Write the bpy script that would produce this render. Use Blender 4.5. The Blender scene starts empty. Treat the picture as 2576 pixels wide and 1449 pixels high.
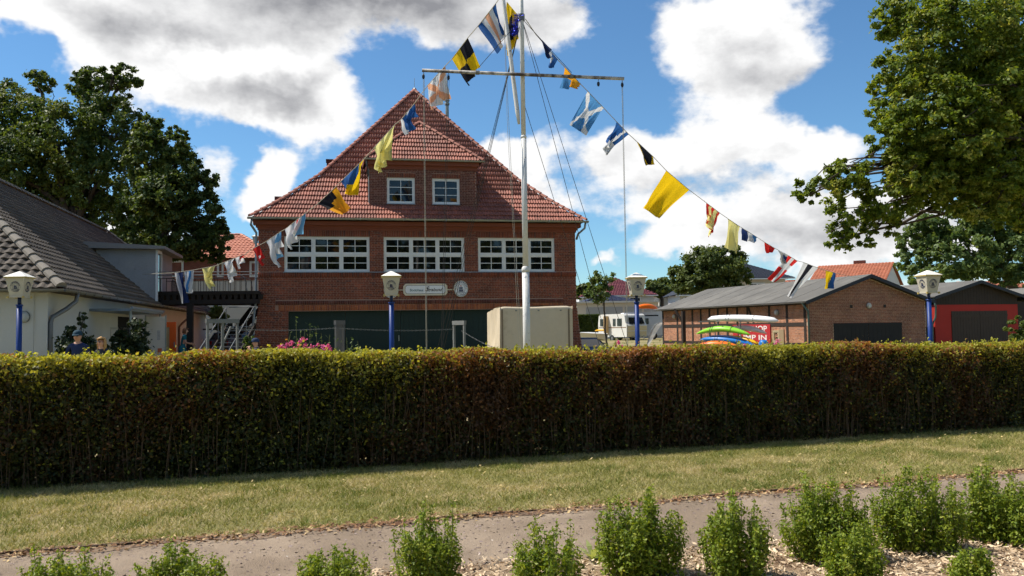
import bpy, math, random
import numpy as np
from mathutils import Matrix, Vector
random.seed(7); rng = np.random.default_rng(7)
SC = bpy.context.scene
COL = SC.collection
pi = math.pi
# ------------------------------------------------------------------ camera
FOC = 2131.0                      # focal length in pixels of a 2576 px wide frame
EYE = np.array([0.0, 0.0, 1.72])
CAM_R = (Matrix.Rotation(pi/2 + math.radians(2.746), 4, 'X') @ Matrix.Rotation(math.radians(-0.86), 4, 'Z'))
cd = bpy.data.cameras.new('camera'); cam = bpy.data.objects.new('camera', cd); COL.objects.link(cam)
cam.matrix_world = Matrix.Translation(Vector(EYE)) @ CAM_R
cd.sensor_width = 36.0; cd.lens = 36.0*FOC/2576.0; cd.clip_start = 0.1; cd.clip_end = 3000
SC.camera = cam
RM = np.array(CAM_R.to_3x3())
# ------------------------------------------------------------------ sun, sky, exposure
SUN_EL = math.radians(55.0)
SUN_H = np.array([-0.985, 0.172])                      # horizontal direction towards the sun
SUN_DIR = np.array([SUN_H[0]*math.cos(SUN_EL), SUN_H[1]*math.cos(SUN_EL), math.sin(SUN_EL)])
sl = bpy.data.lights.new('sun', 'SUN'); sl.energy = 5.0; sl.angle = math.radians(0.53); sl.color = (1.0, 0.94, 0.84)
so = bpy.data.objects.new('sun', sl); COL.objects.link(so); so.location = (-40, 10, 60)
so.rotation_euler = Vector(-SUN_DIR).to_track_quat('-Z', 'Y').to_euler()
SC.view_settings.view_transform = 'Standard'; SC.view_settings.look = 'None'
SC.cycles.max_bounces = 5; SC.cycles.diffuse_bounces = 2; SC.cycles.glossy_bounces = 2; SC.cycles.transmission_bounces = 3; SC.cycles.transparent_max_bounces = 4
SC.cycles.use_adaptive_sampling = True; SC.cycles.adaptive_threshold = 0.03
SC.view_settings.exposure = 0.45; SC.view_settings.gamma = 1.0; SC.view_settings.use_curve_mapping = False

def ray(x, y): return RM @ np.array([(x-1288.0)/FOC, -(y-724.5)/FOC, -1.0])
def at(x, y, Y):
    d = ray(x, y); return EYE + d*(Y/d[1])
def gz(x, y):                                          # ground height
    t = min(1, max(0, (y-13.0)/24.0)); t = t*t*(3-2*t)
    s = min(1, max(0, (6.0-x)/8.0)); s = s*s*(3-2*s)
    q = min(1, max(0, (y-48.0)/32.0)); q = q*q*(3-2*q)
    return (0.33*s-0.30*(1-s))*t + q*(1-s)*0.75 + 0.0

class NT:
    def __init__(s, tree): s.t = tree; s.n = tree.nodes; s.l = tree.links
    def add(s, typ, **kw):
        n = s.n.new(typ)
        for k, v in kw.items(): setattr(n, k, v)
        return n
    def put(s, sock, v):
        if hasattr(v, 'is_output') or isinstance(v, bpy.types.NodeSocket): s.l.new(v, sock)
        elif v is not None: sock.default_value = v
    def m(s, op, a, b=None, c=None, clamp=False):
        n = s.add('ShaderNodeMath', operation=op, use_clamp=clamp)
        s.put(n.inputs[0], a)
        if b is not None: s.put(n.inputs[1], b)
        if c is not None: s.put(n.inputs[2], c)
        return n.outputs[0]
    def vm(s, op, a, b=None, out=0):
        n = s.add('ShaderNodeVectorMath', operation=op); s.put(n.inputs[0], a)
        if b is not None: s.put(n.inputs[1], b)
        return n.outputs[out]
    def ramp(s, v, a, b, c=0.0, d=1.0, kind='SMOOTHSTEP'):
        n = s.add('ShaderNodeMapRange', interpolation_type=kind); s.put(n.inputs[0], v)
        for i, q in enumerate((a, b, c, d)): s.put(n.inputs[i+1], q)
        return n.outputs[0]
    def noise(s, vec, scale, detail=4.0, rough=0.55, out=0):
        n = s.add('ShaderNodeTexNoise'); s.put(n.inputs['Vector'], vec)
        n.inputs['Scale'].default_value = scale; n.inputs['Detail'].default_value = detail; n.inputs['Roughness'].default_value = rough
        return n.outputs[out]
    def mix(s, f, a, b):
        n = s.add('ShaderNodeMix', data_type='RGBA'); s.put(n.inputs[0], f)
        s.put(n.inputs[6], a if not isinstance(a, tuple) else (*a[:3], 1)); s.put(n.inputs[7], b if not isinstance(b, tuple) else (*b[:3], 1))
        return n.outputs[2]

def make_world():
    w = bpy.data.worlds.new('World'); SC.world = w; w.use_nodes = True
    T = NT(w.node_tree); T.n.clear()
    out = T.add('ShaderNodeOutputWorld')
    sky = T.add('ShaderNodeTexSky', sky_type='NISHITA'); sky.sun_disc = False
    sky.sun_elevation = SUN_EL; sky.sun_rotation = math.atan2(SUN_H[0], SUN_H[1]); sky.altitude = 0
    sky.air_density = 1.0; sky.dust_density = 0.0; sky.ozone_density = 1.2
    tc = T.add('ShaderNodeTexCoord'); D = tc.outputs['Generated']
    sp = T.add('ShaderNodeSeparateXYZ'); T.l.new(D, sp.inputs[0])
    az = T.m('ARCTAN2', sp.outputs[0], sp.outputs[1]); el = T.m('ARCSINE', sp.outputs[2])
    cb = T.add('ShaderNodeCombineXYZ'); T.l.new(az, cb.inputs[0]); T.l.new(el, cb.inputs[1]); P0 = cb.outputs[0]
    # warp the layout so that outlines billow
    wn = T.add('ShaderNodeTexNoise'); T.l.new(D, wn.inputs['Vector']); wn.inputs['Scale'].default_value = 7; wn.inputs['Detail'].default_value = 5; wn.inputs['Roughness'].default_value = 0.6
    wv = T.vm('SCALE', T.vm('SUBTRACT', wn.outputs['Color'], (0.5, 0.5, 0.5))); wv.node.inputs['Scale'].default_value = 0.13
    P = T.vm('ADD', P0, wv)
    def blob(x, y, rx, ry, w, inner=0.0):
        d = ray(x, y); d = d/np.linalg.norm(d)
        c = (math.atan2(d[0], d[1]), math.asin(d[2]), 0)
        q = T.vm('MULTIPLY', T.vm('SUBTRACT', P, c), (FOC/rx, FOC/ry, 0))
        L = T.vm('LENGTH', q, out=1)
        return T.ramp(L, 1.15, inner, 0.0, w*1.15)
    def total(lst):
        acc = None
        for b in lst:
            v = blob(*b); acc = v if acc is None else T.m('ADD', acc, v)
        return acc
    cover = total([  # x, y, rx, ry, weight
        (700, -40, 900, 190, 0.8), (120, 40, 420, 110, 0.6), (560, 190, 330, 140, 0.75), (760, 270, 210, 120, 0.75), (400, 130, 260, 110, 0.5),
        (1380, 70, 190, 120, 0.55), (690, 450, 105, 85, 0.9), (640, 490, 90, 30, 0.4), (1300, 430, 140, 100, 0.85), (1420, 500, 110, 60, 0.5),
        (1830, 70, 240, 150, 0.74), (1910, 180, 200, 130, 0.66), (1840, 280, 170, 90, 0.34), (1800, 400, 400, 100, 0.62), (2060, 350, 190, 80, 0.5), (1560, 440, 150, 80, 0.4),
        (1950, 540, 430, 90, 0.5), (2200, 620, 420, 80, 0.62), (1700, 610, 230, 55, 0.42), (1530, 650, 60, 26, 0.4), (1500, 780, 500, 90, 0.45), (520, 440, 70, 90, 0.35), (250, 600, 330, 120, 0.5), (2250, 520, 300, 70, 0.3), (1288, 790, 3000, 70, 0.22), (1620, 530, 200, 60, 0.3), (1100, -60, 500, 160, 0.4), (40, 30, 200, 60, 0.3)])
    gray = total([(900, -20, 620, 190, 0.85), (330, 70, 250, 60, 0.45), (640, 260, 290, 60, 0.55), (1560, -40, 260, 120, 0.3), (2150, 580, 420, 70, 0.55),
        (1980, 220, 220, 60, 0.4), (1860, 480, 400, 40, 0.4), (1200, 470, 160, 40, 0.2)])
    bright = total([(560, 165, 260, 60, 0.75), (120, 60, 260, 60, 0.5), (700, 430, 100, 60, 0.5), (1300, 400, 130, 70, 0.5), (1800, 40, 150, 70, 0.3), (1900, 350, 300, 40, 0.25), (870, 260, 90, 50, 0.5)])
    # clouds beyond the frame: same noise, unseen cover thinned to lower the ambient light
    far = T.vm('LENGTH', T.vm('SUBTRACT', P0, (0.0, 0.15, 0)), out=1)
    away = T.ramp(far, 0.62, 0.95)
    low = T.ramp(T.noise(D, 2.3, 3, 0.5), 0.53, 0.68, 0.0, 0.8)
    cover = T.m('ADD', cover, T.m('MULTIPLY', away, low))
    st = T.vm('MULTIPLY', D, (1, 1, 1.7))
    n1 = T.noise(st, 8.0, 10, 0.60)
    n2 = T.noise(st, 3.5, 3, 0.5)
    dens = T.m('ADD', cover, T.m('ADD', T.m('MULTIPLY', T.m('SUBTRACT', n1, 0.5), 1.45), T.m('MULTIPLY', T.m('SUBTRACT', n2, 0.5), 0.35)))
    alpha = T.ramp(dens, 0.17, 0.50)
    up = T.vm('ADD', st, (-0.012, 0, 0.03)); n1u = T.noise(up, 8.0, 6, 0.60)
    relief = T.m('MULTIPLY', T.m('SUBTRACT', n1u, n1), 2.3)                    # lit on the sun's side, grey below
    thick = T.ramp(dens, 0.5, 1.3, 0.0, 0.4)
    g = T.m('ADD', T.m('SUBTRACT', T.m('ADD', gray, thick), bright), T.m('ADD', relief, T.m('MULTIPLY', T.m('SUBTRACT', n2, 0.5), 0.3)))
    g = T.ramp(g, 0.05, 1.25, 0.0, 1.0, 'LINEAR')
    ccol = T.mix(g, (1.0, 1.0, 1.0), (0.30, 0.305, 0.33))
    tint = T.vm('MULTIPLY', sky.outputs[0], (0.64, 0.95, 1.16))
    b1 = T.add('ShaderNodeBackground'); T.l.new(tint, b1.inputs[0]); b1.inputs[1].default_value = 0.085
    b2 = T.add('ShaderNodeBackground'); T.l.new(ccol, b2.inputs[0]); b2.inputs[1].default_value = 0.74
    mx = T.add('ShaderNodeMixShader'); T.l.new(alpha, mx.inputs[0]); T.l.new(b1.outputs[0], mx.inputs[1]); T.l.new(b2.outputs[0], mx.inputs[2])
    T.l.new(mx.outputs[0], out.inputs[0])
make_world()

# lettering, made while the scene is still empty
GLYPH = {}
def _glyph(body, shear, align):
    cu = bpy.data.curves.new('t', 'FONT'); cu.body = body; cu.size = 1.0; cu.shear = shear; cu.align_x = align; cu.align_y = 'CENTER'; cu.extrude = 0.02; cu.offset = 0.012
    o = bpy.data.objects.new('t', cu); COL.objects.link(o); dg = bpy.context.evaluated_depsgraph_get(); me = bpy.data.meshes.new_from_object(o.evaluated_get(dg))
    GLYPH[(body, shear, align)] = ([tuple(v.co) for v in me.vertices], [tuple(p.vertices) for p in me.polygons])
    bpy.data.objects.remove(o); bpy.data.curves.remove(cu); bpy.data.meshes.remove(me)
for ch_ in sorted(set('FLENSBURGERPILSENER')): _glyph(ch_, 0.0, 'CENTER')
_glyph('Bootshaus', 0.0, 'CENTER'); _glyph('Stralsund', 0.45, 'CENTER'); _glyph('S', 0.45, 'CENTER'); _glyph('JUMP IN', 0.0, 'RIGHT'); _glyph('SHOP', 0.0, 'RIGHT')
def text_mesh(body, size, shear=0.0, align='CENTER', extrude=0.004, bold=0.0):
    vs, fs = GLYPH[(body, float(shear), align)]
    return [(x*size, y*size, z/0.02*extrude) for x, y, z in vs], fs
# ------------------------------------------------------------------ materials
MATS = {}
def mat(name, col, rough=0.7, var=0.18, scale=3.0, fine=40.0, bump=0.0, col2=None, mixs=None, spec=0.3, metal=0.0, trans=0.0, island=0.0, objr=0.0, dirt_shade=None, coat=0.0):
    """procedural surface: base colour, large and fine noise variation, optional second colour patches, translucency"""
    if name in MATS: return MATS[name]
    m = bpy.data.materials.new(name); m.use_nodes = True; T = NT(m.node_tree); T.n.clear()
    out = T.add('ShaderNodeOutputMaterial'); b = T.add('ShaderNodeBsdfPrincipled')
    g = T.add('ShaderNodeNewGeometry'); pos = g.outputs['Position']
    n1 = T.noise(pos, scale, 4); n2 = T.noise(pos, fine, 3)
    c = (*col, 1)
    if col2 is not None:
        a, bb = mixs if mixs else (0.45, 0.62)
        c = T.mix(T.ramp(T.noise(pos, scale*0.6, 6, 0.62), a, bb), col, col2)
    v = T.m('ADD', T.m('MULTIPLY', T.m('SUBTRACT', n1, 0.5), 2*var), T.m('MULTIPLY', T.m('SUBTRACT', n2, 0.5), 1.6*var))
    if island: v = T.m('ADD', v, T.m('MULTIPLY', T.m('SUBTRACT', g.outputs['Random Per Island'], 0.5), island))
    if objr:
        oi = T.add('ShaderNodeObjectInfo'); v = T.m('ADD', v, T.m('MULTIPLY', T.m('SUBTRACT', oi.outputs['Random'], 0.5), objr))
    v = T.m('ADD', v, 1.0)
    cc = T.vm('SCALE', c if not isinstance(c, tuple) else (col[0], col[1], col[2])); T.l.new(v, cc.node.inputs['Scale'])
    if dirt_shade:
        dcol, a, bb, sc_ = dirt_shade
        cc = T.mix(T.ramp(T.noise(pos, sc_, 7, 0.7), a, bb), cc, dcol)
    T.l.new(cc, b.inputs['Base Color'])
    b.inputs['Roughness'].default_value = rough; b.inputs['Specular IOR Level'].default_value = spec; b.inputs['Metallic'].default_value = metal
    b.inputs['Coat Weight'].default_value = coat
    if bump:
        bp = T.add('ShaderNodeBump'); bp.inputs['Strength'].default_value = bump; bp.inputs['Distance'].default_value = 0.02
        T.l.new(T.noise(pos, fine, 5, 0.65), bp.inputs['Height']); T.l.new(bp.outputs[0], b.inputs['Normal'])
    sh = b.outputs[0]
    if trans:
        tr = T.add('ShaderNodeBsdfTranslucent'); T.l.new(cc, tr.inputs[0])
        mx = T.add('ShaderNodeMixShader'); mx.inputs[0].default_value = trans
        T.l.new(b.outputs[0], mx.inputs[1]); T.l.new(tr.outputs[0], mx.inputs[2]); sh = mx.outputs[0]
    T.l.new(sh, out.inputs[0]); MATS[name] = m
    return m

def leafmat(name, c1, c2, c3=None, patch=None, trans=0.35, rough=0.55, tint=(1.5, 1.35, 0.6)):
    """foliage: each leaf its own shade between c1 and c2, patches of c3"""
    if name in MATS: return MATS[name]
    m = bpy.data.materials.new(name); m.use_nodes = True; T = NT(m.node_tree); T.n.clear()
    out = T.add('ShaderNodeOutputMaterial'); b = T.add('ShaderNodeBsdfPrincipled'); g = T.add('ShaderNodeNewGeometry')
    r = g.outputs['Random Per Island']
    c = T.mix(r, c1, c2)
    if c3 is not None:
        a, bb, s = patch
        f = T.ramp(T.m('ADD', T.noise(g.outputs['Position'], s, 4, 0.6), T.m('MULTIPLY', T.m('SUBTRACT', T.m('FRACT', T.m('MULTIPLY', r, 17.3)), 0.5), 0.25)), a, bb)
        c = T.mix(f, c, c3)
    T.l.new(c, b.inputs['Base Color']); b.inputs['Roughness'].default_value = rough; b.inputs['Specular IOR Level'].default_value = 0.35
    tr = T.add('ShaderNodeBsdfTranslucent'); T.l.new(T.vm('MULTIPLY', c, tint), tr.inputs[0])
    mx = T.add('ShaderNodeMixShader'); mx.inputs[0].default_value = trans
    T.l.new(b.outputs[0], mx.inputs[1]); T.l.new(tr.outputs[0], mx.inputs[2]); T.l.new(mx.outputs[0], out.inputs[0])
    MATS[name] = m; return m

def brickmat(name, c1, c2, c3, island=True):
    if name in MATS: return MATS[name]
    m = bpy.data.materials.new(name); m.use_nodes = True; T = NT(m.node_tree); T.n.clear()
    out = T.add('ShaderNodeOutputMaterial'); b = T.add('ShaderNodeBsdfPrincipled'); g = T.add('ShaderNodeNewGeometry'); oi = T.add('ShaderNodeObjectInfo')
    r = T.m('FRACT', T.m('ADD', g.outputs['Random Per Island'], T.m('MULTIPLY', oi.outputs['Random'], 3.7)))
    c = T.mix(T.ramp(r, 0.0, 0.75, kind='LINEAR'), c1, c2); c = T.mix(T.ramp(r, 0.8, 1.0), c, c3)
    n = T.noise(g.outputs['Position'], 1.1, 6, 0.65); n2 = T.noise(g.outputs['Position'], 60, 3)
    v = T.m('ADD', T.ramp(n, 0.3, 0.72, 0.62, 1.28, 'LINEAR'), T.m('MULTIPLY', T.m('SUBTRACT', n2, 0.5), 0.5))
    cc = T.vm('SCALE', c); T.l.new(v, cc.node.inputs['Scale']); T.l.new(cc, b.inputs['Base Color'])
    b.inputs['Roughness'].default_value = 0.85; b.inputs['Specular IOR Level'].default_value = 0.2
    bp = T.add('ShaderNodeBump'); bp.inputs['Strength'].default_value = 0.4; bp.inputs['Distance'].default_value = 0.01
    T.l.new(n2, bp.inputs['Height']); T.l.new(bp.outputs[0], b.inputs['Normal'])
    T.l.new(b.outputs[0], out.inputs[0]); MATS[name] = m; return m

def brickwallmat(name, c1, c2, mortar, axis=(1, 0)):
    """far or unseen walls where single bricks cannot be told apart"""
    if name in MATS: return MATS[name]
    m = bpy.data.materials.new(name); m.use_nodes = True; T = NT(m.node_tree); T.n.clear()
    out = T.add('ShaderNodeOutputMaterial'); b = T.add('ShaderNodeBsdfPrincipled'); g = T.add('ShaderNodeNewGeometry')
    sp = T.add('ShaderNodeSeparateXYZ'); T.l.new(g.outputs['Position'], sp.inputs[0])
    h = T.m('ADD', T.m('MULTIPLY', sp.outputs[0], axis[0]), T.m('MULTIPLY', sp.outputs[1], axis[1]))
    cb = T.add('ShaderNodeCombineXYZ'); T.l.new(h, cb.inputs[0]); T.l.new(sp.outputs[2], cb.inputs[1])
    br = T.add('ShaderNodeTexBrick'); T.l.new(cb.outputs[0], br.inputs[0])
    for k, v in (('Color1', (*c1, 1)), ('Color2', (*c2, 1)), ('Mortar', (*mortar, 1)), ('Scale', 1.0), ('Mortar Size', 0.006), ('Brick Width', 0.25), ('Row Height', 0.077)): br.inputs[k].default_value = v
    n = T.noise(g.outputs['Position'], 1.3, 6); cc = T.vm('SCALE', br.outputs[0]); T.l.new(T.ramp(n, 0.3, 0.7, 0.7, 1.25, 'LINEAR'), cc.node.inputs['Scale'])
    T.l.new(cc, b.inputs['Base Color']); b.inputs['Roughness'].default_value = 0.9
    T.l.new(b.outputs[0], out.inputs[0]); MATS[name] = m; return m

def glassmat(name='window_glass', col=(0.006, 0.007, 0.006), spec=0.6, rough=0.03):
    if name in MATS: return MATS[name]
    m = bpy.data.materials.new(name); m.use_nodes = True; T = NT(m.node_tree); b = T.n['Principled BSDF']
    g = T.add('ShaderNodeNewGeometry'); n = T.noise(g.outputs['Position'], 1.7, 2)
    cc = T.vm('SCALE', col); T.l.new(T.ramp(n, 0.3, 0.7, 0.5, 1.8), cc.node.inputs['Scale']); T.l.new(cc, b.inputs['Base Color'])
    b.inputs['Roughness'].default_value = rough; b.inputs['Specular IOR Level'].default_value = spec
    bp = T.add('ShaderNodeBump'); bp.inputs['Strength'].default_value = 0.03; bp.inputs['Distance'].default_value = 0.05
    T.l.new(T.noise(g.outputs['Position'], 0.9, 1), bp.inputs['Height']); T.l.new(bp.outputs[0], b.inputs['Normal'])
    MATS[name] = m; return m

# ------------------------------------------------------------------ mesh building
def V(*a): return np.array(a, float)
def unit(v): v = np.asarray(v, float); return v/np.linalg.norm(v)
ZUP = V(0, 0, 1)
class MB:
    def __init__(s): s.v = []; s.f = []; s.mi = []; s.smooth = False
    def quad(s, *pts, m=0):
        k = len(s.v); s.v += [tuple(map(float, p)) for p in pts]; s.f.append(tuple(range(k, k+len(pts)))); s.mi.append(m); return s
    def hexa(s, c, m=0):     # c: 8 corners, bottom 4 (ccw) then top 4
        k = len(s.v); s.v += [tuple(map(float, p)) for p in c]
        for f in ((3, 2, 1, 0), (4, 5, 6, 7), (0, 1, 5, 4), (1, 2, 6, 5), (2, 3, 7, 6), (3, 0, 4, 7)): s.f.append(tuple(k+i for i in f)); s.mi.append(m)
        return s
    def box(s, o, ex, ey, ez, m=0):   # corner o and three edge vectors
        o, ex, ey, ez = map(np.asarray, (o, ex, ey, ez))
        if np.dot(np.cross(ex, ey), ez) < 0: o = o+ex; ex = -ex
        return s.hexa([o, o+ex, o+ex+ey, o+ey, o+ez, o+ex+ez, o+ex+ey+ez, o+ey+ez], m)
    def cbox(s, c, size, rz=0.0, m=0):  # centre of base
        cx, sx = math.cos(rz), math.sin(rz); ex = V(cx, sx, 0)*size[0]; ey = V(-sx, cx, 0)*size[1]; ez = V(0, 0, size[2])
        return s.box(np.asarray(c, float)-ex/2-ey/2, ex, ey, ez, m)
    def bar(s, a, b, w, h, up=ZUP, m=0):
        a, b = np.asarray(a, float), np.asarray(b, float); d = b-a; x = np.cross(d, up)
        if np.linalg.norm(x) < 1e-6: x = np.cross(d, V(0, 1, 0))
        x = unit(x); y = unit(np.cross(x, d)); return s.box(a-x*w/2-y*h/2, x*w, y*h, d, m)
    def tube(s, pts, r, n=8, m=0, cap=True):
        pts = [np.asarray(p, float) for p in pts]; k0 = len(s.v)
        rr = r if hasattr(r, '__len__') else [r]*len(pts)
        prev = None
        for i, p in enumerate(pts):
            d = pts[min(i+1, len(pts)-1)]-pts[max(i-1, 0)]; d = unit(d)
            if prev is None: x = np.cross(d, ZUP if abs(d[2]) < 0.9 else V(0, 1, 0))
            else: x = prev - d*np.dot(prev, d)
            x = unit(x); prev = x; y = np.cross(d, x)
            for j in range(n):
                a = 2*pi*j/n; s.v.append(tuple(p+rr[i]*(x*math.cos(a)+y*math.sin(a))))
        for i in range(len(pts)-1):
            for j in range(n):
                a = k0+i*n+j; b = k0+i*n+(j+1) % n; s.f.append((a, b, b+n, a+n)); s.mi.append(m)
        if cap:
            s.f.append(tuple(k0+j for j in reversed(range(n)))); s.mi.append(m)
            s.f.append(tuple(k0+(len(pts)-1)*n+j for j in range(n))); s.mi.append(m)
        return s
    def lathe(s, prof, c=(0, 0, 0), n=12, m=0, sx=1.0, sy=1.0, rot=0.0):
        k0 = len(s.v)
        for (r, z) in prof:
            for j in range(n):
                a = 2*pi*j/n+rot; s.v.append((c[0]+r*math.cos(a)*sx, c[1]+r*math.sin(a)*sy, c[2]+z))
        for i in range(len(prof)-1):
            for j in range(n):
                a = k0+i*n+j; b = k0+i*n+(j+1) % n; s.f.append((a, b, b+n, a+n)); s.mi.append(m)
        s.f.append(tuple(k0+j for j in reversed(range(n)))); s.mi.append(m)
        s.f.append(tuple(k0+(len(prof)-1)*n+j for j in range(n))); s.mi.append(m)
        return s
    def prism(s, poly, d, m=0):       # polygon of 3-D points extruded by d
        poly = [np.asarray(p, float) for p in poly]; d = np.asarray(d, float); n = len(poly); k = len(s.v)
        s.v += [tuple(p) for p in poly]+[tuple(p+d) for p in poly]
        nrm = np.zeros(3)
        for i in range(n): nrm += np.cross(poly[i]-poly[0], poly[(i+1) % n]-poly[0])
        fl = np.dot(nrm, d) > 0
        A = tuple(range(k, k+n)); B = tuple(range(k+n, k+2*n))
        s.f += [A[::-1], B] if fl else [A, B[::-1]]; s.mi += [m, m]
        for i in range(n):
            j = (i+1) % n; q = (k+i, k+j, k+n+j, k+n+i); s.f.append(q if fl else q[::-1]); s.mi.append(m)
        return s
    def build(s, name, mats, parent=None, smooth=None):
        me = bpy.data.meshes.new(name); me.from_pydata(s.v, [], s.f)
        mats = mats if isinstance(mats, (list, tuple)) else [mats]
        for q in mats: me.materials.append(q)
        if len(mats) > 1: me.polygons.foreach_set('material_index', s.mi)
        if s.smooth if smooth is None else smooth: me.polygons.foreach_set('use_smooth', [True]*len(s.f))
        me.update()
        return link(name, me, parent)
def link(name, me, parent=None):
    o = bpy.data.objects.new(name, me); COL.objects.link(o)
    if parent is not None: adopt(o, parent)
    return o
WORLD_M = {}
def adopt(o, parent):
    o.parent = parent
    o.matrix_parent_inverse = WORLD_M.get(parent.name, Matrix.Identity(4)).inverted()
def thing(name, label, cat, loc=(0, 0, 0), rz=0.0, group=None, local=False):
    o = bpy.data.objects.new(name, None); COL.objects.link(o); o.empty_display_size = 0.2
    o.location = tuple(map(float, loc)); o.rotation_euler = (0, 0, rz)
    if not local: WORLD_M[o.name] = Matrix.Translation(Vector([float(q) for q in loc])) @ Matrix.Rotation(rz, 4, 'Z')   # parts are given in world coordinates
    return tag(o, label, cat, group)
def tag(o, label=None, cat=None, group=None, kind=None):
    if label: o['label'] = label
    if cat: o['category'] = cat
    if group: o['group'] = group
    if kind: o['kind'] = kind
    return o
def copy_tree(o, parent=None):
    c = o.copy(); COL.objects.link(c)
    if parent is not None: c.parent = parent
    for ch in list(o.children): copy_tree(ch, c)
    return c
def npmesh(name, verts, k, mats, parent=None, mi=None, smooth=False):
    """many separate k-gons: verts (N*k, 3)"""
    n = len(verts)//k; me = bpy.data.meshes.new(name)
    me.vertices.add(n*k); me.vertices.foreach_set('co', np.ascontiguousarray(verts, dtype=np.float32).ravel())
    me.loops.add(n*k); me.loops.foreach_set('vertex_index', np.arange(n*k, dtype=np.int32))
    me.polygons.add(n); me.polygons.foreach_set('loop_start', np.arange(0, n*k, k, dtype=np.int32)); me.polygons.foreach_set('loop_total', np.full(n, k, dtype=np.int32))
    mats = mats if isinstance(mats, (list, tuple)) else [mats]
    for q in mats: me.materials.append(q)
    if mi is not None: me.polygons.foreach_set('material_index', np.asarray(mi, dtype=np.int32))
    me.update(calc_edges=True); return link(name, me, parent)
def instmesh(name, bv, bf, mats4, material, parent=None):
    """one mesh out of many transformed copies of a small mesh; mats4 (N,4,4)"""
    bv = np.asarray(bv, float); M = np.asarray(mats4, float); n = len(M); nv = len(bv)
    vv = np.einsum('nij,vj->nvi', M[:, :3, :3], bv)+M[:, None, :3, 3]
    fs = []; 
    lt = np.tile([len(f) for f in bf], n); flat = np.concatenate([np.array(f) for f in bf])
    li = (np.arange(n)[:, None]*nv+flat[None, :]).ravel()
    me = bpy.data.meshes.new(name); me.vertices.add(n*nv); me.vertices.foreach_set('co', vv.astype(np.float32).ravel())
    me.loops.add(len(li)); me.loops.foreach_set('vertex_index', li.astype(np.int32))
    me.polygons.add(len(lt)); me.polygons.foreach_set('loop_start', np.concatenate([[0], np.cumsum(lt)[:-1]]).astype(np.int32)); me.polygons.foreach_set('loop_total', lt.astype(np.int32))
    for q in (material if isinstance(material, (list, tuple)) else [material]): me.materials.append(q)
    me.update(calc_edges=True); return link(name, me, parent)
def pieces(name, bv, bf, M, material, parent, order, limit=300, restname=None):
    """alike pieces: those first in `order` become single parts sharing one mesh, the rest one joined part"""
    M = np.asarray(M); idx = list(order); me = bpy.data.meshes.new(name); me.from_pydata([tuple(p) for p in bv], [], bf)
    me.materials.append(material); me.update()
    for i in idx[:limit]:
        o = link(name, me); o.parent = parent; o.matrix_parent_inverse = WORLD_M.get(parent.name, Matrix.Identity(4)).inverted(); o.matrix_basis = Matrix(M[i].tolist())
    if len(idx) > limit:
        r = instmesh(restname or name, bv, bf, M[idx[limit:]], material, parent); r['kind'] = 'stuff'
def M4(o, x, y, z):
    m = np.eye(4); m[:3, 0] = x; m[:3, 1] = y; m[:3, 2] = z; m[:3, 3] = o; return m
def near_order(M, ok=None):
    c = M[:, :3, 3]+0.5*(M[:, :3, 0]+M[:, :3, 1]); d = np.linalg.norm(c-EYE, axis=1)
    if ok is not None: d = d+np.where(ok, 0, 1000)
    return np.argsort(d)
# unit brick: x 0..1 along the wall, y 0..1 up, z 0..1 out of the wall (open at the back)
BRV = [(0, 0, 0), (1, 0, 0), (1, 1, 0), (0, 1, 0), (.02, .06, 1), (.98, .06, 1), (.98, .94, 1), (.02, .94, 1)]
BRF = [(4, 5, 6, 7), (0, 1, 5, 4), (1, 2, 6, 5), (2, 3, 7, 6), (3, 0, 4, 7)]
# ------------------------------------------------------------------ ground
def gnd(x, y):                      # ground point (z = 0) under a line of sight
    d = ray(x, y); return EYE+d*(-EYE[2]/d[2])
def grid_sheet(name, xs, ys, zf, m):
    nx, ny = len(xs), len(ys); vs = [(x, y, zf(x, y)) for y in ys for x in xs]
    fs = [(j*nx+i, j*nx+i+1, (j+1)*nx+i+1, (j+1)*nx+i) for j in range(ny-1) for i in range(nx-1)]
    me = bpy.data.meshes.new(name); me.from_pydata(vs, [], fs); me.materials.append(m); me.update(); return link(name, me)
m_ground = mat('dry_lawn_ground', (0.19, 0.175, 0.065), 0.95, 0.25, 0.7, 30, 0.6, col2=(0.29, 0.225, 0.115), mixs=(0.4, 0.65))
xs = sorted(set(list(np.linspace(-900, -40, 12))+list(np.linspace(-40, 60, 51))+list(np.linspace(60, 900, 12))))
ys = sorted(set(list(np.linspace(-60, -5, 8))+list(np.linspace(-5, 45, 51))+list(np.linspace(45, 120, 12))+list(np.linspace(120, 1600, 12))))
tag(grid_sheet('ground', xs, ys, gz, m_ground), kind='structure')
# path: strip between two edges (lawn side and bed side)
e0, e1 = gnd(0, 1397), gnd(2500, 1192); ed = unit(e1-e0)                    # lawn edge
bed_pts = [gnd(1181, 1428), gnd(1468, 1408), gnd(1728, 1370), gnd(2207, 1339), gnd(2416, 1329)]
m_path = mat('gravel_path', (0.235, 0.176, 0.122), 0.95, 0.2, 1.6, 90, 0.8, col2=(0.325, 0.248, 0.176), mixs=(0.42, 0.62), dirt_shade=((0.155, 0.115, 0.09), 0.62, 0.75, 14))
bd = unit(bed_pts[-1]-bed_pts[0]); b0 = bed_pts[0]-bd*12; b1 = bed_pts[-1]+bd*12
L = []; R_ = []
for i in range(61):
    t = i/60.0; w = 0.05*math.sin(t*50)+0.04*math.sin(t*123+1)
    pL = e0-ed*6+(e1-e0+ed*14)*t; L.append(pL+V(-ed[1], ed[0], 0)*w)
    pr = b0+(b1-b0)*t; R_.append(pr+V(0, 1, 0)*(0.5*w))
mb = MB()
for i in range(60): mb.quad(*[p+V(0, 0, 0.008) for p in (R_[i], R_[i+1], L[i+1], L[i])])
tag(mb.build('path', m_path), kind='structure')
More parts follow.
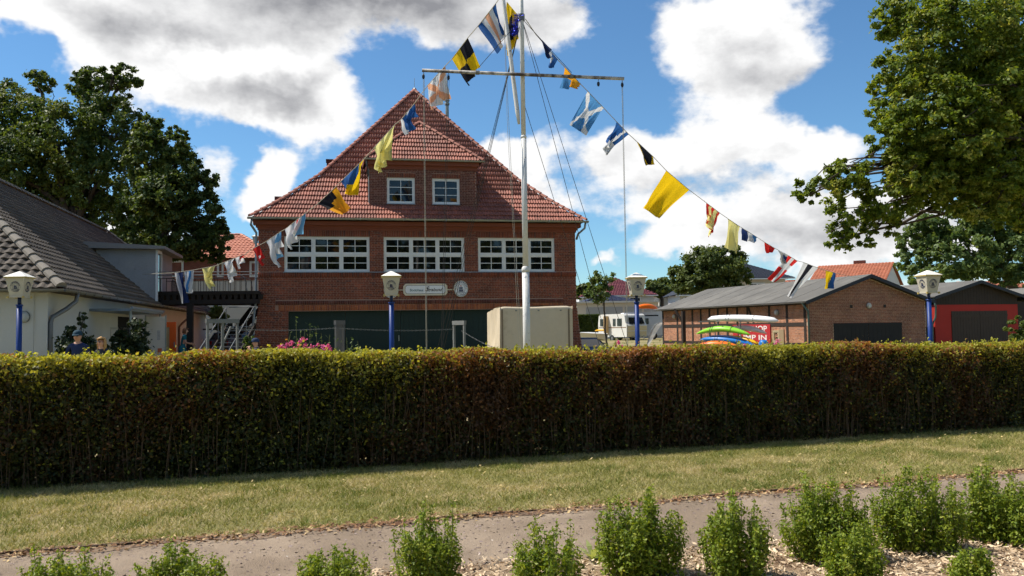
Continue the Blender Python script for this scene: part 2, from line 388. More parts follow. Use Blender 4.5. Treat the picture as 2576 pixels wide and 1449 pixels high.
m_mulch = mat('wood_chip_bed', (0.32, 0.23, 0.145), 0.95, 0.3, 5, 70, 0.8, col2=(0.16, 0.10, 0.06), mixs=(0.5, 0.66))
mb = MB()
for i in range(60):
    a, b = R_[i], R_[i+1]; mb.quad(*[p+V(0, 0, 0.014) for p in (a+V(0, -6, 0), b+V(0, -6, 0), b, a)])
tag(mb.build('planting_bed', m_mulch), kind='structure')
def bed_y(x):
    for i in range(60):
        if R_[i][0] <= x <= R_[i+1][0]:
            t = (x-R_[i][0])/(R_[i+1][0]-R_[i][0]); return R_[i][1]+t*(R_[i+1][1]-R_[i][1])
    return 0
def lawn_y(x): return e0[1]+(x-e0[0])*ed[1]/ed[0]
# hedge line (front foot of the hedge)
HA = V(-5.72, 9.48, 0); HB = V(8.32, 13.80, 0); hd = unit(HB-HA); hn = V(hd[1], -hd[0], 0)
def hedge_y(x): return HA[1]+(x-HA[0])*hd[1]/hd[0]
# wood chips
n = 26000
x = rng.uniform(-1.2, 6.5, n); y = np.array([bed_y(q) for q in x])+0.05-rng.uniform(0, 1, n)**1.0*2.6+rng.normal(0, .04, n)
def rand_frames(n, tilt=0.5):
    az = rng.uniform(0, 2*pi, n); up = np.stack([rng.normal(0, tilt, n), rng.normal(0, tilt, n), np.ones(n)], 1); up /= np.linalg.norm(up, axis=1)[:, None]
    a = np.stack([np.cos(az), np.sin(az), np.zeros(n)], 1); a -= up*np.sum(a*up, 1)[:, None]; a /= np.linalg.norm(a, axis=1)[:, None]
    return a, np.cross(up, a), up
def chips(name, x, y, z, lo, hi, asp, m, tilt=0.5):
    n = len(x); a, b, up = rand_frames(n, tilt); l = rng.uniform(lo, hi, n)[:, None]; w = l*rng.uniform(asp*.6, asp*1.4, n)[:, None]
    c = np.stack([x, y, z], 1); th = l*0.12
    q = np.stack([c-a*l-b*w*.7+up*th, c+a*l*.8-b*w+up*th, c+a*l+b*w*.7+up*th, c-a*l*.9+b*w+up*th], 1)
    return npmesh(name, q.reshape(-1, 3), 4, m)
m_chip = leafmat('wood_chip', (0.78, 0.62, 0.42), (0.42, 0.29, 0.17), (0.13, 0.075, 0.042), (0.55, 0.75, 7), trans=0.0, rough=0.85)
tag(chips('wood_chips', x, y, 0.016+rng.uniform(0, .03, n), 0.007, 0.024, 0.38, m_chip), 'pale bark and wood chips covering the planting bed', 'mulch', kind='stuff')
# pebbles and litter on the path
n = 3600; x = rng.uniform(-5.5, 8, n); t = rng.uniform(0, 1, n); ly = np.array([lawn_y(q) for q in x]); by = np.array([bed_y(q) for q in x])
y = by+(ly-by)*t
m_peb = leafmat('pebble', (0.30, 0.23, 0.20), (0.13, 0.09, 0.075), (0.5, 0.42, 0.34), (0.66, 0.7, 9), trans=0.0, rough=0.9)
tag(chips('path_pebbles', x, y, np.full(n, 0.010), 0.004, 0.014, 0.8, m_peb, 0.3), 'small stones and crumbs scattered over the gravel path', 'pebbles', kind='stuff')
n = 5200; x = rng.uniform(-6, 9, n); y = np.array([lawn_y(q) for q in x])+rng.normal(-0.06, 0.10, n)
m_lit = leafmat('dry_leaf_litter', (0.30, 0.17, 0.075), (0.16, 0.075, 0.04), (0.50, 0.36, 0.18), (0.55, 0.62, 11), trans=0.05, rough=0.9)
tag(chips('leaf_litter', x, y, 0.012+rng.uniform(0, .02, n), 0.006, 0.024, 0.5, m_lit, 0.4), 'dry brown leaves gathered along the edge of the path', 'leaf litter', kind='stuff')
# weathered edging boards along the lawn edge
m_soil = mat('brown_soil_edge', (0.15, 0.092, 0.06), 0.95, 0.3, 4, 60, 0.6, col2=(0.22, 0.155, 0.10), mixs=(.4, .65))
mb = MB()
for i in range(60):
    a, b = L[i], L[i+1]; wa, wb = [0.13+0.06*math.sin(q*2.3)+0.05*math.sin(q*0.71+2) for q in (i, i+1)]; nn = V(ed[1], -ed[0], 0); mb.quad(*[p+V(0, 0, 0.012) for p in (a+nn*wa, b+nn*wb, b-nn*.05, a-nn*.05)])
tag(mb.build('path_edge', m_soil), kind='structure')
m_board = mat('dark_edging_wood', (0.07, 0.045, 0.032), 0.9, 0.3, 6, 60, 0.5)
k = 0; q = -5.4
while q < 8.2:
    l = random.uniform(0.5, 1.1); p = V(q, lawn_y(q)-.02+random.uniform(-.03, .03), 0.012)
    if random.random() < 0.5:
        o = MB().box(p, ed*l, V(-ed[1], ed[0], 0)*0.018, V(0, 0, 0.012+random.uniform(0, .008))).build('edging_board', m_board)
        k += 1; side = ['first', 'second', 'third', 'fourth', 'fifth', 'sixth', 'seventh', 'eighth', 'ninth', 'tenth', 'eleventh', 'twelfth', 'thirteenth', 'fourteenth', 'fifteenth', 'sixteenth'][k-1]
        tag(o, '%s dark edging board from the left along the lawn edge' % side, 'edging board', 'edging boards between lawn and path')
    q += l+random.uniform(0.05, 0.4)
# lawn blades
def blades(name, x, y, h0, h1, w, m, lean=0.5, z0=0.0):
    n = len(x); az = rng.uniform(0, 2*pi, n); h = rng.uniform(h0, h1, n); c = np.stack([x, y, np.full(n, z0)], 1)
    a = np.stack([np.cos(az), np.sin(az), np.zeros(n)], 1)*(w*rng.uniform(.6, 1.3, n))[:, None]
    tip = c+np.stack([rng.normal(0, lean, n)*h, rng.normal(0, lean, n)*h, h], 1)
    return npmesh(name, np.stack([c-a, c+a, tip], 1).reshape(-1, 3), 3, m)
n = 190000; x = rng.uniform(-6.6, 9.6, n); ly = e0[1]+(x-e0[0])*ed[1]/ed[0]; hy = HA[1]+(x-HA[0])*hd[1]/hd[0]
y = ly+(hy+0.4-ly)*rng.uniform(-0.01, 1, n)
m_grass = leafmat('lawn_grass', (0.17, 0.185, 0.04), (0.33, 0.30, 0.09), (0.50, 0.41, 0.20), (0.47, 0.66, 1.7), trans=0.25, rough=0.8, tint=(1.2, 1.2, .6))
tag(blades('lawn_grass', x, y, 0.012, 0.05, 0.004, m_grass, 0.9), 'short sun-dried lawn between the hedge and the path', 'grass', kind='stuff')
cx = rng.uniform(-6.4, 9.4, 130); n = 15000; k = rng.integers(0, 130, n); x = cx[k]+rng.normal(0, .11, n); f_ = rng.uniform(.03, .93, 130); ly = e0[1]+(x-e0[0])*ed[1]/ed[0]; hy = HA[1]+(x-HA[0])*hd[1]/hd[0]; y = ly+(hy-ly)*f_[k]+rng.normal(0, .10, n)
tag(blades('lawn_clumps', x, y, 0.02, 0.065, 0.005, leafmat('clump_grass', (.10, .15, .025), (.20, .23, .06), trans=.3, rough=.8), 0.6), 'darker green grass clumps spread over the lawn', 'grass', kind='stuff')
n = 330; x = rng.uniform(-6, 9, n); ly = e0[1]+(x-e0[0])*ed[1]/ed[0]; hy = HA[1]+(x-HA[0])*hd[1]/hd[0]; y = ly+(hy-.3-ly)*rng.uniform(0.02, 1, n)
tag(chips('fallen_leaves', x, y, 0.03+rng.uniform(0, .02, n), 0.008, 0.02, 0.6, leafmat('fallen_leaf', (0.50, 0.38, 0.16), (0.36, 0.28, 0.14), trans=0.1, rough=.8), 0.5), 'pale fallen leaves lying on the lawn', 'fallen leaves', kind='stuff')
n = 42000; x = rng.uniform(-8, 24, n); y = rng.uniform(14, 92, n)
keep = x > 1.5; x, y = x[keep], y[keep]
tag(blades('yard_grass', x, y, 0.02, 0.09, 0.012, leafmat('yard_grass', (0.23, 0.18, 0.08), (0.30, 0.24, 0.11), (0.16, 0.15, 0.05), (.5, .65, .6), trans=.2, rough=.85), 0.7), 'dry grass of the yard behind the hedge', 'grass', kind='stuff')

# ------------------------------------------------------------------ leaves
def leaves(c, s, asp=0.62, nb=None, bias=0.6):
    """diamond leaves at centres c (N,3) with half-lengths s; normals lean towards nb"""
    n = len(c); nn = rng.normal(0, 1, (n, 3))
    if nb is not None: nn = nn*(1-bias)+nb*bias*1.6
    nn /= np.linalg.norm(nn, axis=1)[:, None]
    a = rng.normal(0, 1, (n, 3)); a -= nn*np.sum(a*nn, 1)[:, None]; a /= np.linalg.norm(a, axis=1)[:, None]; b = np.cross(nn, a)
    s = np.broadcast_to(s, (n,))[:, None]; k = s*asp
    return np.stack([c-a*s, c+b*k-a*s*.1, c+a*s, c-b*k-a*s*.1], 1).reshape(-1, 3)
# ------------------------------------------------------------------ hedge
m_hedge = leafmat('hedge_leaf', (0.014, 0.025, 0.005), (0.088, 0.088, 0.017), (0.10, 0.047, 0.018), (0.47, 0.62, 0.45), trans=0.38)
m_hedge_lit = leafmat('hedge_top_leaf', (0.21, 0.215, 0.025), (0.42, 0.39, 0.055), (0.28, 0.12, 0.045), (0.48, 0.60, 0.45), trans=0.45)
m_twig = mat('hedge_twig', (0.12, 0.072, 0.04), 0.9, 0.3, 5)
hroot = thing('hedge', 'long clipped privet hedge between the lawn and the yard', 'hedge', ((HA+HB)/2))
HL = 24.0; H0 = HA-hd*4.0; HW = 0.85
def hh(s):                          # height along the hedge
    return 1.475-0.135*(s-4.0)/15.15
n = 185000
s = rng.uniform(0, HL, n); top = rng.uniform(0, 1, n) < 0.22
hgt = hh(s)+0.022*np.sin(s*2.1)+0.016*np.sin(s*5.3+1)+0.018*np.sin(s*0.83+2)+0.012*np.sin(s*11.7)*np.sin(s*3.3)
dep = np.where(top, rng.uniform(0, HW, n), np.abs(rng.normal(0, 0.11, n)))
lump = 0.0
zz = np.where(top, hgt-np.abs(rng.normal(0, 0.045, n))+0.015, hgt*rng.uniform(0.0, 1.0, n)**0.85)
vz = zz+0.0; bulge = np.where(top, 0.0, 0.06*np.sin(s*2.3+1.5*np.sin(vz*3.1))*np.sin(vz*5.0+s*1.1)+0.05*np.sin(s*6.1+vz*7.3+1.0)*np.sin(s*1.7)+0.035*np.sin(s*13.0-vz*11.0)-0.05*np.clip((vz-hgt+.35)/.35, 0, 1)+0.09*np.clip((vz-hgt+.12)/.12, 0, 1)**2)
thin = (~top) & (rng.uniform(0, 1, n) < 0.2*np.clip(1.0-zz/0.95, 0, 1))       # the foot of the hedge is thin
fringe = rng.uniform(0, 1, n) < 0.018
zz = np.where(fringe & top, hgt+np.abs(rng.normal(0, .045, n)), zz)
c = H0[None, :]+hd[None, :]*s[:, None]-hn[None, :]*(dep+lump+bulge)[:, None]; c[:, 2] = zz
c = c[~thin]; tp = (rng.uniform(0, 1, n) < 0.04+0.96*np.exp(-np.clip(hgt-zz-.03, 0, 9)/0.22))[~thin] | (rng.uniform(0, 1, n) < 0.03)[~thin]  # bright leaf colour fades out downward: sunlit top and shaded foot painted in
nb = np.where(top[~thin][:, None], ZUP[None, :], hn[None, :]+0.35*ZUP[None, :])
sz = rng.uniform(0.014, 0.032, len(c))
o = npmesh('leaves', leaves(c, sz, 0.62, nb, 0.35), 4, [m_hedge, m_hedge_lit], hroot, mi=tp.astype(int)); o['kind'] = 'stuff'
# rear and inner leaves keep the hedge opaque but let some light specks through
n = 80000; s = rng.uniform(0, HL, n); dep = rng.uniform(0.12, HW, n); zz = hh(s)*rng.uniform(0.03, 0.97, n)
c = H0[None, :]+hd[None, :]*s[:, None]-hn[None, :]*dep[:, None]; c[:, 2] = zz
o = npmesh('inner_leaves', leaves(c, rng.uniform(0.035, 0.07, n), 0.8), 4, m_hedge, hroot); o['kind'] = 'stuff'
mb = MB()
for i in range(680):
    s0 = random.uniform(0, HL); d0 = 0.01+abs(random.gauss(0.0, 0.09)); p = H0+hd*s0-hn*d0; lean = random.gauss(0, .12)
    h1 = hh(s0)*random.uniform(0.65, 0.98); r = random.uniform(0.0025, 0.0055)
    mb.tube([p, p+hd*lean*.4-hn*random.gauss(0, .03)+ZUP*h1*.5, p+hd*lean+ZUP*h1], [r, r*.8, r*.4], 4, cap=False)
o = mb.build('stems', m_twig, hroot); o['kind'] = 'stuff'
# stray shoots above the clipped top
ns = 420; s0 = rng.uniform(0, HL, ns); d0 = rng.uniform(0, HW*.7, ns); k = 9; hgt0 = hh(s0); up = rng.uniform(.02, .085, ns)*(rng.uniform(0, 1, ns)**1.5+.3)
q0 = H0[None, :]+hd[None, :]*s0[:, None]-hn[None, :]*d0[:, None]; q0[:, 2] = hgt0
t = rng.uniform(0, 1, (ns, k)); c = q0[:, None, :]+rng.normal(0, .018, (ns, k, 3)); c[:, :, 2] += t*up[:, None]; c = c.reshape(-1, 3)
o = npmesh('stray_shoots', leaves(c, rng.uniform(.012, .03, len(c)), .62), 4, leafmat('shoot_leaf', (.24, .27, .03), (.46, .44, .07), trans=.5), hroot); o['kind'] = 'stuff'

# ------------------------------------------------------------------ shrubs in the bed
m_shrub = leafmat('shrub_leaf', (0.10, 0.165, 0.010), (0.25, 0.31, 0.025), (0.37, 0.40, 0.06), (0.58, 0.72, 9), trans=0.4)
m_stem = mat('green_stem', (0.10, 0.12, 0.035), 0.8, 0.25, 8)
def shrub(dx, dyb, top, wid, label, nst, seed, group='shrubs in the planting bed'):
    """dx, dyb: foot in the picture; top: picture row of the tips; wid: spread in picture px"""
    g = np.random.default_rng(seed); base = gnd(dx, dyb); Y = base[1]
    hgt = at(dx, top, Y)[2]; w = wid/FOC*Y/2
    root = thing('shrub', label, 'shrub', base, 0, group)
    mb = MB(); cs = []; ss = []; nbs = []
    for i in range(nst):
        a = g.uniform(0, 2*pi); rr = math.sqrt(g.uniform(0, 1)); tipx = V(math.cos(a)*w*rr, math.sin(a)*w*rr*0.75, 0)
        h = hgt*(1-0.28*rr**2)*g.uniform(0.50, 0.97)
        if i < max(3, nst//9): h = hgt*g.uniform(.84, 1.04); tipx = tipx*0.7
        p0 = base+tipx*0.6; p2 = base+tipx+V(0, 0, h); p1 = (p0+p2)/2+tipx*0.12
        mb.tube([p0, p1, p2], [0.004, 0.003, 0.0012], 4, cap=False)
        nl = int(44+h*200)
        t = g.uniform(0.06, 1.0, nl)**0.8
        P = (1-t)[:, None]**2*p0+2*(t*(1-t))[:, None]*p1+(t**2)[:, None]*p2
        spread = (0.010+0.034*(1-t)**.7)[:, None]
        off = g.normal(0, 1, (nl, 3))*spread; off[:, 2] *= 0.7
        cs.append(P+off); ss.append(g.uniform(0.008, 0.021, nl)*(1.15-0.4*t)); nbs.append(unit(tipx+V(1e-4, 0, .01))[None, :]*.6+ZUP*.8+0*P)
        if g.uniform() < .7:       # side shoots
            for q in range(g.integers(2, 5)):
                tt = g.uniform(.35, .85); pp = (1-tt)**2*p0+2*tt*(1-tt)*p1+tt*tt*p2; aa = g.uniform(0, 2*pi); e = pp+V(math.cos(aa)*.07, math.sin(aa)*.07, g.uniform(.03, .1))
                mb.tube([pp, e], [.002, .001], 3, cap=False); k = 16; u_ = g.uniform(0, 1, k)[:, None]
                cs.append(pp+(e-pp)*u_+g.normal(0, .012, (k, 3))); ss.append(g.uniform(.008, .015, k)); nbs.append(np.tile(ZUP, (k, 1)))
    c = np.concatenate(cs); ok = c[:, 2] > 0.015
    o = npmesh('leaves', leaves(c[ok], np.concatenate(ss)[ok], 0.55, np.concatenate(nbs)[ok], 0.4), 4, m_shrub, root); o['kind'] = 'stuff'
    o = mb.build('stems', m_stem, root); o['kind'] = 'stuff'
    return root
shrub(160, 1535, 1372, 215, 'low green shrub at the far left of the planting bed', 40, 1)
shrub(455, 1515, 1358, 210, 'low green shrub, second from the left in the planting bed', 42, 2)
shrub(830, 1505, 1368, 235, 'low loose green shrub, third from the left in the planting bed', 36, 3)
shrub(1078, 1490, 1266, 190, 'tall pointed green shrub left of the path middle', 46, 4)
shrub(1370, 1500, 1300, 220, 'thin spiky green shrub left of the big bushy one', 34, 5)
shrub(1610, 1455, 1226, 235, 'big bushy green shrub beside the pale thistle', 76, 6)
shrub(1852, 1462, 1228, 190, 'narrow upright green shrub standing before bare path', 58, 7)
shrub(2085, 1412, 1192, 235, 'broad green shrub in front of the lawn, with a smaller one before it', 80, 8)
shrub(2155, 1490, 1305, 150, 'smaller green shrub crowding in front of the broad one', 40, 9)
shrub(2312, 1388, 1165, 225, 'dense green shrub casting its shadow on wood chips', 78, 10)
shrub(2492, 1362, 1158, 185, 'green shrub near the right picture edge behind the bare chips', 62, 11)
shrub(2590, 1378, 1220, 120, 'green shrub cut off by the right picture edge', 40, 12)
shrub(2448, 1500, 1362, 105, 'small green shrub at the bottom edge on the wood chips', 26, 13)
# pale thistle-like weed
def rosette(base, n, l, m, label, cat, name='weed', tilt=0.8):
    root = thing(name, label, cat, base)
    for i in range(n):
        a = i*2.4; d = V(math.cos(a), math.sin(a), 0); up = random.uniform(.4, 1.0)*tilt; ll = l*random.uniform(.7, 1.1); sd = V(-d[1], d[0], 0)
        mb = MB(); p0 = base+V(0, 0, .01); p1 = base+d*ll*.45+ZUP*ll*up*.6; p2 = base+d*ll*.9+ZUP*ll*up*.8; w = l*.13
        mb.quad(p0-sd*w*.3, p0+sd*w*.3, p1+sd*w, p1-sd*w); mb.quad(p1-sd*w, p1+sd*w, p2+sd*w*.15, p2-sd*w*.15)
        mb.build('leaf', m, root)
    return root
m_weed = leafmat('weed_leaf', (0.26, 0.33, 0.10), (0.42, 0.46, 0.22), trans=.4)
rosette(gnd(1490, 1412), 9, 0.17, m_weed, 'pale green thistle weed left of the big bushy shrub', 'weed', tilt=1.3)
for i, (x, y) in enumerate(((760, 1145), (1240, 1150), (1545, 1120), (2245, 1095))):
    b = gnd(x, y); root = thing('grass_tuft', ['green grass tuft at the hedge foot, leftmost of four', 'green grass tuft at the hedge foot below the mast', 'green grass tuft at the hedge foot right of the mast', 'tall seeding grass tuft at the hedge foot on the right'][i], 'grass', b, 0, 'grass tufts at the hedge foot')
    k = 40; nx = b[0]+rng.normal(0, .05, k); ny = b[1]+rng.normal(0, .03, k)
    o = blades('blades', nx, ny, .06, .16, .004, leafmat('tuft_grass', (.10, .15, .03), (.2, .22, .07)), .35); adopt(o, root)
# ------------------------------------------------------------------ shared building helpers
class Frame:
    """a vertical plane: u along it, z up, off out of it"""
    def __init__(s, O, ang):
        s.O = np.asarray(O, float); s.U = V(math.cos(ang), math.sin(ang), 0); s.N = V(math.sin(ang), -math.cos(ang), 0); s.ang = ang
    def __call__(s, u, z, off=0.0): return s.O+s.U*u+s.N*off+ZUP*z
    def moved(s, off): return Frame(s.O+s.N*off, s.ang)
    def box(s, mb, u0, u1, z0, z1, o0, o1, m=0): return mb.box(s(u0, z0, o0), s.U*(u1-u0), s.N*(o1-o0), ZUP*(z1-z0), m)
    def uz(s, x, y, off=0.0):                            # line of sight meets the plane
        d = ray(x, y); P0 = s.O+s.N*off; t = np.dot(P0-EYE, s.N)/np.dot(d, s.N); P = EYE+d*t; return float(np.dot(P-s.O, s.U)), float(P[2])
def wall_cells(fr, mb, u0, u1, z0, z1, holes, thick, m=0):
    us = sorted({u0, u1, *[min(max(q, u0), u1) for h in holes for q in h[:2]]}); zs = sorted({z0, z1, *[min(max(q, z0), z1) for h in holes for q in h[2:]]})
    for a, b in zip(us[:-1], us[1:]):
        run = None
        for c, d in zip(zs[:-1], zs[1:]):
            cu, cz = (a+b)/2, (c+d)/2; solid = not any(h[0] < cu < h[1] and h[2] < cz < h[3] for h in holes)
            if solid: run = [c, d] if run is None else [run[0], d]
            if (not solid or d == zs[-1]) and run: fr.box(mb, a, b, run[0], run[1], -thick, 0, m); run = None
def brick_field(fr, u0, u1, z0, z1, holes, off=0.0, L=0.24, Hc=0.0757, j=0.013, proud=0.007, soldier=False, warp=None, rnd=random.Random(3), clip=None):
    Ms = []
    if soldier:
        n = max(1, round((u1-u0)/Hc)); w = (u1-u0)/n
        for i in range(n):
            a = u0+i*w+j/2; pr = proud+rnd.uniform(-.002, .003); Ms.append(M4(fr(a, z0+.004, off), fr.U*(w-j), ZUP*(z1-z0-.008), fr.N*pr))
        return Ms
    rows = max(1, round((z1-z0)/Hc)); hc = (z1-z0)/rows
    for r in range(rows):
        za, zb = z0+r*hc, z0+(r+1)*hc; zc = (za+zb)/2
        cuts = sorted([(max(h[0], u0), min(h[1], u1)) for h in holes if h[2] < zc < h[3]]); spans = []; a = u0
        for h in cuts:
            if h[0] > a+.02: spans.append((a, h[0]))
            a = max(a, h[1])
        if a < u1-.02: spans.append((a, u1))
        if clip: ca, cb_ = clip(zc); spans = [(max(p_, ca), min(q_, cb_)) for p_, q_ in spans]; spans = [q_ for q_ in spans if q_[1]-q_[0] > .05]
        for (s0, s1) in spans:
            header = r % 2 == 1; bl = (L-j)/2+j if header else L+j-0.012+.012
            bl = (L+j)/2 if header else (L+j)
            start = math.floor((s0-u0)/bl)*bl+u0-(bl*.25 if header else (bl/2 if (r//2) % 2 else 0))
            q = start
            while q < s1:
                a, b = max(q, s0), min(q+bl-j, s1)
                if b-a > 0.035:
                    pr = proud+rnd.uniform(-.003, .004)
                    if warp:
                        p0 = fr(*warp(a, za+j/2), off); p1 = fr(*warp(b, za+j/2), off); p2 = fr(*warp(a, zb-j/2), off)
                        Ms.append(M4(p0, p1-p0, p2-p0, fr.N*pr))
                    else: Ms.append(M4(fr(a, za+j/2, off), fr.U*(b-a), ZUP*(hc-j), fr.N*pr))
                q += bl
    return Ms
def window_unit(fr, u0, u1, z0, z1, parent, m_fr, m_gl, cols=1, split=None, pr=2, pc=2, off=-0.06, fw=0.07, name='window', bar=0.028):
    """frame, casements and glazing bars as one part; every pane its own sub-part"""
    mb = MB(); T = 0.06
    fr.box(mb, u0, u1, z0, z0+fw, off-T, off); fr.box(mb, u0, u1, z1-fw, z1, off-T, off); fr.box(mb, u0, u0+fw, z0+fw, z1-fw, off-T, off); fr.box(mb, u1-fw, u1, z0+fw, z1-fw, off-T, off)
    iu0, iu1, iz0, iz1 = u0+fw, u1-fw, z0+fw, z1-fw; mw = 0.075
    rows = [(iz0, iz1)]
    if split: zs = iz0+(iz1-iz0)*split; fr.box(mb, iu0, iu1, zs-.045, zs+.045, off-T, off+.005); rows = [(iz0, zs-.045), (zs+.045, iz1)]
    cw = (iu1-iu0-mw*(cols-1))/cols; gl = []
    for c in range(cols):
        a = iu0+c*(cw+mw); b = a+cw
        if c: 
            for (q0, q1) in rows: fr.box(mb, a-mw, a, q0, q1, off-T, off+.003)
        for (q0, q1) in rows:
            k = 0.052 if cols > 1 or split else 0.03; o2 = off-.012
            fr.box(mb, a, b, q0, q0+k, o2-T, o2); fr.box(mb, a, b, q1-k, q1, o2-T, o2); fr.box(mb, a, a+k, q0+k, q1-k, o2-T, o2); fr.box(mb, b-k, b, q0+k, q1-k, o2-T, o2)
            ga, gb, gc, gd = a+k, b-k, q0+k, q1-k; pw = (gb-ga-bar*(pc-1))/pc; ph = (gd-gc-bar*(pr-1))/pr
            for i in range(pc-1): fr.box(mb, ga+(i+1)*pw+i*bar, ga+(i+1)*(pw+bar), gc, gd, o2-.05, o2-.008)
            for i in range(pr-1): fr.box(mb, ga, gb, gc+(i+1)*ph+i*bar, gc+(i+1)*(ph+bar), o2-.048, o2-.011)
            for i in range(pc):
                for jx in range(pr): gl.append((ga+i*(pw+bar), ga+i*(pw+bar)+pw, gc+jx*(ph+bar), gc+jx*(ph+bar)+ph))
    w = mb.build(name, m_fr, parent)
    for (a, b, c, d) in gl:
        g = MB(); fr.box(g, a-.005, b+.005, c-.005, d+.005, off-.06, off-.045); g.build('pane', m_gl, w)
    return w
# pantile: x 0..1 across (two rolls), y 0..1.1 up the slope
TV = []; TF = []
def _tile(nr=2, h=0.040, lift=0.056, seg=8):
    v = []; f = []
    for k in range(seg+1):
        x = k/seg; z = h*0.5*(1-math.cos(2*pi*nr*x)); v += [(x, -0.02, z+lift), (x, 1.1, z), (x, -0.02, z+lift-0.05)]
    for k in range(seg):
        a = 3*k; b = a+3; f += [(a, b, b+1, a+1), (a+2, b+2, b, a)]
    return v, f
TV, TF = _tile()
TV1, TF1 = _tile(1, 0.042, 0.045, 6)
def slope_tiles(rows, tw):
    """rows: list of (pL0, pR0, pL1, pR1) lower-left, lower-right, upper-left, upper-right corners of a course"""
    Ms = []
    for (a, b, c, d) in rows:
        a, b, c, d = [np.asarray(q, float) for q in (a, b, c, d)]
        w = np.linalg.norm(b-a); x = (b-a)/w; mid0 = (a+b)/2; mid1 = (c+d)/2
        sl = mid1-mid0; sl = sl-x*np.dot(sl, x); nn = unit(np.cross(x, sl))
        la = np.dot(a+(c-a)*.5-mid0, x); lb = np.dot(b+(d-b)*.5-mid0, x); n = max(1, round((lb-la)/tw)); t = (lb-la)/n
        for i in range(n): Ms.append(M4(mid0+x*(la+i*t)+nn*random.uniform(0, .006), x*t, sl, nn))
    return np.array(Ms)
def ridge_caps(pts, r, L, m, parent, name='ridge_tile', lift=0.02):
    """half-round cap tiles along a polyline, each its own part"""
    pts = [np.asarray(p, float) for p in pts]
    for a, b in zip(pts[:-1], pts[1:]):
        d = b-a; n = max(1, round(np.linalg.norm(d)/L)); d1 = d/n; x = unit(np.cross(d, ZUP)); up = unit(np.cross(x, d))
        for i in range(n):
            p = a+d1*i; q = p+d1*1.1; mb = MB(); k = 6; k0 = 0
            for (c, rr, lf) in ((p, r*1.12, lift+.02), (q, r*.92, lift)):
                for j in range(k+1): th = pi*j/k; mb.v.append(tuple(c+x*rr*math.cos(th)+up*(rr*math.sin(th)*.9+lf-.03)))
            for j in range(k): mb.f.append((j, j+1, k+2+j, k+1+j)); mb.mi.append(0)
            mb.f.append(tuple(range(k+1))); mb.mi.append(0)
            mb.build(name, m, parent)
def add_text(mb, fr, u, z, off, tm, m=0, rot=0.0, sx=1.0, sy=1.0):
    vs, fs = tm; k = len(mb.v); c, s = math.cos(rot), math.sin(rot)
    for (x, y, w) in vs:
        x *= sx; y *= sy; mb.v.append(tuple(fr(u+x*c-y*s, z+x*s+y*c, off+w)))
    for f in fs: mb.f.append(tuple(k+i for i in f)); mb.mi.append(m)

# ------------------------------------------------------------------ boathouse
BH = Frame((-10.79, 36.0, 0.0), math.radians(11.9))
m_brick = brickmat('red_brick', (0.255, 0.072, 0.038), (0.165, 0.05, 0.032), (0.115, 0.05, 0.042))
m_brick_d = brickmat('dark_clinker_brick', (0.165, 0.052, 0.035), (0.11, 0.042, 0.034), (0.20, 0.09, 0.07))
m_brick_o = brickmat('orange_brick', (0.40, 0.13, 0.05), (0.30, 0.09, 0.04), (0.24, 0.08, 0.05))
m_mortar = mat('mortar', (0.30, 0.19, 0.145), 0.95, 0.25, 2.0, 50, 0.3)
m_plainred = mat('red_cornice_render', (0.21, 0.065, 0.04), 0.85, 0.2, 1.5)
m_tile = mat('red_pantile', (0.295, 0.104, 0.07), 0.68, 0.20, 0.8, 25, 0.15, col2=(0.205, 0.078, 0.056), mixs=(.4, .7), island=0.34, objr=0.34, spec=.25, dirt_shade=((.12, .07, .05), .62, .8, 1.3))
m_ridge = mat('red_ridge_tile', (0.36, 0.145, 0.10), 0.65, 0.22, 2, 25, 0.15, objr=0.3)
m_under = mat('roof_battens', (0.10, 0.04, 0.03), 0.9)
m_zinc = mat('zinc_gutter', (0.30, 0.32, 0.30), 0.45, 0.2, 3, metal=0.5, spec=.5)
m_zincd = mat('dull_zinc_sheet', (0.22, 0.26, 0.30), 0.5, 0.2, 3, metal=0.3)
m_white = mat('white_window_paint', (0.66, 0.67, 0.66), 0.45, 0.06, 3, spec=.4)
m_glass = glassmat()
m_green = mat('dark_green_door_paint', (0.009, 0.026, 0.022), 0.55, 0.3, 1.2, 20, 0.1)
bh = thing('boathouse', 'red brick boathouse with tall tiled hip roof, dormer and white windows', 'house', BH(7, 0.3))
WIN = [(1.067, 4.68, 4.29, 5.83), (5.293, 8.875, 4.29, 5.83), (9.491, 13.047, 4.29, 5.83)]
OPEN = (1.225, 13.2, -1, 2.62)
def flare(u, z):
    f = max(0.0, (3.2-z)/2.3)**1.4*0.28
    if u < 1.2: u = u-f*(1-u/1.2)
    elif u > 12.9: u = u+f*0.8*((u-12.9)/1.14)
    return u, z
mb = MB()
BH2 = BH
wall_cells(BH, mb, 0.0, 14.04, 2.6, 6.5, WIN, 0.35)
for (ua, ub) in ((0.0, 1.225), (13.2, 14.04)):
    for k in range(10):
        z0, z1 = 0.2+k*.24, 0.2+(k+1)*.24; c = []
        for z in (z0, z1):
            for (u, o) in ((ua, -.35), (ub, -.35), (ub, 0), (ua, 0)): c.append(BH(*flare(u, z), o))
        mb.hexa([c[0], c[1], c[2], c[3], c[4], c[5], c[6], c[7]])
wallb = mb.build('wall', m_mortar, bh)
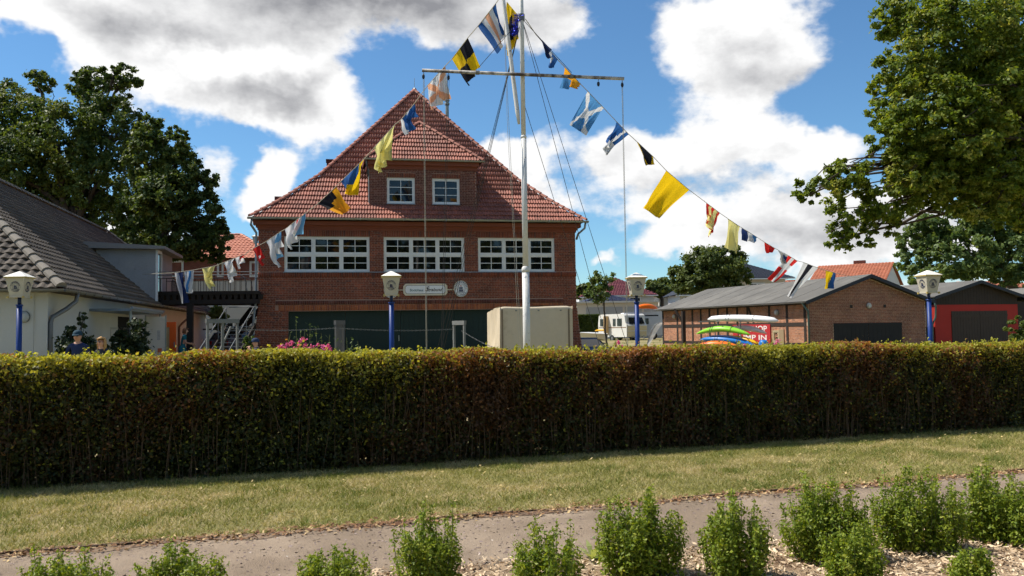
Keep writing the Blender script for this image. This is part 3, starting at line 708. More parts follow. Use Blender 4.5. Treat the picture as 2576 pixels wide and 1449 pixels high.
# rear and side walls (bricks not told apart there)
mb = MB(); BH.box(mb, 0.02, 14.02, 0.2, 6.5, -18, -0.36); mb.build('rear_walls', brickwallmat('brick_wall_far', (.26, .08, .05), (.19, .06, .04), (.3, .2, .16), (0.2, 0.98)), bh)
lint = [(w[0]-.1, w[1]+.1, w[3], w[3]+.27) for w in WIN]
holes = WIN+lint+[OPEN, (0.7, 13.4, 2.62, 3.07), (0, 14.04, 4.07, 4.285)]
Ms = brick_field(BH, 0, 14.04, 0.3, 6.12, holes, warp=flare)
Ms = np.array(Ms); cz = Ms[:, 2, 3]
pieces('brick', BRV, BRF, Ms, m_brick, wallb, near_order(Ms, cz > 1.3), 300, 'brickwork')
Ms = []
for l in lint: Ms += brick_field(BH, l[0], l[1], l[2]+.01, l[3], [], soldier=True, proud=.012)
Ms += brick_field(BH, -.02, 14.06, 4.07, 4.28, [], soldier=True, proud=.035)
o = instmesh('soldier_course', BRV, BRF, Ms, m_brick, wallb); o['kind'] = 'stuff'
Ms = brick_field(BH, 0.7, 13.4, 2.87, 3.05, [], soldier=True, proud=.03)
o = instmesh('panel_soldier_course', BRV, BRF, Ms, m_brick_d, wallb); o['kind'] = 'stuff'
Ms = brick_field(BH, 0.82, 13.4, 2.62, 2.865, [], soldier=True, proud=.012)
o = instmesh('door_lintel_course', BRV, BRF, Ms, m_brick_o, wallb); o['kind'] = 'stuff'
mb = MB(); BH.box(mb, 1.02, 13.09, 4.262, 4.292, -.05, .055); mb.build('window_sill', m_zincd, bh)
# cornice in steps
mb = MB(); BH.box(mb, -.04, 14.08, 6.10, 6.2, -.2, .05); BH.box(mb, -.10, 14.14, 6.2, 6.3, -.2, .11); BH.box(mb, -.2, 14.24, 6.3, 6.47, -.2, .3)
mb.build('cornice', m_plainred, bh)
for w in WIN: window_unit(BH, *w, bh, m_white, m_glass, cols=3, split=.5)
# boat doors
u = 1.225
for i in range(5):
    w = (13.2-1.225)/5; mb = MB(); a, b = u+i*w+.006, u+(i+1)*w-.006; BH.box(mb, a, b, .3, 2.62, -.30, -.24)
    for (p, q, r, s_) in ((a, a+.12, .3, 2.6), (b-.12, b, .3, 2.6), (a+.12, b-.12, 2.42, 2.6), (a+.12, b-.12, 1.3, 1.45), (a+.12, b-.12, .3, .5)): BH.box(mb, p, q, r, s_, -.24, -.215)
    for k in range(9): uu = a+.12+(k+.5)*(w-.24)/9; BH.box(mb, uu-.11, uu+.11, .5, 2.42, -.24, -.228)
    d = mb.build('boat_door', m_green, bh)
    mb = MB(); BH.box(mb, b-.09, b-.05, 1.25, 1.5, -.215, -.19); mb.build('handle', m_zinc, d)
# roof
ZE = 6.55; PROF = [(0, 0, 0, 0), (1.2, 1.0, 1.35, 1.25), (2.55, 2.3, 2.85, 2.65), (6.7, 7.6, 7.6, 7.15)]   # run, rise, left run, right run
cum = [0]
for a, b in zip(PROF[:-1], PROF[1:]): cum.append(cum[-1]+math.hypot(b[0]-a[0], b[1]-a[1]))
def prof(s):
    for i in range(3):
        if s <= cum[i+1]+1e-9:
            t = (s-cum[i])/(cum[i+1]-cum[i]); return [PROF[i][k]+t*(PROF[i+1][k]-PROF[i][k]) for k in range(4)]
    return list(PROF[-1])
UE0, UE1 = -0.30, 14.42
def rp(s, side, lift=0.0):
    d, z, l, r = prof(s); return BH(UE0+l if side < 0 else UE1-r, ZE+z+lift, 0.5-d)
NR = 28; ss = [cum[-1]*i/NR for i in range(NR+1)]
DW0, DW1 = 4.70, 9.51            # dormer walls
rows = [(rp(a, -1), rp(a, 1), rp(b, -1), rp(b, 1)) for a, b in zip(ss[:-1], ss[1:])]
Ms = slope_tiles(rows, 0.245)
loc = (Ms[:, :3, 3]+.5*Ms[:, :3, 0]-BH.O); uu = loc@BH.U; vv = -(loc@BH.N); zt = loc[:, 2]
inside = (uu > DW0+.05) & (uu < DW1-.05) & (vv > 0.30) & (zt < 9.3)
Ms = Ms[~inside]; zt = zt[~inside]
mb = MB()
for i in range(3):
    a, b = cum[i], cum[i+1]; mb.quad(rp(a, -1, -.01), rp(a, 1, -.01), rp(b, 1, -.01), rp(b, -1, -.01))
    # side slopes and the rear
    def back(s, side): d, z, l, r = prof(s); return BH(UE0+l if side < 0 else UE1-r, ZE+z, -18.5+d)
    mb.quad(rp(a, 1), back(a, 1), back(b, 1), rp(b, 1)); mb.quad(back(a, -1), rp(a, -1), rp(b, -1), back(b, -1)); mb.quad(back(a, 1), back(a, -1), back(b, -1), back(b, 1))
roof = mb.build('roof', m_under, bh)
pieces('roof_tile', TV, TF, Ms, m_tile, roof, near_order(Ms), 300, 'roof_tiles')
hipL = [rp(s, -1, .05) for s in cum]; hipR = [rp(s, 1, .05) for s in cum]
ridge_caps(hipL, .105, .36, m_ridge, roof); ridge_caps(hipR, .105, .36, m_ridge, roof)
ap = rp(cum[-1], -1, .06)
ridge_caps([ap-BH.N*.0, ap-BH.N*4.5], .105, .36, m_ridge, roof)
mb = MB(); mb.tube([ap+ZUP*.05, ap+ZUP*.62], .012, 5); mb.tube([ap-ZUP*.02, ap+ZUP*.12], [.1, .03], 8); mb.build('lightning_rod', m_zinc, bh)
# eave gutter
def gutter(a, b, r, m, parent, n=8):
    a, b = np.asarray(a), np.asarray(b); x = unit(np.cross(b-a, ZUP)); mb = MB(); k = 7
    for c in (a, b):
        for j in range(k): th = pi+pi*j/(k-1); mb.v.append(tuple(c+x*r*math.cos(th)+ZUP*r*math.sin(th)))
    for c in (a, b):
        for j in range(k): th = pi+pi*j/(k-1); mb.v.append(tuple(c+x*r*.85*math.cos(th)+ZUP*r*.85*math.sin(th)))
    for j in range(k-1): mb.f += [(j, j+1, k+j+1, k+j), (2*k+j+1, 2*k+j, 3*k+j, 3*k+j+1)]; mb.mi += [0, 0]
    mb.f += [(0, k, 3*k, 2*k), (k-1, 2*k-1+0, 4*k-1, 3*k-1), tuple(range(k-1, -1, -1)), tuple(range(k, 2*k))]; mb.mi += [0]*4
    L = np.linalg.norm(b-a); nb_ = int(L/0.9)
    for i in range(1, nb_): p = a+(b-a)*i/nb_; mb.box(p-unit(b-a)*.012-x*r*1.02-ZUP*r*1.02, unit(b-a)*.024, x*2.04*r, ZUP*r*1.1)
    return mb.build('gutter', m, parent)
gutter(BH(UE0-.1, ZE+.02, .57), BH(UE1+.1, ZE+.02, .57), .085, m_zinc, bh)
mb = MB(); mb.tube([BH(UE0+.08, ZE-.05, .5), BH(UE0+.03, ZE-.28, .42), BH(-.07, 5.95, .12), BH(-.09, 5.7, .09), BH(-.09, 3.2, .09), BH(-.19, 2.2, .09), BH(-.42, .4, .09)], .05, 8); mb.build('downpipe', m_zincd, bh, True)
mb = MB(); mb.tube([BH(UE1-.02, ZE-.05, .5), BH(UE1-.05, ZE-.3, .42), BH(14.15, 6.02, .1), BH(14.13, 5.8, -.1)], .05, 8); mb.build('downpipe', m_zincd, bh, True)
# flue pipe and chimneys behind the hips
p = at(1125, 296, 43.0); mb = MB(); mb.tube([p-ZUP*1.2, p+ZUP*.62], .085, 10); mb.lathe([(.13, 0), (.13, .1), (.1, .12)], p+ZUP*.66, 10); mb.lathe([(.14, 0), (.14, .05)], p+ZUP*.86, 10); mb.lathe([(.14, 0), (.10, .09)], p+ZUP*.98, 10); mb.tube([p+ZUP*.6, p+ZUP*1.05], .05, 6); mb.build('flue', m_zinc, bh)
p = at(836, 402, 41.5); mb = MB(); mb.cbox(p-ZUP*1.7, (.55, .55, 1.6), BH.ang); mb.cbox(p-ZUP*.099, (.62, .62, .07), BH.ang); mb.build('chimney', m_brick_d, bh)
p = at(706, 503, 38.0); mb = MB(); mb.cbox(p-ZUP*.8, (.5, .5, .92), BH.ang); mb.build('roof_hatch', m_brick_d, bh)
# dormer
DF = BH.moved(-0.35)
DWIN = [(5.475, 6.72, 7.37, 8.54), (7.50, 8.745, 7.37, 8.54)]
mb = MB(); wall_cells(DF, mb, DW0, DW1, 6.9, 9.26, DWIN, .25)
DF.box(mb, DW0, DW0+.2, 6.9, 9.26, -2.4, -.25); DF.box(mb, DW1-.2, DW1, 6.9, 9.26, -2.4, -.25)
dw = mb.build('dormer_wall', m_mortar, bh)
dl = [(w[0]-.03, w[1]+.03, 8.54, 8.75) for w in DWIN]
Ms = np.array(brick_field(DF, DW0, DW1, 7.19, 8.92, DWIN+dl+[(5.4, 8.9, 7.19, 7.36)], Hc=.0757))
pieces('brick', BRV, BRF, Ms, m_brick_d, dw, near_order(Ms), 300, 'brickwork')
Ms = []
for l in dl: Ms += brick_field(DF, l[0], l[1], l[2]+.012, l[3], [], soldier=True, proud=.012)
Ms += brick_field(DF, 5.4, 8.9, 7.18, 7.35, [], soldier=True, proud=.012)
o = instmesh('soldier_course', BRV, BRF, Ms, m_brick, dw); o['kind'] = 'stuff'
for w in DWIN:
    window_unit(DF, *w, bh, m_white, m_glass, cols=1, pr=3, pc=2, fw=.085); mb = MB(); DF.box(mb, w[0]-.02, w[1]+.02, w[2]-.035, w[2]-.003, -.05, .05); mb.build('window_sill', m_zincd, bh)
mb = MB(); DF.box(mb, DW0-.03, DW1+.03, 8.92, 9.08, -2.3, .05); DF.box(mb, DW0-.1, DW1+.1, 9.08, 9.26, -2.3, .22); mb.build('dormer_cornice', m_plainred, bh)
mb = MB(); DF.box(mb, DW0-.05, DW1+.08, 7.14, 7.19, -.05, .07); mb.prism([DF(DW0-.1, 7.035, .30), DF(DW1+.2, 7.035, .30), DF(DW1+.08, 7.15, .05), DF(DW0-.05, 7.15, .05)], ZUP*.012); mb.box(DF(DW0-.25, 7.0, .02), BH.U*.26, BH.N*.28, ZUP*.04); mb.build('apron_flashing', m_zincd, bh)
mb = MB(); DF.box(mb, DW0-.035, DW0-.004, 7.1, 8.9, -.4, .012); mb.build('corner_flashing', m_zinc, bh)
UD0, UD1, ZD = 4.53, 9.79, 9.30; AP = (7.13, 11.45)
def dp(t, side): return BH(UD0+(AP[0]-UD0)*t if side < 0 else UD1+(AP[0]-UD1)*t, ZD+(AP[1]-ZD)*t, -.05-2.05*t)
mb = MB(); mb.quad(dp(0, -1), dp(0, 1), dp(1, 1)); e = BH(AP[0], AP[1], -4.15)
mb.quad(BH(UD0, ZD, -2.45), dp(0, -1), dp(1, -1), e); mb.quad(dp(0, 1), BH(UD1, ZD, -2.45), e, dp(1, 1))
dr = mb.build('dormer_roof', m_under, bh)
rows = []
for i in range(9):
    a, b = i/9, (i+1)/9; rows.append((dp(a, -1), dp(a, 1), dp(b, -1), dp(b, 1)))
Ms = slope_tiles(rows, .245); pieces('roof_tile', TV, TF, Ms, m_tile, dr, near_order(Ms), 300, 'roof_tiles')
rows = []
for i in range(9):
    a, b = i/9, (i+1)/9; q = lambda t: BH(UD1+(AP[0]-UD1)*t, ZD+(AP[1]-ZD)*t, -2.45-1.7*t); rows.append((dp(a, 1), q(a), dp(b, 1), q(b)))
    q2 = lambda t: BH(UD0+(AP[0]-UD0)*t, ZD+(AP[1]-ZD)*t, -2.45-1.7*t); rows.append((q2(a), dp(a, -1), q2(b), dp(b, -1)))
o = instmesh('roof_tiles', TV, TF, slope_tiles(rows, .245), m_tile, dr); o['kind'] = 'stuff'
ridge_caps([dp(0, -1)+ZUP*.04, dp(1, -1)+ZUP*.05], .095, .36, m_ridge, dr); ridge_caps([dp(0, 1)+ZUP*.04, dp(1, 1)+ZUP*.05], .095, .36, m_ridge, dr); ridge_caps([dp(1, 1)+ZUP*.05, e+ZUP*.05], .095, .36, m_ridge, dr)
gutter(BH(UD0-.08, ZD+.01, .02), BH(UD1+.08, ZD+.01, .02), .07, m_zinc, bh)
mb = MB(); mb.tube([BH(UD0+.05, ZD-.05, -.05), BH(UD0+.06, 9.0, -.1), BH(DW0-.06, 8.8, -.3), BH(DW0-.06, 8.55, -.36)], .04, 8); mb.build('dormer_downpipe', mat('dark_pipe', (.05, .05, .05), .6), bh, True)

# ------------------------------------------------------------------ signs on the boathouse wall
m_cream = mat('cream_sign_border', (0.62, 0.55, 0.42), 0.5, 0.08); m_signw = mat('white_sign_face', (0.72, 0.73, 0.74), 0.4, 0.05)
m_navy = mat('navy_print', (0.02, 0.03, 0.09), 0.5, 0.1); m_print = mat('black_print', (0.02, 0.02, 0.025), 0.5); m_teal = mat('teal_print', (0.03, 0.14, 0.17), 0.5); m_redp = mat('red_print', (0.45, 0.02, 0.02), 0.5); m_gold = mat('ochre_print', (0.45, 0.30, 0.09), .5)
def chamfer(u0, u1, z0, z1, c): return [(u0+c, z0), (u1-c, z0), (u1, z0+c), (u1, z1-c), (u1-c, z1), (u0+c, z1), (u0, z1-c), (u0, z0+c)]
sg = thing('name_sign', 'white name sign with cream border reading Bootshaus Stralsund', 'sign', BH(7.1, 3.24, .05))
mb = MB(); mb.prism([BH(u, z, .05) for u, z in chamfer(6.127, 8.076, 3.242, 3.763, .1)], BH.N*.04); mb.build('border', m_cream, sg)
mb = MB(); mb.prism([BH(u, z, .091) for u, z in chamfer(6.205, 7.998, 3.315, 3.69, .08)], BH.N*.004); mb.build('outline', m_print, sg)
mb = MB(); mb.prism([BH(u, z, .0955) for u, z in chamfer(6.218, 7.985, 3.328, 3.677, .075)], BH.N*.004); mb.build('face', m_signw, sg)
mb = MB(); add_text(mb, BH, 6.71, 3.475, .1, text_mesh('Bootshaus', .155, 0, bold=.003), sx=.92); mb.build('lettering', m_teal, sg)
mb = MB(); add_text(mb, BH, 7.47, 3.49, .1, text_mesh('Stralsund', .21, .45), sx=.88); add_text(mb, BH, 7.15, 3.52, .1, text_mesh('S', .30, .45), sx=.9); mb.build('script_lettering', m_print, sg)
for k, (a, b) in enumerate(((5.9, 6.127), (8.076, 8.38))):
    mb = MB(); BH.box(mb, a, b, 3.475, 3.505, .04, .07); mb.build('bracket_bar', m_cream, sg)
def emblem(mb, fr, u, z, off, R, rx=1.0, ink=0, gold=None, red=None, ring_text=True):
    """round beer emblem: lettering in a ring, two-masted ship in the middle; local flat relief"""
    if ring_text:
        for (word, c0, flip, span) in (('FLENSBURGER', pi/2, 1, 2.5), ('PILSENER', -pi/2, -1, 1.75)):
            for i, ch in enumerate(word):
                a = c0+flip*(-span/2+span*(i/(len(word)-1)))*-1
                add_text(mb, fr, u+rx*R*.80*math.cos(a), z+R*.80*math.sin(a), off, text_mesh(ch, R*.30, 0, extrude=.002, bold=.004*R/.36), ink, a-pi/2*flip, rx)
    def disc(r0, r1, m, n=28):
        for i in range(n):
            a, b = 2*pi*i/n, 2*pi*(i+1)/n
            mb.quad(*[fr(u+rx*r*math.cos(t), z+r*math.sin(t), off+.002) for (r, t) in ((r0, a), (r1, a), (r1, b), (r0, b))], m=m)
    disc(R*.93, R*.965, ink); disc(R*.56, R*.595, ink)
    def poly(pts, m): mb.prism([fr(u+rx*R*x, z+R*y, off+.001) for x, y in pts], fr.N*.003, m)
    poly([(-.36, -.15), (-.28, -.32), (.26, -.32), (.36, -.12), (.1, -.17), (-.15, -.17)], ink)
    for (x, h, w) in ((-.14, .34, .17), (.12, .28, .15)):
        poly([(x-.015, -.2), (x+.015, -.2), (x+.015, h), (x-.015, h)], ink); 
        for (ya, yb) in ((-.1, .04), (.08, .19)): poly([(x-w, ya), (x+w*.9, ya), (x+w*.7, yb), (x-w*.8, yb)], ink)
    poly([(-.4, -.36), (.4, -.36), (.3, -.44), (-.3, -.44)], ink)
    if red is not None: poly([(-.12, .33), (.1, .28), (.1, .38), (-.12, .43)], red)
    if gold is not None:
        for sgn in (-1, 1): poly([(sgn*.70, -.1), (sgn*.80, -.02), (sgn*.78, .12), (sgn*.68, .08)], gold)
for (u, z, lab) in ((8.687, 3.53, 'round white beer sign with ship emblem right of the name sign'), (5.60, 3.49, 'round white beer sign with ship emblem half hidden behind a lamp')):
    r = thing('beer_sign', lab, 'sign', BH(u, z-.36, .05), 0, 'round beer signs on the boathouse'); R, rx = .37, .86
    def ell(k, o, t): return MB().prism([BH(u+rx*R*k*math.cos(2*pi*i/32), z+R*k*math.sin(2*pi*i/32), o) for i in range(32)], BH.N*t)
    ell(1, .04, .05).build('rim', m_cream, r); ell(.94, .091, .004).build('face', m_signw, r)
    mb = MB(); emblem(mb, BH, u, z, .097, R*.96, rx, 0, 1, 2); mb.build('emblem', [m_navy, m_gold, m_redp], r)
# ------------------------------------------------------------------ trees and bushes
def crown_leaves(lobes, n, size, seed, puff=0.30, shell=0.45, flat=1.0):
    """leaf quads in puffs spread over ellipsoid lobes; lobes: (centre, (rx, ry, rz))"""
    g = np.random.default_rng(seed); area = np.array([(r[0]*r[1]*r[2])**(2/3) for _, r in lobes]); area = area/area.sum(); cs = []; nbs = []
    for (c, r), a in zip(lobes, area):
        k = int(n*a); mean = (r[0]*r[1]*r[2])**(1/3); npf = max(6, int(k/70))
        d = g.normal(0, 1, (npf, 3)); d /= np.linalg.norm(d, axis=1)[:, None]; rad = shell+(1-shell)*g.uniform(0, 1, npf)**0.6
        pc = np.asarray(c)+d*np.asarray(r)*rad[:, None]; pr = puff*mean*g.uniform(.5, 1.2, npf)*(0.75 if npf > 30 else 1)
        i = g.integers(0, npf, k); e = g.normal(0, .55, (k, 3)); e[:, 2] *= .75*flat
        cs.append(pc[i]+e*pr[i][:, None]); nbs.append(d[i]*.6+e*.3+ZUP*.55)
    c = np.concatenate(cs); nb = np.concatenate(nbs); m = len(c)
    return leaves(c, size*g.uniform(.6, 1.25, m), .68, nb, .45)
def branch(mb, a, b, r0, r1, g, n=5, wig=.06, sides=6):
    a, b = np.asarray(a, float), np.asarray(b, float); L = np.linalg.norm(b-a); pts = []
    for i in range(n+1):
        t = i/n; p = a+(b-a)*t+ZUP*L*.10*math.sin(pi*t)
        if 0 < i < n: p = p+g.normal(0, wig*L*.5, 3)
        pts.append(p)
    mb.tube(pts, [r0+(r1-r0)*i/n for i in range(n+1)], sides); return pts
m_bark = mat('tree_bark', (0.075, 0.058, 0.045), 0.95, 0.35, 3, 25, 0.6)
def tree(label, base, trunk_r, fork, lobes, n, size, m, seed, cat='tree', name='tree', group=None, twigs=3, puff=.30, shell=.45):
    g = np.random.default_rng(seed+100); base = np.asarray(base, float); root = thing(name, label, cat, base, 0, group)
    mb = MB(); top = np.asarray(fork, float); branch(mb, base-ZUP*.15, top, trunk_r, trunk_r*.72, g, 6, .02, 9)
    for (c, r) in lobes:
        c = np.asarray(c); rr = trunk_r*.16+.05*min(r)*trunk_r*.7; pts = branch(mb, top-ZUP*g.uniform(0, .25)*np.linalg.norm(top-base), c+np.asarray(r)*V(0, 0, -.1), min(trunk_r*.55, rr*1.6), rr*.35, g)
        for q in range(twigs):
            d = g.normal(0, 1, 3); d /= np.linalg.norm(d); d[2] = abs(d[2])*.8; branch(mb, pts[g.integers(2, 5)], c+d*np.asarray(r)*.85, rr*.5, .012, g, 4, .08, 4)
    mb.build('trunk', m_bark, root, True)
    o = npmesh('crown', crown_leaves(lobes, n, size, seed, puff, shell), 4, m, root)
    return root
def lob(x, y, rpx, Y, ry=None, dY=0.0):       # lobe from picture position and radius in picture px
    k = Y/FOC; a, b = (rpx if hasattr(rpx, '__len__') else (rpx, rpx)); return (at(x, y, Y+dY), (a*k, (ry if ry else (a+b)/2*k), b*k))
m_oak = leafmat('oak_leaf', (0.036, 0.068, 0.015), (0.105, 0.148, 0.03), (0.155, 0.185, 0.038), (.55, .70, .35), trans=.40)
m_linden = leafmat('linden_leaf', (0.068, 0.122, 0.012), (0.195, 0.245, 0.026), (0.39, 0.40, 0.10), (.56, .72, .9), trans=.48)
m_mid = leafmat('maple_leaf', (0.055, 0.085, 0.02), (0.13, 0.165, 0.04), trans=.4)
m_ash = leafmat('ash_leaf', (0.065, 0.115, 0.028), (0.155, 0.21, 0.055), trans=.38)
YT = 56.0
tree('huge dark leafy tree with broad ragged crown behind the grey roof', at(165, 880, YT)*V(1, 1, 0), .75, at(180, 520, YT), [
    lob(60, 300, (90, 80), YT), lob(95, 210, (38, 48), YT), lob(20, 240, (45, 50), YT, dY=1), lob(250, 235, (75, 70), YT), lob(285, 185, (35, 32), YT, dY=-1), lob(335, 190, (24, 34), YT), lob(215, 205, (35, 38), YT),
    lob(140, 340, (110, 90), YT, dY=-2), lob(280, 330, (90, 90), YT, dY=-1), lob(30, 420, (90, 90), YT, dY=-2), lob(160, 460, (120, 90), YT, dY=1), lob(250, 450, (100, 90), YT, dY=-1), lob(110, 560, (120, 70), YT), lob(270, 560, (90, 70), YT, dY=2), lob(-60, 380, (110, 150), YT), lob(-70, 520, (110, 110), YT)], 96000, .12, m_oak, 11, puff=.23, shell=.38)
YT = 52.0
tree('dark leafy tree with pointed tops right of the huge one', at(400, 880, YT)*V(1, 1, 0), .45, at(405, 600, YT), [
    lob(375, 330, (38, 48), YT), lob(370, 400, (55, 70), YT), lob(440, 365, (36, 55), YT), lob(460, 430, (55, 60), YT), lob(515, 455, (40, 30), YT), lob(420, 500, (75, 75), YT, dY=-1), lob(505, 540, (60, 60), YT), lob(360, 540, (70, 80), YT, dY=1), lob(450, 600, (85, 55), YT), lob(545, 600, (48, 34), YT), lob(345, 620, (70, 45), YT), lob(520, 640, (50, 25), YT, dY=1)], 68000, .112, m_oak, 12, puff=.23, shell=.38)
# big linden at the right, its trunk outside the picture
YT = 25.0
tree('big sunlit linden reaching in from the upper right corner', V(20.2, 28.0, 0), .42, V(20.0, 28.0, 5.5), [
    lob(2310, 40, (110, 80), YT), lob(2420, 90, (130, 120), YT, dY=-1), lob(2240, 60, (45, 40), YT), lob(2290, 170, (95, 70), YT, dY=-.6), lob(2240, 265, (72, 70), YT), lob(2350, 270, (110, 90), YT, dY=-1.5), lob(2240, 355, (65, 50), YT, dY=-.4),
    lob(2480, 230, (130, 120), YT, dY=.4), lob(2330, 385, (100, 70), YT), lob(2130, 440, (62, 48), YT, dY=-.5), lob(2060, 470, (55, 30), YT, dY=-.5), lob(2150, 530, (75, 55), YT), lob(2115, 595, (42, 42), YT), lob(2240, 500, (70, 70), YT, dY=-.6), lob(2330, 480, (80, 50), YT, dY=.5), lob(2470, 400, (120, 90), YT, dY=.6), lob(2240, 570, (32, 28), YT), lob(2430, 490, (90, 45), YT, dY=.5), lob(2560, 350, (120, 160), YT, dY=.5), lob(2570, 480, (80, 70), YT), lob(2560, 80, (130, 130), YT), lob(2120, 415, (30, 24), YT, dY=-.5), lob(2660, 250, (150, 250), YT, dY=1), lob(2420, 330, (110, 90), YT, dY=-1.6), lob(2520, 440, (90, 80), YT, dY=-1.2), lob(2370, 440, (80, 70), YT, dY=-1.0), lob(2460, 520, (80, 35), YT, dY=-.8), lob(2300, 440, (70, 70), YT, dY=-1.0), lob(2540, 200, (100, 100), YT, dY=-1.4), lob(2550, 540, (70, 40), YT, dY=-.6), lob(2180, 600, (30, 26), YT), lob(2030, 490, (30, 26), YT, dY=-.4), lob(2280, 330, (60, 60), YT, dY=-1.3)], 172000, .063, m_linden, 13, puff=.22, shell=.42)
YT = 66.0
tree('tall leafy tree behind the red shed at the right edge', V(41.5, 67, 0), .4, at(2480, 620, YT), [
    lob(2330, 590, (62, 55), YT), lob(2400, 550, (80, 60), YT), lob(2310, 650, (60, 45), YT), lob(2420, 640, (90, 60), YT, dY=-2), lob(2510, 560, (90, 80), YT, dY=-1), lob(2550, 640, (80, 60), YT, dY=-2), lob(2500, 490, (80, 45), YT), lob(2620, 560, (90, 110), YT), lob(2280, 620, (30, 40), YT), lob(2350, 690, (90, 26), YT, dY=-2), lob(2520, 690, (90, 24), YT, dY=-2)], 42000, .16, m_ash, 14, puff=.24)
YT = 78.0
tree('round full tree before the dark-roofed house', at(1790, 860, YT)*V(1, 1, 0), .28, at(1790, 730, YT), [
    lob(1765, 655, (52, 32), YT), lob(1800, 670, (80, 50), YT, dY=-1), lob(1835, 645, (42, 26), YT), lob(1710, 690, (30, 32), YT), lob(1750, 710, (68, 34), YT, dY=-1), lob(1845, 700, (40, 40), YT), lob(1800, 722, (70, 22), YT, dY=-1), lob(1700, 722, (22, 20), YT)], 26000, .15, m_mid, 15, puff=.24)
YT = 60.0
tree('slender young tree with airy crown beside the boathouse corner', at(1528, 860, YT)*V(1, 1, 0), .07, at(1516, 745, YT), [
    lob(1500, 720, (28, 30), YT), lob(1525, 705, (22, 26), YT), lob(1512, 745, (30, 16), YT), lob(1490, 740, (18, 20), YT), lob(1505, 692, (14, 12), YT)], 3200, .10, m_ash, 16, puff=.35)
YT = 118.0
for i, (x, y, a, b, lab) in enumerate(((1665, 722, 26, 22, 'rounded dark tree between maroon house and little orange roof'), (1640, 718, 14, 16, 'small dark tree just behind the maroon roof'), (1475, 730, 28, 14, 'distant low tree line piece beside the boathouse corner'))):
    tree(lab, at(x, 800, YT)*V(1, 1, 0), .3, at(x, y+15, YT), [lob(x, y, (a, b), YT), lob(x-a*.5, y+8, (a*.6, b*.7), YT), lob(x+a*.5, y+8, (a*.6, b*.7), YT)], 2600, .36, m_mid, 20+i)
def bush(label, lobes, n, size, m, seed, base=None, cat='bush', name='bush', puff=.35, shell=.3):
    c0 = np.asarray(lobes[0][0]) if base is None else np.asarray(base, float); b = V(c0[0], c0[1], gz(c0[0], c0[1])) if base is None else c0
    root = thing(name, label, cat, b); mb = MB(); g = np.random.default_rng(seed)
    for (c, r) in lobes:
        for q in range(4): e = np.asarray(c)+g.normal(0, .4, 3)*np.asarray(r); branch(mb, b+V(g.normal(0, .05), g.normal(0, .05), -.03), e, .018, .005, g, 4, .05, 4)
    mb.build('stems', m_bark, root); o = npmesh('leaves', crown_leaves(lobes, n, size, seed, puff, shell), 4, m, root); o['kind'] = 'stuff'
    return root
m_darkbush = leafmat('dark_bush_leaf', (0.022, 0.038, 0.012), (0.045, 0.065, 0.018), trans=.25)

# ------------------------------------------------------------------ long white building on the left
LB = Frame((-11.46, 21.5, 0), math.radians(102.77)); LE = Frame(LB.O+V(-.975, -.221, 0)*10.0, math.radians(12.77))
ZW, ZR, LW, LL = 2.9, 7.3, 5.0, 32.0
m_plaster = mat('white_plaster', (0.52, 0.505, 0.47), 0.9, 0.08, 1.2, 30, 0.15, dirt_shade=((0.50, 0.46, 0.40), 0.6, 0.8, 1.5))
m_grey = mat('grey_concrete_tile', (0.095, 0.078, 0.062), 0.85, 0.25, 0.7, 30, 0.25, col2=(0.064, 0.053, 0.043), mixs=(.4, .65), island=.3, objr=.3, dirt_shade=((0.15, 0.145, 0.08), .66, .8, .8))
m_greyr = mat('grey_ridge_tile', (0.19, 0.168, 0.14), 0.85, 0.25, 2, 30, .2, objr=.3)
m_pipe = mat('grey_metal_pipe', (0.17, 0.17, 0.165), 0.5, 0.15, 3, metal=.3)
wb = thing('white_building', 'long white plastered building with grey tiled hip roof and box dormer', 'building', LB(16, 0, -5))
mb = MB(); LB.box(mb, .45, 31.5, 0, 2.85, -.75, -.45); LB.box(mb, .45, 31.5, 0, 2.85, -9.55, -9.25); LE.box(mb, .76, 9.24, 0, 2.85, -.75, -.45); LB.box(mb, 31.2, 31.5, 0, 2.85, -9.24, -.76); mb.build('wall', m_plaster, wb)
mb = MB(); LE.box(mb, 9.32, 9.575, 0, 2.83, -.45, -.40); mb.build('corner_pilaster', m_plaster, wb)
mb = MB(); LB.box(mb, .1, 31.9, 2.84, 2.88, -9.8, -.1); mb.build('soffit', mat('brown_soffit', (.10, .08, .06), .9), wb)
def le(u, f): return LE(u, ZW+(ZR-ZW)*f, -LW*f)
def lo(t, f): return LB(t, ZW+(ZR-ZW)*f, -LW*f)
mb = MB(); mb.quad(LB(0, ZW, 0), LB(LL, ZW, 0), lo(LL-5, 1), lo(5, 1)); mb.quad(LE(0, ZW, 0), LE(10, ZW, 0), le(5, 1)); mb.quad(LB(LL, ZW, -10), LB(0, ZW, -10), lo(5, 1), lo(LL-5, 1)); mb.quad(LB(LL, ZW, 0), LB(LL, ZW, -10), lo(LL-5, 1))
rf = mb.build('roof', m_under, wb)
NRW = 27; rows = []
for i in range(NRW):
    a, b = i/NRW, (i+1)/NRW; rows.append((lo(5*a, a), lo(LL-5*a, a), lo(5*b, b), lo(LL-5*b, b))); rows.append((le(5*a, a), le(10-5*a, a), le(5*b, b), le(10-5*b, b)))
Ms = slope_tiles(rows, .245)
cc = Ms[:, :3, 3]; vis = (cc[:, 0]/cc[:, 1] > -.62)
pieces('roof_tile', TV1, TF1, Ms, m_grey, rf, near_order(Ms, vis), 300, 'roof_tiles')
ridge_caps([LB(0, ZW+.05, 0), lo(5, 1)+ZUP*.06], .13, .40, m_greyr, rf); ridge_caps([lo(5, 1)+ZUP*.06, lo(LL-5, 1)+ZUP*.06], .13, .42, m_greyr, rf); ridge_caps([LB(LL, ZW+.05, 0), lo(LL-5, 1)+ZUP*.06], .13, .42, m_greyr, rf)
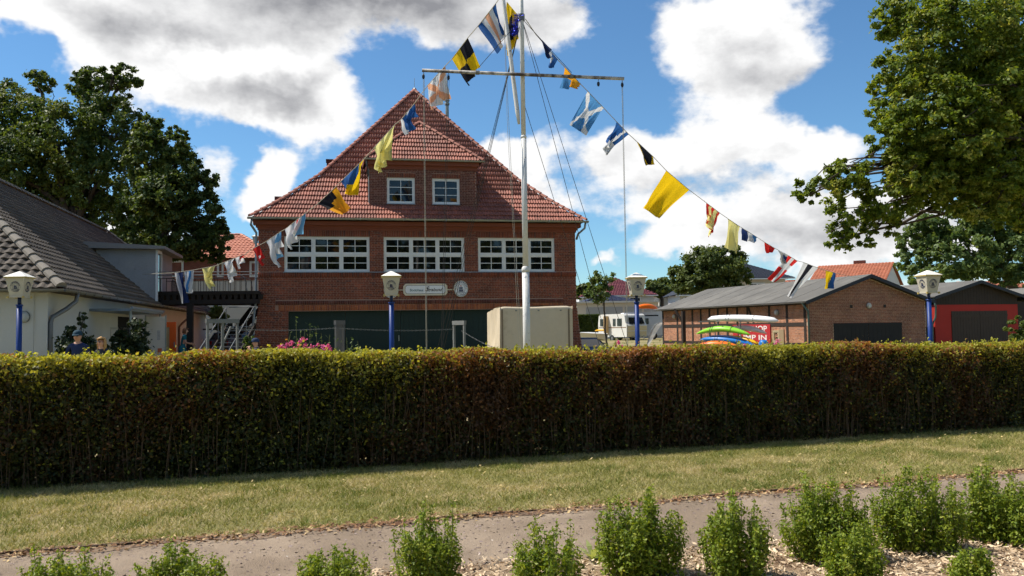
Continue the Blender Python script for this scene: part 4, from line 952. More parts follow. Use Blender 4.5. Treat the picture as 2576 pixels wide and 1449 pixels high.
gutter(LB(-.05, ZW, .08), LB(LL, ZW, .08), .075, m_pipe, wb); gutter(LE(0, ZW, .08), LE(10.1, ZW, .08), .075, m_pipe, wb)
def walluz(x, y): return LB.uz(x, y, -.45)
def pipe_px(pts, r, m, parent, name='downpipe'):
    mb = MB(); mb.tube(pts, r, 8); return mb.build(name, m, parent, True)
pipe_px([LB(1.2, ZW-.05, .08), LB(1.2, 2.62, .04), LB(.95, 2.42, -.12), LB(.6, 2.2, -.36), LB(.52, 2.05, -.38), LB(.52, .05, -.38)], .06, m_pipe, wb)
pipe_px([LB(22, ZW-.05, .08), LB(22, 2.62, .04), LB(21.2, 2.2, -.3), LB(21, 2.05, -.38), LB(21, .3, -.38)], .055, mat('brown_pipe', (.16, .10, .07), .5), wb)
# small barred windows
for (x0, x1, y0, y1) in ((277, 300, 823, 868), (309, 333, 824, 868)):
    ua, za = walluz(x0, y1); ub, zb = walluz(x1, y0); ub2, zb2 = walluz(x0, y0)
    window_unit(LB, ua, max(ub, ua+.9), za, zb2, wb, mat('grey_window_paint', (.36, .36, .33), .6), m_glass, cols=1, pr=1, pc=2, off=-.44, fw=.07)
# porch canopy, dark doorway and post
ua, _ = walluz(296, 850); ub, _ = walluz(345, 850)
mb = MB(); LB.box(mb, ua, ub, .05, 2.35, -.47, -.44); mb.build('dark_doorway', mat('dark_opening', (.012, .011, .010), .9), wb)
ca = LB.uz(291, 776, .3)[0]
mb = MB(); LB.box(mb, ca, ca+5.4, 2.44, 2.52, -.46, .75); LB.box(mb, ca-.02, ca+5.42, 2.50, 2.58, .73, .80); mb.build('porch_roof', m_zincd, wb)
for q in (5.2, .2): mb = MB(); mb.tube([LB(ca+q, .1, .68), LB(ca+q, 2.44, .68)], .035, 8); mb.build('porch_post', m_zinc, wb)
# box dormer
T0, T1, W0, W1, ZT_ = 13.2, 17.2, -.05, -2.35, 5.15
m_slate = mat('weathered_grey_boards', (0.26, 0.27, 0.28), 0.85, 0.2, 1.5, 20, .2, dirt_shade=((.12, .12, .13), .6, .75, 4))
dm = []
for i in range(11):
    a = W0+(W1-W0)*i/11; b = W0+(W1-W0)*(i+1)/11-(-.012)*-1; z0 = ZW+(ZR-ZW)*(-max(a, b))/LW-.05; z1 = ZW+(ZR-ZW)*(-min(a, b))/LW-.05
    mb = MB(); mb.prism([LB(T0, z0, a), LB(T0, z1, b+.012), LB(T0, ZT_, b+.012), LB(T0, ZT_, a)], LB.U*.05); mb.build('cladding_board', m_slate, wb)
mb = MB(); LB.box(mb, T0+.06, T1, 3.0, ZT_, -1.5, W0-.06); mb.build('dormer_box', m_slate, wb)
mb = MB(); mb.prism([LB(T0-.3, ZT_, .3), LB(T0-.3, ZT_+.03, -2.9), LB(T0-.3, ZT_+.30, -2.9), LB(T0-.3, ZT_+.12, .3)], LB.U*(T1-T0+.6)); mb.build('dormer_roof', mat('bitumen_felt', (.22, .21, .20), .9, .15, 1, 40, .3), wb)
mb = MB(); LB.box(mb, T0-.02, T0+.1, 3.05, ZT_, W0-.05, W0+.03); LB.box(mb, T0+.9, T0+1.0, 3.05, ZT_, W0-.05, W0+.03); LB.box(mb, T0+.1, T0+.9, ZT_-.12, ZT_, W0-.05, W0+.03); mb.build('door_frame', m_white, wb)
mb = MB(); LB.box(mb, T0+.1, T0+.9, 3.1, ZT_-.12, W0-.06, W0-.02); mb.build('door_glass', m_glass, wb)
# lamps on the wall
m_lampg = mat('frosted_lamp_glass', (.45, .45, .43), .3, .1)
for (x, y, lab) in ((62, 797, 'round wall lamp on the white end wall behind the blue post'), (201, 797, 'oval wall lamp beside the bent grey downpipe')):
    f = LE if x < 110 else LB; u, z = f.uz(x, y, -.44); r = thing('wall_lamp', lab, 'lamp', f(u, z, -.45)); mb = MB(); d = f.N
    for k, (rr, oo) in enumerate(((.13, 0), (.14, .03))): pass
    mb.prism([f(u+.13*math.cos(2*pi*i/16), z+.15*math.sin(2*pi*i/16), -.449) for i in range(16)], f.N*.04); mb.build('mount', m_pipe, r)
    mb = MB(); k = 5; ring = [[f(u+.12*math.cos(2*pi*i/16)*math.cos(j*pi/2/k), z+.14*math.sin(2*pi*i/16)*math.cos(j*pi/2/k), -.41+.10*math.sin(j*pi/2/k)) for i in range(16)] for j in range(k)]
    for j in range(k-1):
        for i in range(16): mb.quad(ring[j][i], ring[j][(i+1) % 16], ring[j+1][(i+1) % 16], ring[j+1][i])
    mb.quad(*ring[-1]); mb.build('glass', m_lampg, r)
# bushes along the wall
bush('dark climbing rose bush behind the man in the cap', [lob(185, 870, (34, 40), 21.3), lob(215, 880, (40, 30), 21.4), lob(160, 885, (18, 25), 21.2), lob(178, 832, (16, 14), 21.3), lob(205, 812, (10, 16), 21.5), lob(212, 795, (6, 10), 21.5)], 5200, .045, m_darkbush, 31)
bush('dark dense bush beside the porch doorway', [lob(318, 860, (30, 36), 25.5), lob(345, 845, (22, 44), 26.0), lob(300, 880, (30, 20), 25.3), lob(355, 812, (12, 12), 26), lob(330, 885, (40, 22), 25.6), lob(265, 878, (22, 20), 23.5)], 6500, .05, m_darkbush, 32)
# notice board and open orange door
nb_ = thing('notice_board', 'pale notice board on the white wall beside the porch post', 'board', at(388, 885, 30.5)*V(1, 1, 0)+ZUP*.3)
f = Frame(at(368, 880, 30.6)*V(1, 1, 0), math.radians(20)); mb = MB(); f.box(mb, 0, .62, .75, 2.35, -.03, 0); mb.build('panel', mat('pale_board', (.60, .55, .50), .6, .1, 2, dirt_shade=((.33, .22, .15), .58, .72, 3)), nb_)
mb = MB(); f.box(mb, .38, .52, 1.05, 1.2, .001, .006); mb.build('poster', mat('orange_red_print', (.55, .13, .06), .6), nb_)
mb = MB(); f.box(mb, .36, .46, 1.5, 1.85, .001, .006); mb.build('leaflet', mat('grey_print', (.42, .40, .40), .6, .3, 20), nb_)
mb = MB(); f.box(mb, -.05, 0, .3, 2.4, -.04, .01); f.box(mb, .62, .67, .3, 2.4, -.04, .01); mb.build('frame', m_zinc, nb_)
od = thing('orange_door', 'open bright orange door with a tall tan glass strip', 'door', at(425, 880, 33.0)*V(1, 1, 0)+ZUP*.3); f = Frame(at(410, 850, 33.0)*V(1, 1, 0), math.radians(8)); m_or = mat('orange_door_paint', (0.75, 0.12, 0.02), .4, .1)
mb = MB()
for (a, b, c, d) in ((0, .1, .3, 2.18), (.24, .40, .3, 2.18), (.1, .24, 1.98, 2.18), (.1, .24, .3, .75)): f.box(mb, a, b, c, d, -.05, 0)
f.box(mb, .40, .48, .3, 2.18, -.06, .03); mb.build('leaf', m_or, od); mb = MB(); f.box(mb, .1, .24, .75, 1.98, -.04, -.02); mb.build('glass_strip', mat('tan_glass', (.45, .33, .18), .25, .15), od)
mb = MB(); f.box(mb, .42, .45, 1.2, 1.4, .03, .07); mb.build('handle', m_zinc, od)

# ------------------------------------------------------------------ bridge between the two buildings
m_dkwood = mat('dark_stained_timber', (0.022, 0.017, 0.014), 0.8, .25, 3); m_galv = mat('galvanised_rail', (.17, .175, .175), .5, .15, 4, metal=.2)
br = thing('wooden_footbridge', 'dark timber balcony bridge joining white building and boathouse', 'bridge', V(-12.6, 35.6, 3.3))
BR = Frame(V(-15.1, 34.85, 0), math.radians(9.5)); BL = 4.55
for i in range(16): mb = MB(); BR.box(mb, 0, BL, 3.36, 3.42, -1.9+i*.118, -1.9+i*.118+.11); mb.build('deck_plank', m_dkwood, br)
mb = MB(); BR.box(mb, 0, BL, 3.33, 3.47, 0, .05); mb.build('deck_edge', m_dkwood, br)
mb = MB(); BR.box(mb, -.3, BL, 2.93, 3.12, -.1, .02); mb.build('front_beam', m_dkwood, br); mb = MB(); BR.box(mb, -.3, BL, 2.93, 3.12, -1.9, -1.78); mb.build('rear_beam', m_dkwood, br)
for i in range(19):
    u = .05+i*.245; mb = MB(); mb.prism([BR(u, 3.33, .0), BR(u+.2, 3.33, .0), BR(u+.155, 3.12, .0), BR(u+.045, 3.12, .0)], -BR.N*1.85); mb.build('joist', m_dkwood, br)
for (o, lab) in ((.02, 0), (-1.86, 1)):
    mb = MB(); mb.tube([BR(-.2, 4.27, o), BR(BL, 4.27, o)], .022, 6); mb.tube([BR(.3, 4.13, o), BR(BL-.8, 4.13, o), BR(BL-.62, 4.05, o), BR(BL-.5, 3.45, o)], .016, 6); mb.build('handrail', m_galv, br)
    for k in range(20):
        u = .15+k*.225; mb = MB(); mb.tube([BR(u, 3.42, o), BR(u, 3.99 if k % 5 else 4.26, o)], .012, 5); mb.build('baluster', m_dkwood, br)
    mb = MB(); mb.tube([BR(0, 4.0, o), BR(BL, 4.0, o)], .012, 5); mb.build('lower_rail', m_dkwood, br)
p = at(478, 850, 34.9); mb = MB(); mb.cbox(V(p[0], p[1], 0.2), (.24, .24, 2.74), .16); mb.build('post', m_dkwood, br)
# stairs
st = thing('steel_staircase', 'steel stair flight with sloping handrails under the bridge', 'staircase', V(-11.7, 33, .3))
S0 = at(540, 889, 31.0); sx = S0[0]; fl = Frame(V(sx-.5, 31.0, 0), 0.0)
for s_ in (-.06, 1.06):
    mb = MB(); mb.bar(V(sx-.55+s_, 31.0, .22), V(sx-.55+s_-.3, 35.2, 2.0), .05, .24); mb.build('stringer', m_dkwood, st)
    mb = MB(); a = V(sx-.55+s_, 31.0, 1.05); b = V(sx-.55+s_-.3, 35.0, 2.78)
    mb.tube([a, b], .02, 6)
    for t in (.02, .35, .68, .98): q = a+(b-a)*t; mb.tube([q, q-ZUP*.85], .018, 6)
    mb.build('handrail', m_galv, st)
for i in range(11):
    t = (i+.5)/11; p = V(sx-.58-.3*t, 31.0+4.2*t, .28+1.75*t); mb = MB(); mb.box(p, V(1.06, 0, 0), V(0, .28, 0), V(0, 0, .035)); mb.build('tread', m_galv, st)
mb = MB(); mb.tube([V(sx-.85, 35.1, 2.78), V(sx+.25, 35.1, 2.78)], .022, 6); mb.build('top_rail', m_galv, st)
st2 = thing('side_staircase', 'dark open stair flight rising to the bridge beside the boathouse', 'staircase', V(-11.4, 36.9, 1.9))
for i in range(8):
    t = i/8; mb = MB(); mb.box(V(-12.2+1.25*t, 37.0, 1.75+1.5*t), V(.3, 0, 0), V(0, 1.1, 0), V(0, 0, .04)); mb.build('tread', m_dkwood, st2)
for yy in (36.98, 38.12): mb = MB(); mb.bar(V(-12.3, yy, 1.62), V(-10.95, yy, 3.3), .05, .2); mb.build('stringer', m_dkwood, st2)
mb = MB(); mb.box(V(-12.9, 35.3, 1.85), V(1.7, 0, 0), V(0, 2.6, 0), V(0, 0, .06)); mb.cbox(V(-12.8, 37.8, .3), (.1, .1, 1.55)); mb.build('landing', m_dkwood, st2)
# patio heater on the bridge
ph = at(366, 738, 34.6); ht = thing('patio_heater', 'patio heater with round hood standing on the bridge', 'patio heater', ph)
mb = MB(); mb.lathe([(.24, 0), (.22, .05), (.1, .1), (.035, .16), (.035, .75)], ph, 10); mb.build('stand', m_galv, ht); mb = MB(); mb.lathe([(.035, 0), (.09, .02), (.10, .2), (.05, .26)], ph+ZUP*.75, 10); mb.build('burner', mat('heater_burner', (.45, .42, .40), .5, .3), ht); mb = MB(); mb.lathe([(.33, 0), (.31, .03), (.08, .07), (.05, .11)], ph+ZUP*1.02, 14); mb.build('hood', m_galv, ht)
# ------------------------------------------------------------------ brick house behind the bridge
HB_ = Frame(V(-27.5, 61.5, 0), math.radians(2)); hb = thing('brick_house', 'red brick house with light red tiled roof behind the bridge', 'house', HB_(5, 0))
m_bw = brickwallmat('brick_house_wall', (.24, .075, .05), (.18, .06, .045), (.22, .13, .1)); m_lt = mat('light_red_tile', (.50, .20, .13), .6, .15, 1, island=.2)
mb = MB(); HB_.box(mb, 0, 10.2, 0, 5.55, -8, 0); mb.build('ground_storey', m_plaster, hb); mb = MB(); HB_.box(mb, -.02, 10.22, 5.55, 7.1, -7.98, .02); mb.build('upper_storey', m_bw, hb)
mb = MB(); c = [HB_(-.4, 7.1, .4), HB_(10.6, 7.1, .4), HB_(10.6, 7.1, -8.4), HB_(-.4, 7.1, -8.4)]; r0, r1 = HB_(3.6, 9.3, -4), HB_(6.6, 9.3, -4)
mb.quad(c[0], c[1], r1, r0); mb.quad(c[1], c[2], r1); mb.quad(c[2], c[3], r0, r1); mb.quad(c[3], c[0], r0); hr = mb.build('roof', m_under, hb)
rows = []; q = lambda u0, u1, f: (HB_(u0+(3.6-u0)*f, 7.12+2.2*f, .4-4.4*f), HB_(u1+(6.6-u1)*f, 7.12+2.2*f, .4-4.4*f))
for i in range(14): a = q(-.4, 10.6, i/14); b = q(-.4, 10.6, (i+1)/14); rows.append((a[0], a[1], b[0], b[1]))
Ms = slope_tiles(rows, .3); pieces('roof_tile', TV1, TF1, Ms, m_lt, hr, near_order(Ms, Ms[:, 0, 3] > -24), 300, 'roof_tiles')
ridge_caps([c[1]+ZUP*.05, r1+ZUP*.05], .12, .45, m_lt, hr); ridge_caps([r0+ZUP*.05, r1+ZUP*.05], .12, .45, m_lt, hr)
for (x0, x1, y0, y1) in ((418, 462, 655, 697), (546, 563, 660, 697), (628, 650, 657, 697)):
    ua, za = HB_.uz(x0, y1, .02); ub, zb = HB_.uz(x1, y0, .02); window_unit(HB_, ua, ub, za, zb, hb, m_white, mat('blue_glass', (.03, .06, .12), .1, .2, spec=.6), cols=1, pr=1, pc=1, off=.06, fw=.12)
ua, _ = HB_.uz(566, 690); ub, _ = HB_.uz(604, 690)
for i in range(9): u = ua+(ub-ua)*i/8; mb = MB(); HB_.box(mb, u-.04, u+.04, 5.65, 6.95, .05, .14); mb.build('red_slat', mat('red_slat_paint', (.45, .12, .06), .6, .15), hb)
for (x0, x1) in ((548, 590),):
    ua, za = HB_.uz(x0, 845); ub, zb = HB_.uz(x1, 800); window_unit(HB_, ua, ub, 1.2, 2.6, hb, m_white, m_glass, cols=2, pr=1, pc=1, off=.05)
bush('small leafy tree shrub before the white ground storey', [lob(550, 800, (20, 30), 50.0), lob(552, 770, (10, 14), 50.0)], 1600, .12, m_ash, 35)
# ------------------------------------------------------------------ half-timbered shed on the right
aS = math.radians(-71.9); _U = V(math.cos(aS), math.sin(aS), 0); SC_ = V(15.73, 45.0, 0); LS = 16.2
SA = Frame(SC_-_U*LS, aS); SG = Frame(SC_, math.radians(18.1)); SWD = 7.75; ZSE = 2.93; ZSA = 4.22
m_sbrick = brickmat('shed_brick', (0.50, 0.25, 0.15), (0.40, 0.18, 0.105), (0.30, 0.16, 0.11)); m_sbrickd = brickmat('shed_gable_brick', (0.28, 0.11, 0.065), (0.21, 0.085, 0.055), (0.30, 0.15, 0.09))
m_smort = mat('shed_mortar', (0.46, 0.34, 0.25), .95, .2, 2); m_beam = mat('black_brown_beam', (0.035, 0.026, 0.021), .8, .25, 3); m_felt = mat('grey_roofing_felt', (0.118, 0.112, 0.10), .88, .2, .6, 40, .25, col2=(.155, .147, .13))
sh = thing('timbered_shed', 'long half-timbered brick shed with grey felt roof and black gable doors', 'shed', SG(3.7, -.3, -8))
mb = MB(); SA.box(mb, 0, LS-.31, -.3, ZSE, -.3, 0); SA.box(mb, 0, LS-.31, -.3, ZSE, -SWD, -SWD+.3); SA.box(mb, 0, .3, -.3, ZSE, -SWD+.3, -.3); swall = mb.build('wall', m_smort, sh)
mb = MB(); mb.prism([SG(0, -.3), SG(SWD, -.3), SG(SWD, ZSE), SG(SWD/2, ZSA), SG(0, ZSE)], -SG.N*.3); sgab = mb.build('gable_wall', m_smort, sh)
pu = [SA.uz(x, 819)[0] for x in (1668.6, 1704.7, 1743, 1764, 1786, 1807, 1830.5, 1856, 1882, 1936.5, 1981, 2026)]
beams = [(u-.09, u+.09, -.3, ZSE) for u in pu]+[(0, LS, 1.62, 1.82), (0, LS, 0.55, 0.72), (0, LS, 2.78, ZSE)]
for u in pu: mb = MB(); SA.box(mb, max(0, u-.09), min(LS-.01, u+.09), -.3, 2.78, 0, .035); mb.build('post', m_beam, sh)
for (z0, z1) in ((.55, .72), (1.62, 1.82)):
    for a, b in zip(pu[:-1], pu[1:]): mb = MB(); SA.box(mb, a+.09, b-.09, z0, z1, 0, .03); mb.build('rail', m_beam, sh)
mb = MB(); SA.box(mb, 0, LS, 2.78, ZSE, 0, .04); mb.build('wall_plate', m_beam, sh)
ub = SA.uz(1895, 819)[0]; mb = MB(); mb.prism([SA(ub, 1.82, 0), SA(ub+.16, 1.82, 0), SA(ub-.35, 2.78, 0), SA(ub-.51, 2.78, 0)], SA.N*.03); mb.build('brace', m_beam, sh)
Ms = np.array(brick_field(SA, 0, LS-.02, -.2, 2.78, beams, Hc=.08)); pieces('brick', BRV, BRF, Ms, m_sbrick, swall, near_order(Ms, Ms[:, 2, 3] > .7), 300, 'brickwork')
da, dz = SG.uz(2096, 814); db, _ = SG.uz(2268, 814); dz = 1.74
clip = lambda z: (0.02, SWD-.02) if z < ZSE-.05 else (SWD/2*(z-ZSE+.05)/(ZSA-ZSE)+.02, SWD-SWD/2*(z-ZSE+.05)/(ZSA-ZSE)-.02)
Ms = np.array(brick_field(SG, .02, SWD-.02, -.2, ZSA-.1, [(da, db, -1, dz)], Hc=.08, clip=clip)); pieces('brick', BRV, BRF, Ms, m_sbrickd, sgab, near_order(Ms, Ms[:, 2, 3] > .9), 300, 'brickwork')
m_blackdoor = mat('black_door_boards', (0.018, 0.017, 0.016), .75, .3, 2)
for i in range(2):
    a = da+(db-da)*i/2+.01; b = da+(db-da)*(i+1)/2-.01; mb = MB(); n = 8
    for k in range(n): SG.box(mb, a+(b-a)*k/n+.005, a+(b-a)*(k+1)/n-.005, -.28, dz, .001, .03)
    SG.box(mb, a, b, -.28, -.1, .03, .05); SG.box(mb, a, b, dz-.16, dz-.04, .03, .05); mb.build('gable_door', m_blackdoor, sh)
for (x, y) in ((2141, 771), (2225, 770)): u, z = SG.uz(x, y); mb = MB(); SG.box(mb, u-.08, u+.08, z-.08, z+.08, .006, .02); mb.build('vent', m_blackdoor, sh)
# roof sheets: left, right, fascia
OV = .42
def rs(side, v, up):    # side -1 left slope / +1 right slope; v along the building (0 front .. -LS), up 0 eave .. 1 ridge
    u = (-OV if side < 0 else SWD+OV); zE = ZSE-OV*(ZSA-ZSE)/(SWD/2)+.08; return SG(u+(SWD/2-u)*up, zE+(ZSA+.1-zE)*up, v)
for side in (-1, 1):
    mb = MB(); P = [rs(side, .35, 0), rs(side, .35, 1), rs(side, -LS-.2, 1), rs(side, -LS-.2, 0)]; mb.prism(P if side < 0 else P[::-1], ZUP*.05); r_ = mb.build('roof', m_felt, sh)
    for k in range(9):    # overlapping felt strips
        v0, v1 = .36-k*1.87, .36-(k+1)*1.87-.06; mb = MB(); P = [rs(side, v0, -.005), rs(side, v0, 1), rs(side, v1, 1), rs(side, v1, -.005)]; l0, l1 = V(0, 0, .066), V(0, 0, .055)
        P = [P[0]+l0, P[1]+l0, P[2]+l1, P[3]+l1]; mb.prism(P if side < 0 else P[::-1], ZUP*.006); mb.build('felt_strip', m_felt, r_)
    mb = MB(); mb.bar(rs(side, .37, 0)-ZUP*.03, rs(side, .37, 1)-ZUP*.03, .03, .17); mb.build('bargeboard', mat('dark_blue_bargeboard', (.018, .022, .032), .6), sh)
gutter(rs(-1, .3, 0)+SA.N*.06+ZUP*.02, rs(-1, -LS, 0)+SA.N*.06+ZUP*.02, .06, m_pipe, sh)
m_gpipe = mat('patina_pipe', (.06, .10, .09), .5, .2)
mb = MB(); e = rs(-1, .1, 0); mb.tube([e+SA.N*.06, SG(-.12, 2.4, .12), SG(-.08, 2.1, .08), SG(-.08, -.3, .08)], .05, 8); mb.build('downpipe', m_gpipe, sh, True)
for (fr, x, y, lab) in ((SG, 2184, 769, 'round lamp on the brick shed gable'), (SA, 1956, 786, 'oval lamp on the half-timbered shed side'), (SA, 1698, 796, 'small lamp at the far end of the half-timbered wall')):
    u, z = fr.uz(x, y); r = thing('shed_lamp', lab, 'lamp', fr(u, z, .01)); mb = MB(); mb.prism([fr(u+.15*math.cos(2*pi*i/14), z+.17*math.sin(2*pi*i/14), .01) for i in range(14)], fr.N*.05); mb.build('mount', m_pipe, r)
    mb = MB(); ring = [[fr(u+.14*math.cos(2*pi*i/14)*c, z+.16*math.sin(2*pi*i/14)*c, .06+h) for i in range(14)] for c, h in ((1, 0), (.9, .06), (.6, .11))]
    for j in range(2):
        for i in range(14): mb.quad(ring[j][i], ring[j][(i+1) % 14], ring[j+1][(i+1) % 14], ring[j+1][i])
    mb.quad(*ring[2]); mb.build('glass', m_lampg, r)
# free post with brace carrying the eave
pp = at(1720, 850, 55.0); mb = MB(); mb.cbox(V(pp[0], pp[1], -.2), (.22, .22, 2.9), .3); mb.bar(V(pp[0], pp[1], 1.9), V(pp[0]-.5, pp[1]+.3, 2.85), .12, .12); tag(mb.build('eave_post', m_beam), 'dark braced timber post carrying the shed eave', 'post')
# window with shutter on the timbered wall
ua, za = SA.uz(1946, 862); ub, zb = SA.uz(1961, 831); window_unit(SA, ua, ub, za, zb, sh, mat('tan_frame', (.40, .33, .20), .6), m_glass, cols=1, pr=1, pc=1, off=.05, fw=.1); mb = MB(); SA.box(mb, ub+.02, ub+.45, za-.1, zb+.06, .01, .06); mb.build('shutter', mat('tan_shutter', (.30, .22, .13), .7, .15), sh)
# red banner
bn = thing('red_banner', 'red banner with white lettering on the shed wall behind the kayaks', 'banner', SA(SA.uz(1895, 840)[0], .8, .05)); ua = SA.uz(1846, 840)[0]; ub = SA.uz(1940, 840)[0]; zt = SA.uz(1940, 815.5)[1]; zb_ = SA.uz(1940, 866)[1]
mb = MB(); SA.box(mb, ua, ub, zb_, zt, .045, .06); mb.build('cloth', mat('banner_red', (.42, .025, .03), .6, .08), bn)
m_wprint = mat('white_print', (.75, .72, .70), .6); tw = text_mesh('JUMP IN', .95, 0, 'RIGHT', .003, .02); ts = text_mesh('SHOP', .72, 0, 'RIGHT', .003, .018); h_ = zt-zb_
wid = lambda t_: max(v[0] for v in t_[0])-min(v[0] for v in t_[0]); hgt_ = lambda t_: max(v[1] for v in t_[0])-min(v[1] for v in t_[0]); wb_ = ub-ua
mb = MB(); add_text(mb, SA, ub-.08*wb_, zb_+h_*.32, .063, tw, sx=.80*wb_/wid(tw), sy=.34*h_/hgt_(tw)); add_text(mb, SA, ub-.08*wb_, zb_+h_*.76, .063, ts, sx=.46*wb_/wid(ts), sy=.30*h_/hgt_(ts)); mb.build('lettering', m_wprint, bn)
# ------------------------------------------------------------------ red shed
SB = Frame(at(2352, 800, 48.5)*V(1, 1, 0), math.radians(18.1)); SBW = 6.2; zE2, zA2 = 3.2, 4.02
sb = thing('red_shed', 'red painted shed with dark gable boards at the right edge', 'shed', SB(3, -.3, -5)); m_redw = mat('red_wall_paint', (0.35, 0.022, 0.014), .7, .12, 2)
mb = MB(); SB.box(mb, 0, SBW, -.3, 2.72, -.25, 0); mb.build('wall', m_redw, sb); mb = MB(); SB.box(mb, 0, .25, -.3, 3.1, -12, -.26); mb.build('side_wall', m_beam, sb); mb = MB(); SB.box(mb, SBW-.25, SBW, -.3, 3.1, -12, -.26); mb.build('side_wall', m_beam, sb)
nbd = 30
for i in range(nbd):
    u0, u1 = SBW*i/nbd, SBW*(i+1)/nbd-.012; top = lambda u: zE2+(zA2-zE2)*(1-abs(u-SBW/2)/(SBW/2))-.04
    mb = MB(); mb.prism([SB(u0, 2.72, -.03), SB(u1, 2.72, -.03), SB(u1, top(u1), -.03), SB(u0, top(u0), -.03)], SB.N*.04); mb.build('gable_board', m_beam, sb)
ua = SB.uz(2392, 782)[0]; ub = SB.uz(2533, 782)[0]; zt = SB.uz(2392, 783)[1]
for i in range(2):
    a = ua+(ub-ua)*i/2+.01; b = ua+(ub-ua)*(i+1)/2-.01; mb = MB(); SB.box(mb, a, b, -.28, zt, .002, .02)
    for k in range(10): SB.box(mb, a+(b-a)*k/10+.006, a+(b-a)*(k+1)/10-.006, -.28, zt, .02, .032)
    SB.box(mb, a, b, zt-.35, zt-.2, .032, .05); mb.build('shed_door', mat('dark_brown_door', (.05, .035, .026), .75, .2, 3), sb)
for side in (0, 1):
    e0_, e1_ = (SB(-.35, zE2-.06, .4), SB(SBW/2, zA2+.06, .4)) if side == 0 else (SB(SBW/2, zA2+.06, .4), SB(SBW+.35, zE2-.06, .4))
    mb = MB(); mb.prism([e0_, e1_, e1_-SB.N*12.5, e0_-SB.N*12.5], ZUP*.05); mb.build('roof', m_felt, sb)
    mb = MB(); mb.bar(e0_+SB.N*.02-ZUP*.04, e1_+SB.N*.02-ZUP*.04, .03, .17); mb.build('bargeboard', MATS['dark_blue_bargeboard'], sb)
mb = MB(); mb.tube([SB(-.25, 3.1, .2), SB(-.1, 2.6, .2), SB(-.06, 2.0, .1), SB(-.3, 1.6, .1), SB(-.3, -.2, .1)], .055, 8); mb.build('downpipe', m_gpipe, sb, True)
# low roof between / beyond
mb = MB(); q = SB(SBW+.5, 0, -2); SBx = SB.moved(-1.5)
sc3 = thing('rear_shed', 'low grey-roofed shed beyond the red one at the picture edge', 'shed', SBx(9, -.3)); SBx.box(mb, 6.9, 13, -.3, 2.9, -8, 0); mb.build('wall', m_beam, sc3); mb = MB(); mb.prism([SBx(6.6, 3.0, .4), SBx(9.8, 3.75, .4), SBx(9.8, 3.75, -8.4), SBx(6.6, 3.0, -8.4)], ZUP*.06); mb.prism([SBx(9.8, 3.75, .4), SBx(13.2, 3.0, .4), SBx(13.2, 3.0, -8.4), SBx(9.8, 3.75, -8.4)], ZUP*.06); mb.build('roof', m_felt, sc3)
bush('round clipped green bush at the right picture edge', [lob(2562, 828, (30, 32), 30.0), lob(2575, 850, (34, 25), 30.0)], 5000, .05, leafmat('bush_leaf', (.06, .10, .015), (.13, .17, .03)), 41, shell=.75, puff=.18)

# ------------------------------------------------------------------ kayaks and rack
def boat(label, A, B, beam, dep, m, arch=0.1, cat='kayak', name='kayak', flat_end=.12, group='boats on the rack', stripe=None, cockpit=False, straps=True, ew=.62, ed_=.5):
    """slender hull from A to B, keel up, arching by `arch`"""
    A, B = np.asarray(A, float), np.asarray(B, float); ax = B-A; L = np.linalg.norm(ax); x = ax/L; s = unit(np.cross(x, ZUP)); root = thing(name, label, cat, (A+B)/2-ZUP*dep*.5, 0, group)
    mb = MB(); n, k = 16, 10
    for i in range(n+1):
        t = i/n; w = max(.02, (max(0, math.sin(pi*t))**ew))*beam/2; d = max(.12, max(0, math.sin(pi*t))**ed_)*dep; c = A+ax*t+ZUP*(arch*math.sin(pi*t)-.02)
        for j in range(k): th = 2*pi*j/k; sy = math.sin(th); mb.v.append(tuple(c+s*w*math.cos(th)+ZUP*d*(.62*sy if sy > 0 else .34*sy)))
    for i in range(n):
        for j in range(k): a = i*k+j; b = i*k+(j+1) % k; mb.f.append((a, b, b+k, a+k)); mb.mi.append(0)
    mb.f += [tuple(reversed(range(k))), tuple(n*k+j for j in range(k))]; mb.mi += [0, 0]
    h = mb.build('hull', m, root, True)
    if straps:
        for t in (.3, .34, .68):
            w = (math.sin(pi*t)**.62)*beam/2+.008; d = math.sin(pi*t)**.5*dep; c = A+ax*t+ZUP*(arch*math.sin(pi*t)-.02)
            mb = MB(); mb.tube([c+s*w*math.cos(th)+ZUP*(d*.63+.006)*math.sin(th) for th in np.linspace(-.2, pi+.2, 9)], .013, 4); mb.build('strap', m_print, root)
    if stripe is not None:
        mb = MB(); r0 = [];
        for i in range(3, n-2):
            t = i/n; w = (math.sin(pi*t)**.62)*beam/2*.7; d = math.sin(pi*t)**.5*dep; c = A+ax*t+ZUP*(arch*math.sin(pi*t)+d*.50); r0.append((c-s*w, c+ZUP*d*.17, c+s*w))
        for p, q in zip(r0[:-1], r0[1:]): mb.quad(p[0], q[0], q[1], p[1]); mb.quad(p[1], q[1], q[2], p[2])
        mb.build('deck', stripe, root)
    if cockpit:
        c = (A+B)/2+ZUP*(arch); mb = MB(); f0 = [c-s*beam*.51+x*(.32*math.cos(2*pi*i/16))+ZUP*(.13*math.sin(2*pi*i/16)-.0) for i in range(16)]; mb.prism(f0, -s*.02); mb.build('cockpit', m_print, root)
    return root
gl = dict(rough=.3, spec=.5)
m_kw = mat('white_gelcoat', (.80, .80, .82), .3, .04); m_kg = mat('lime_plastic', (.22, .55, .03), .35, .06); m_kb = mat('blue_plastic', (.012, .16, .50), .35, .08); m_ko = mat('orange_plastic', (.85, .16, .01), .35, .06); m_ky = mat('yellow_plastic', (.80, .42, .01), .4, .06); m_kp = mat('pale_pink_gelcoat', (.78, .62, .58), .35, .05); m_kn = mat('navy_deck', (.012, .025, .08), .5)
def bx(x0, y0, x1, y1, Y0, Y1): return at(x0, y0, Y0), at(x1, y1, Y1)
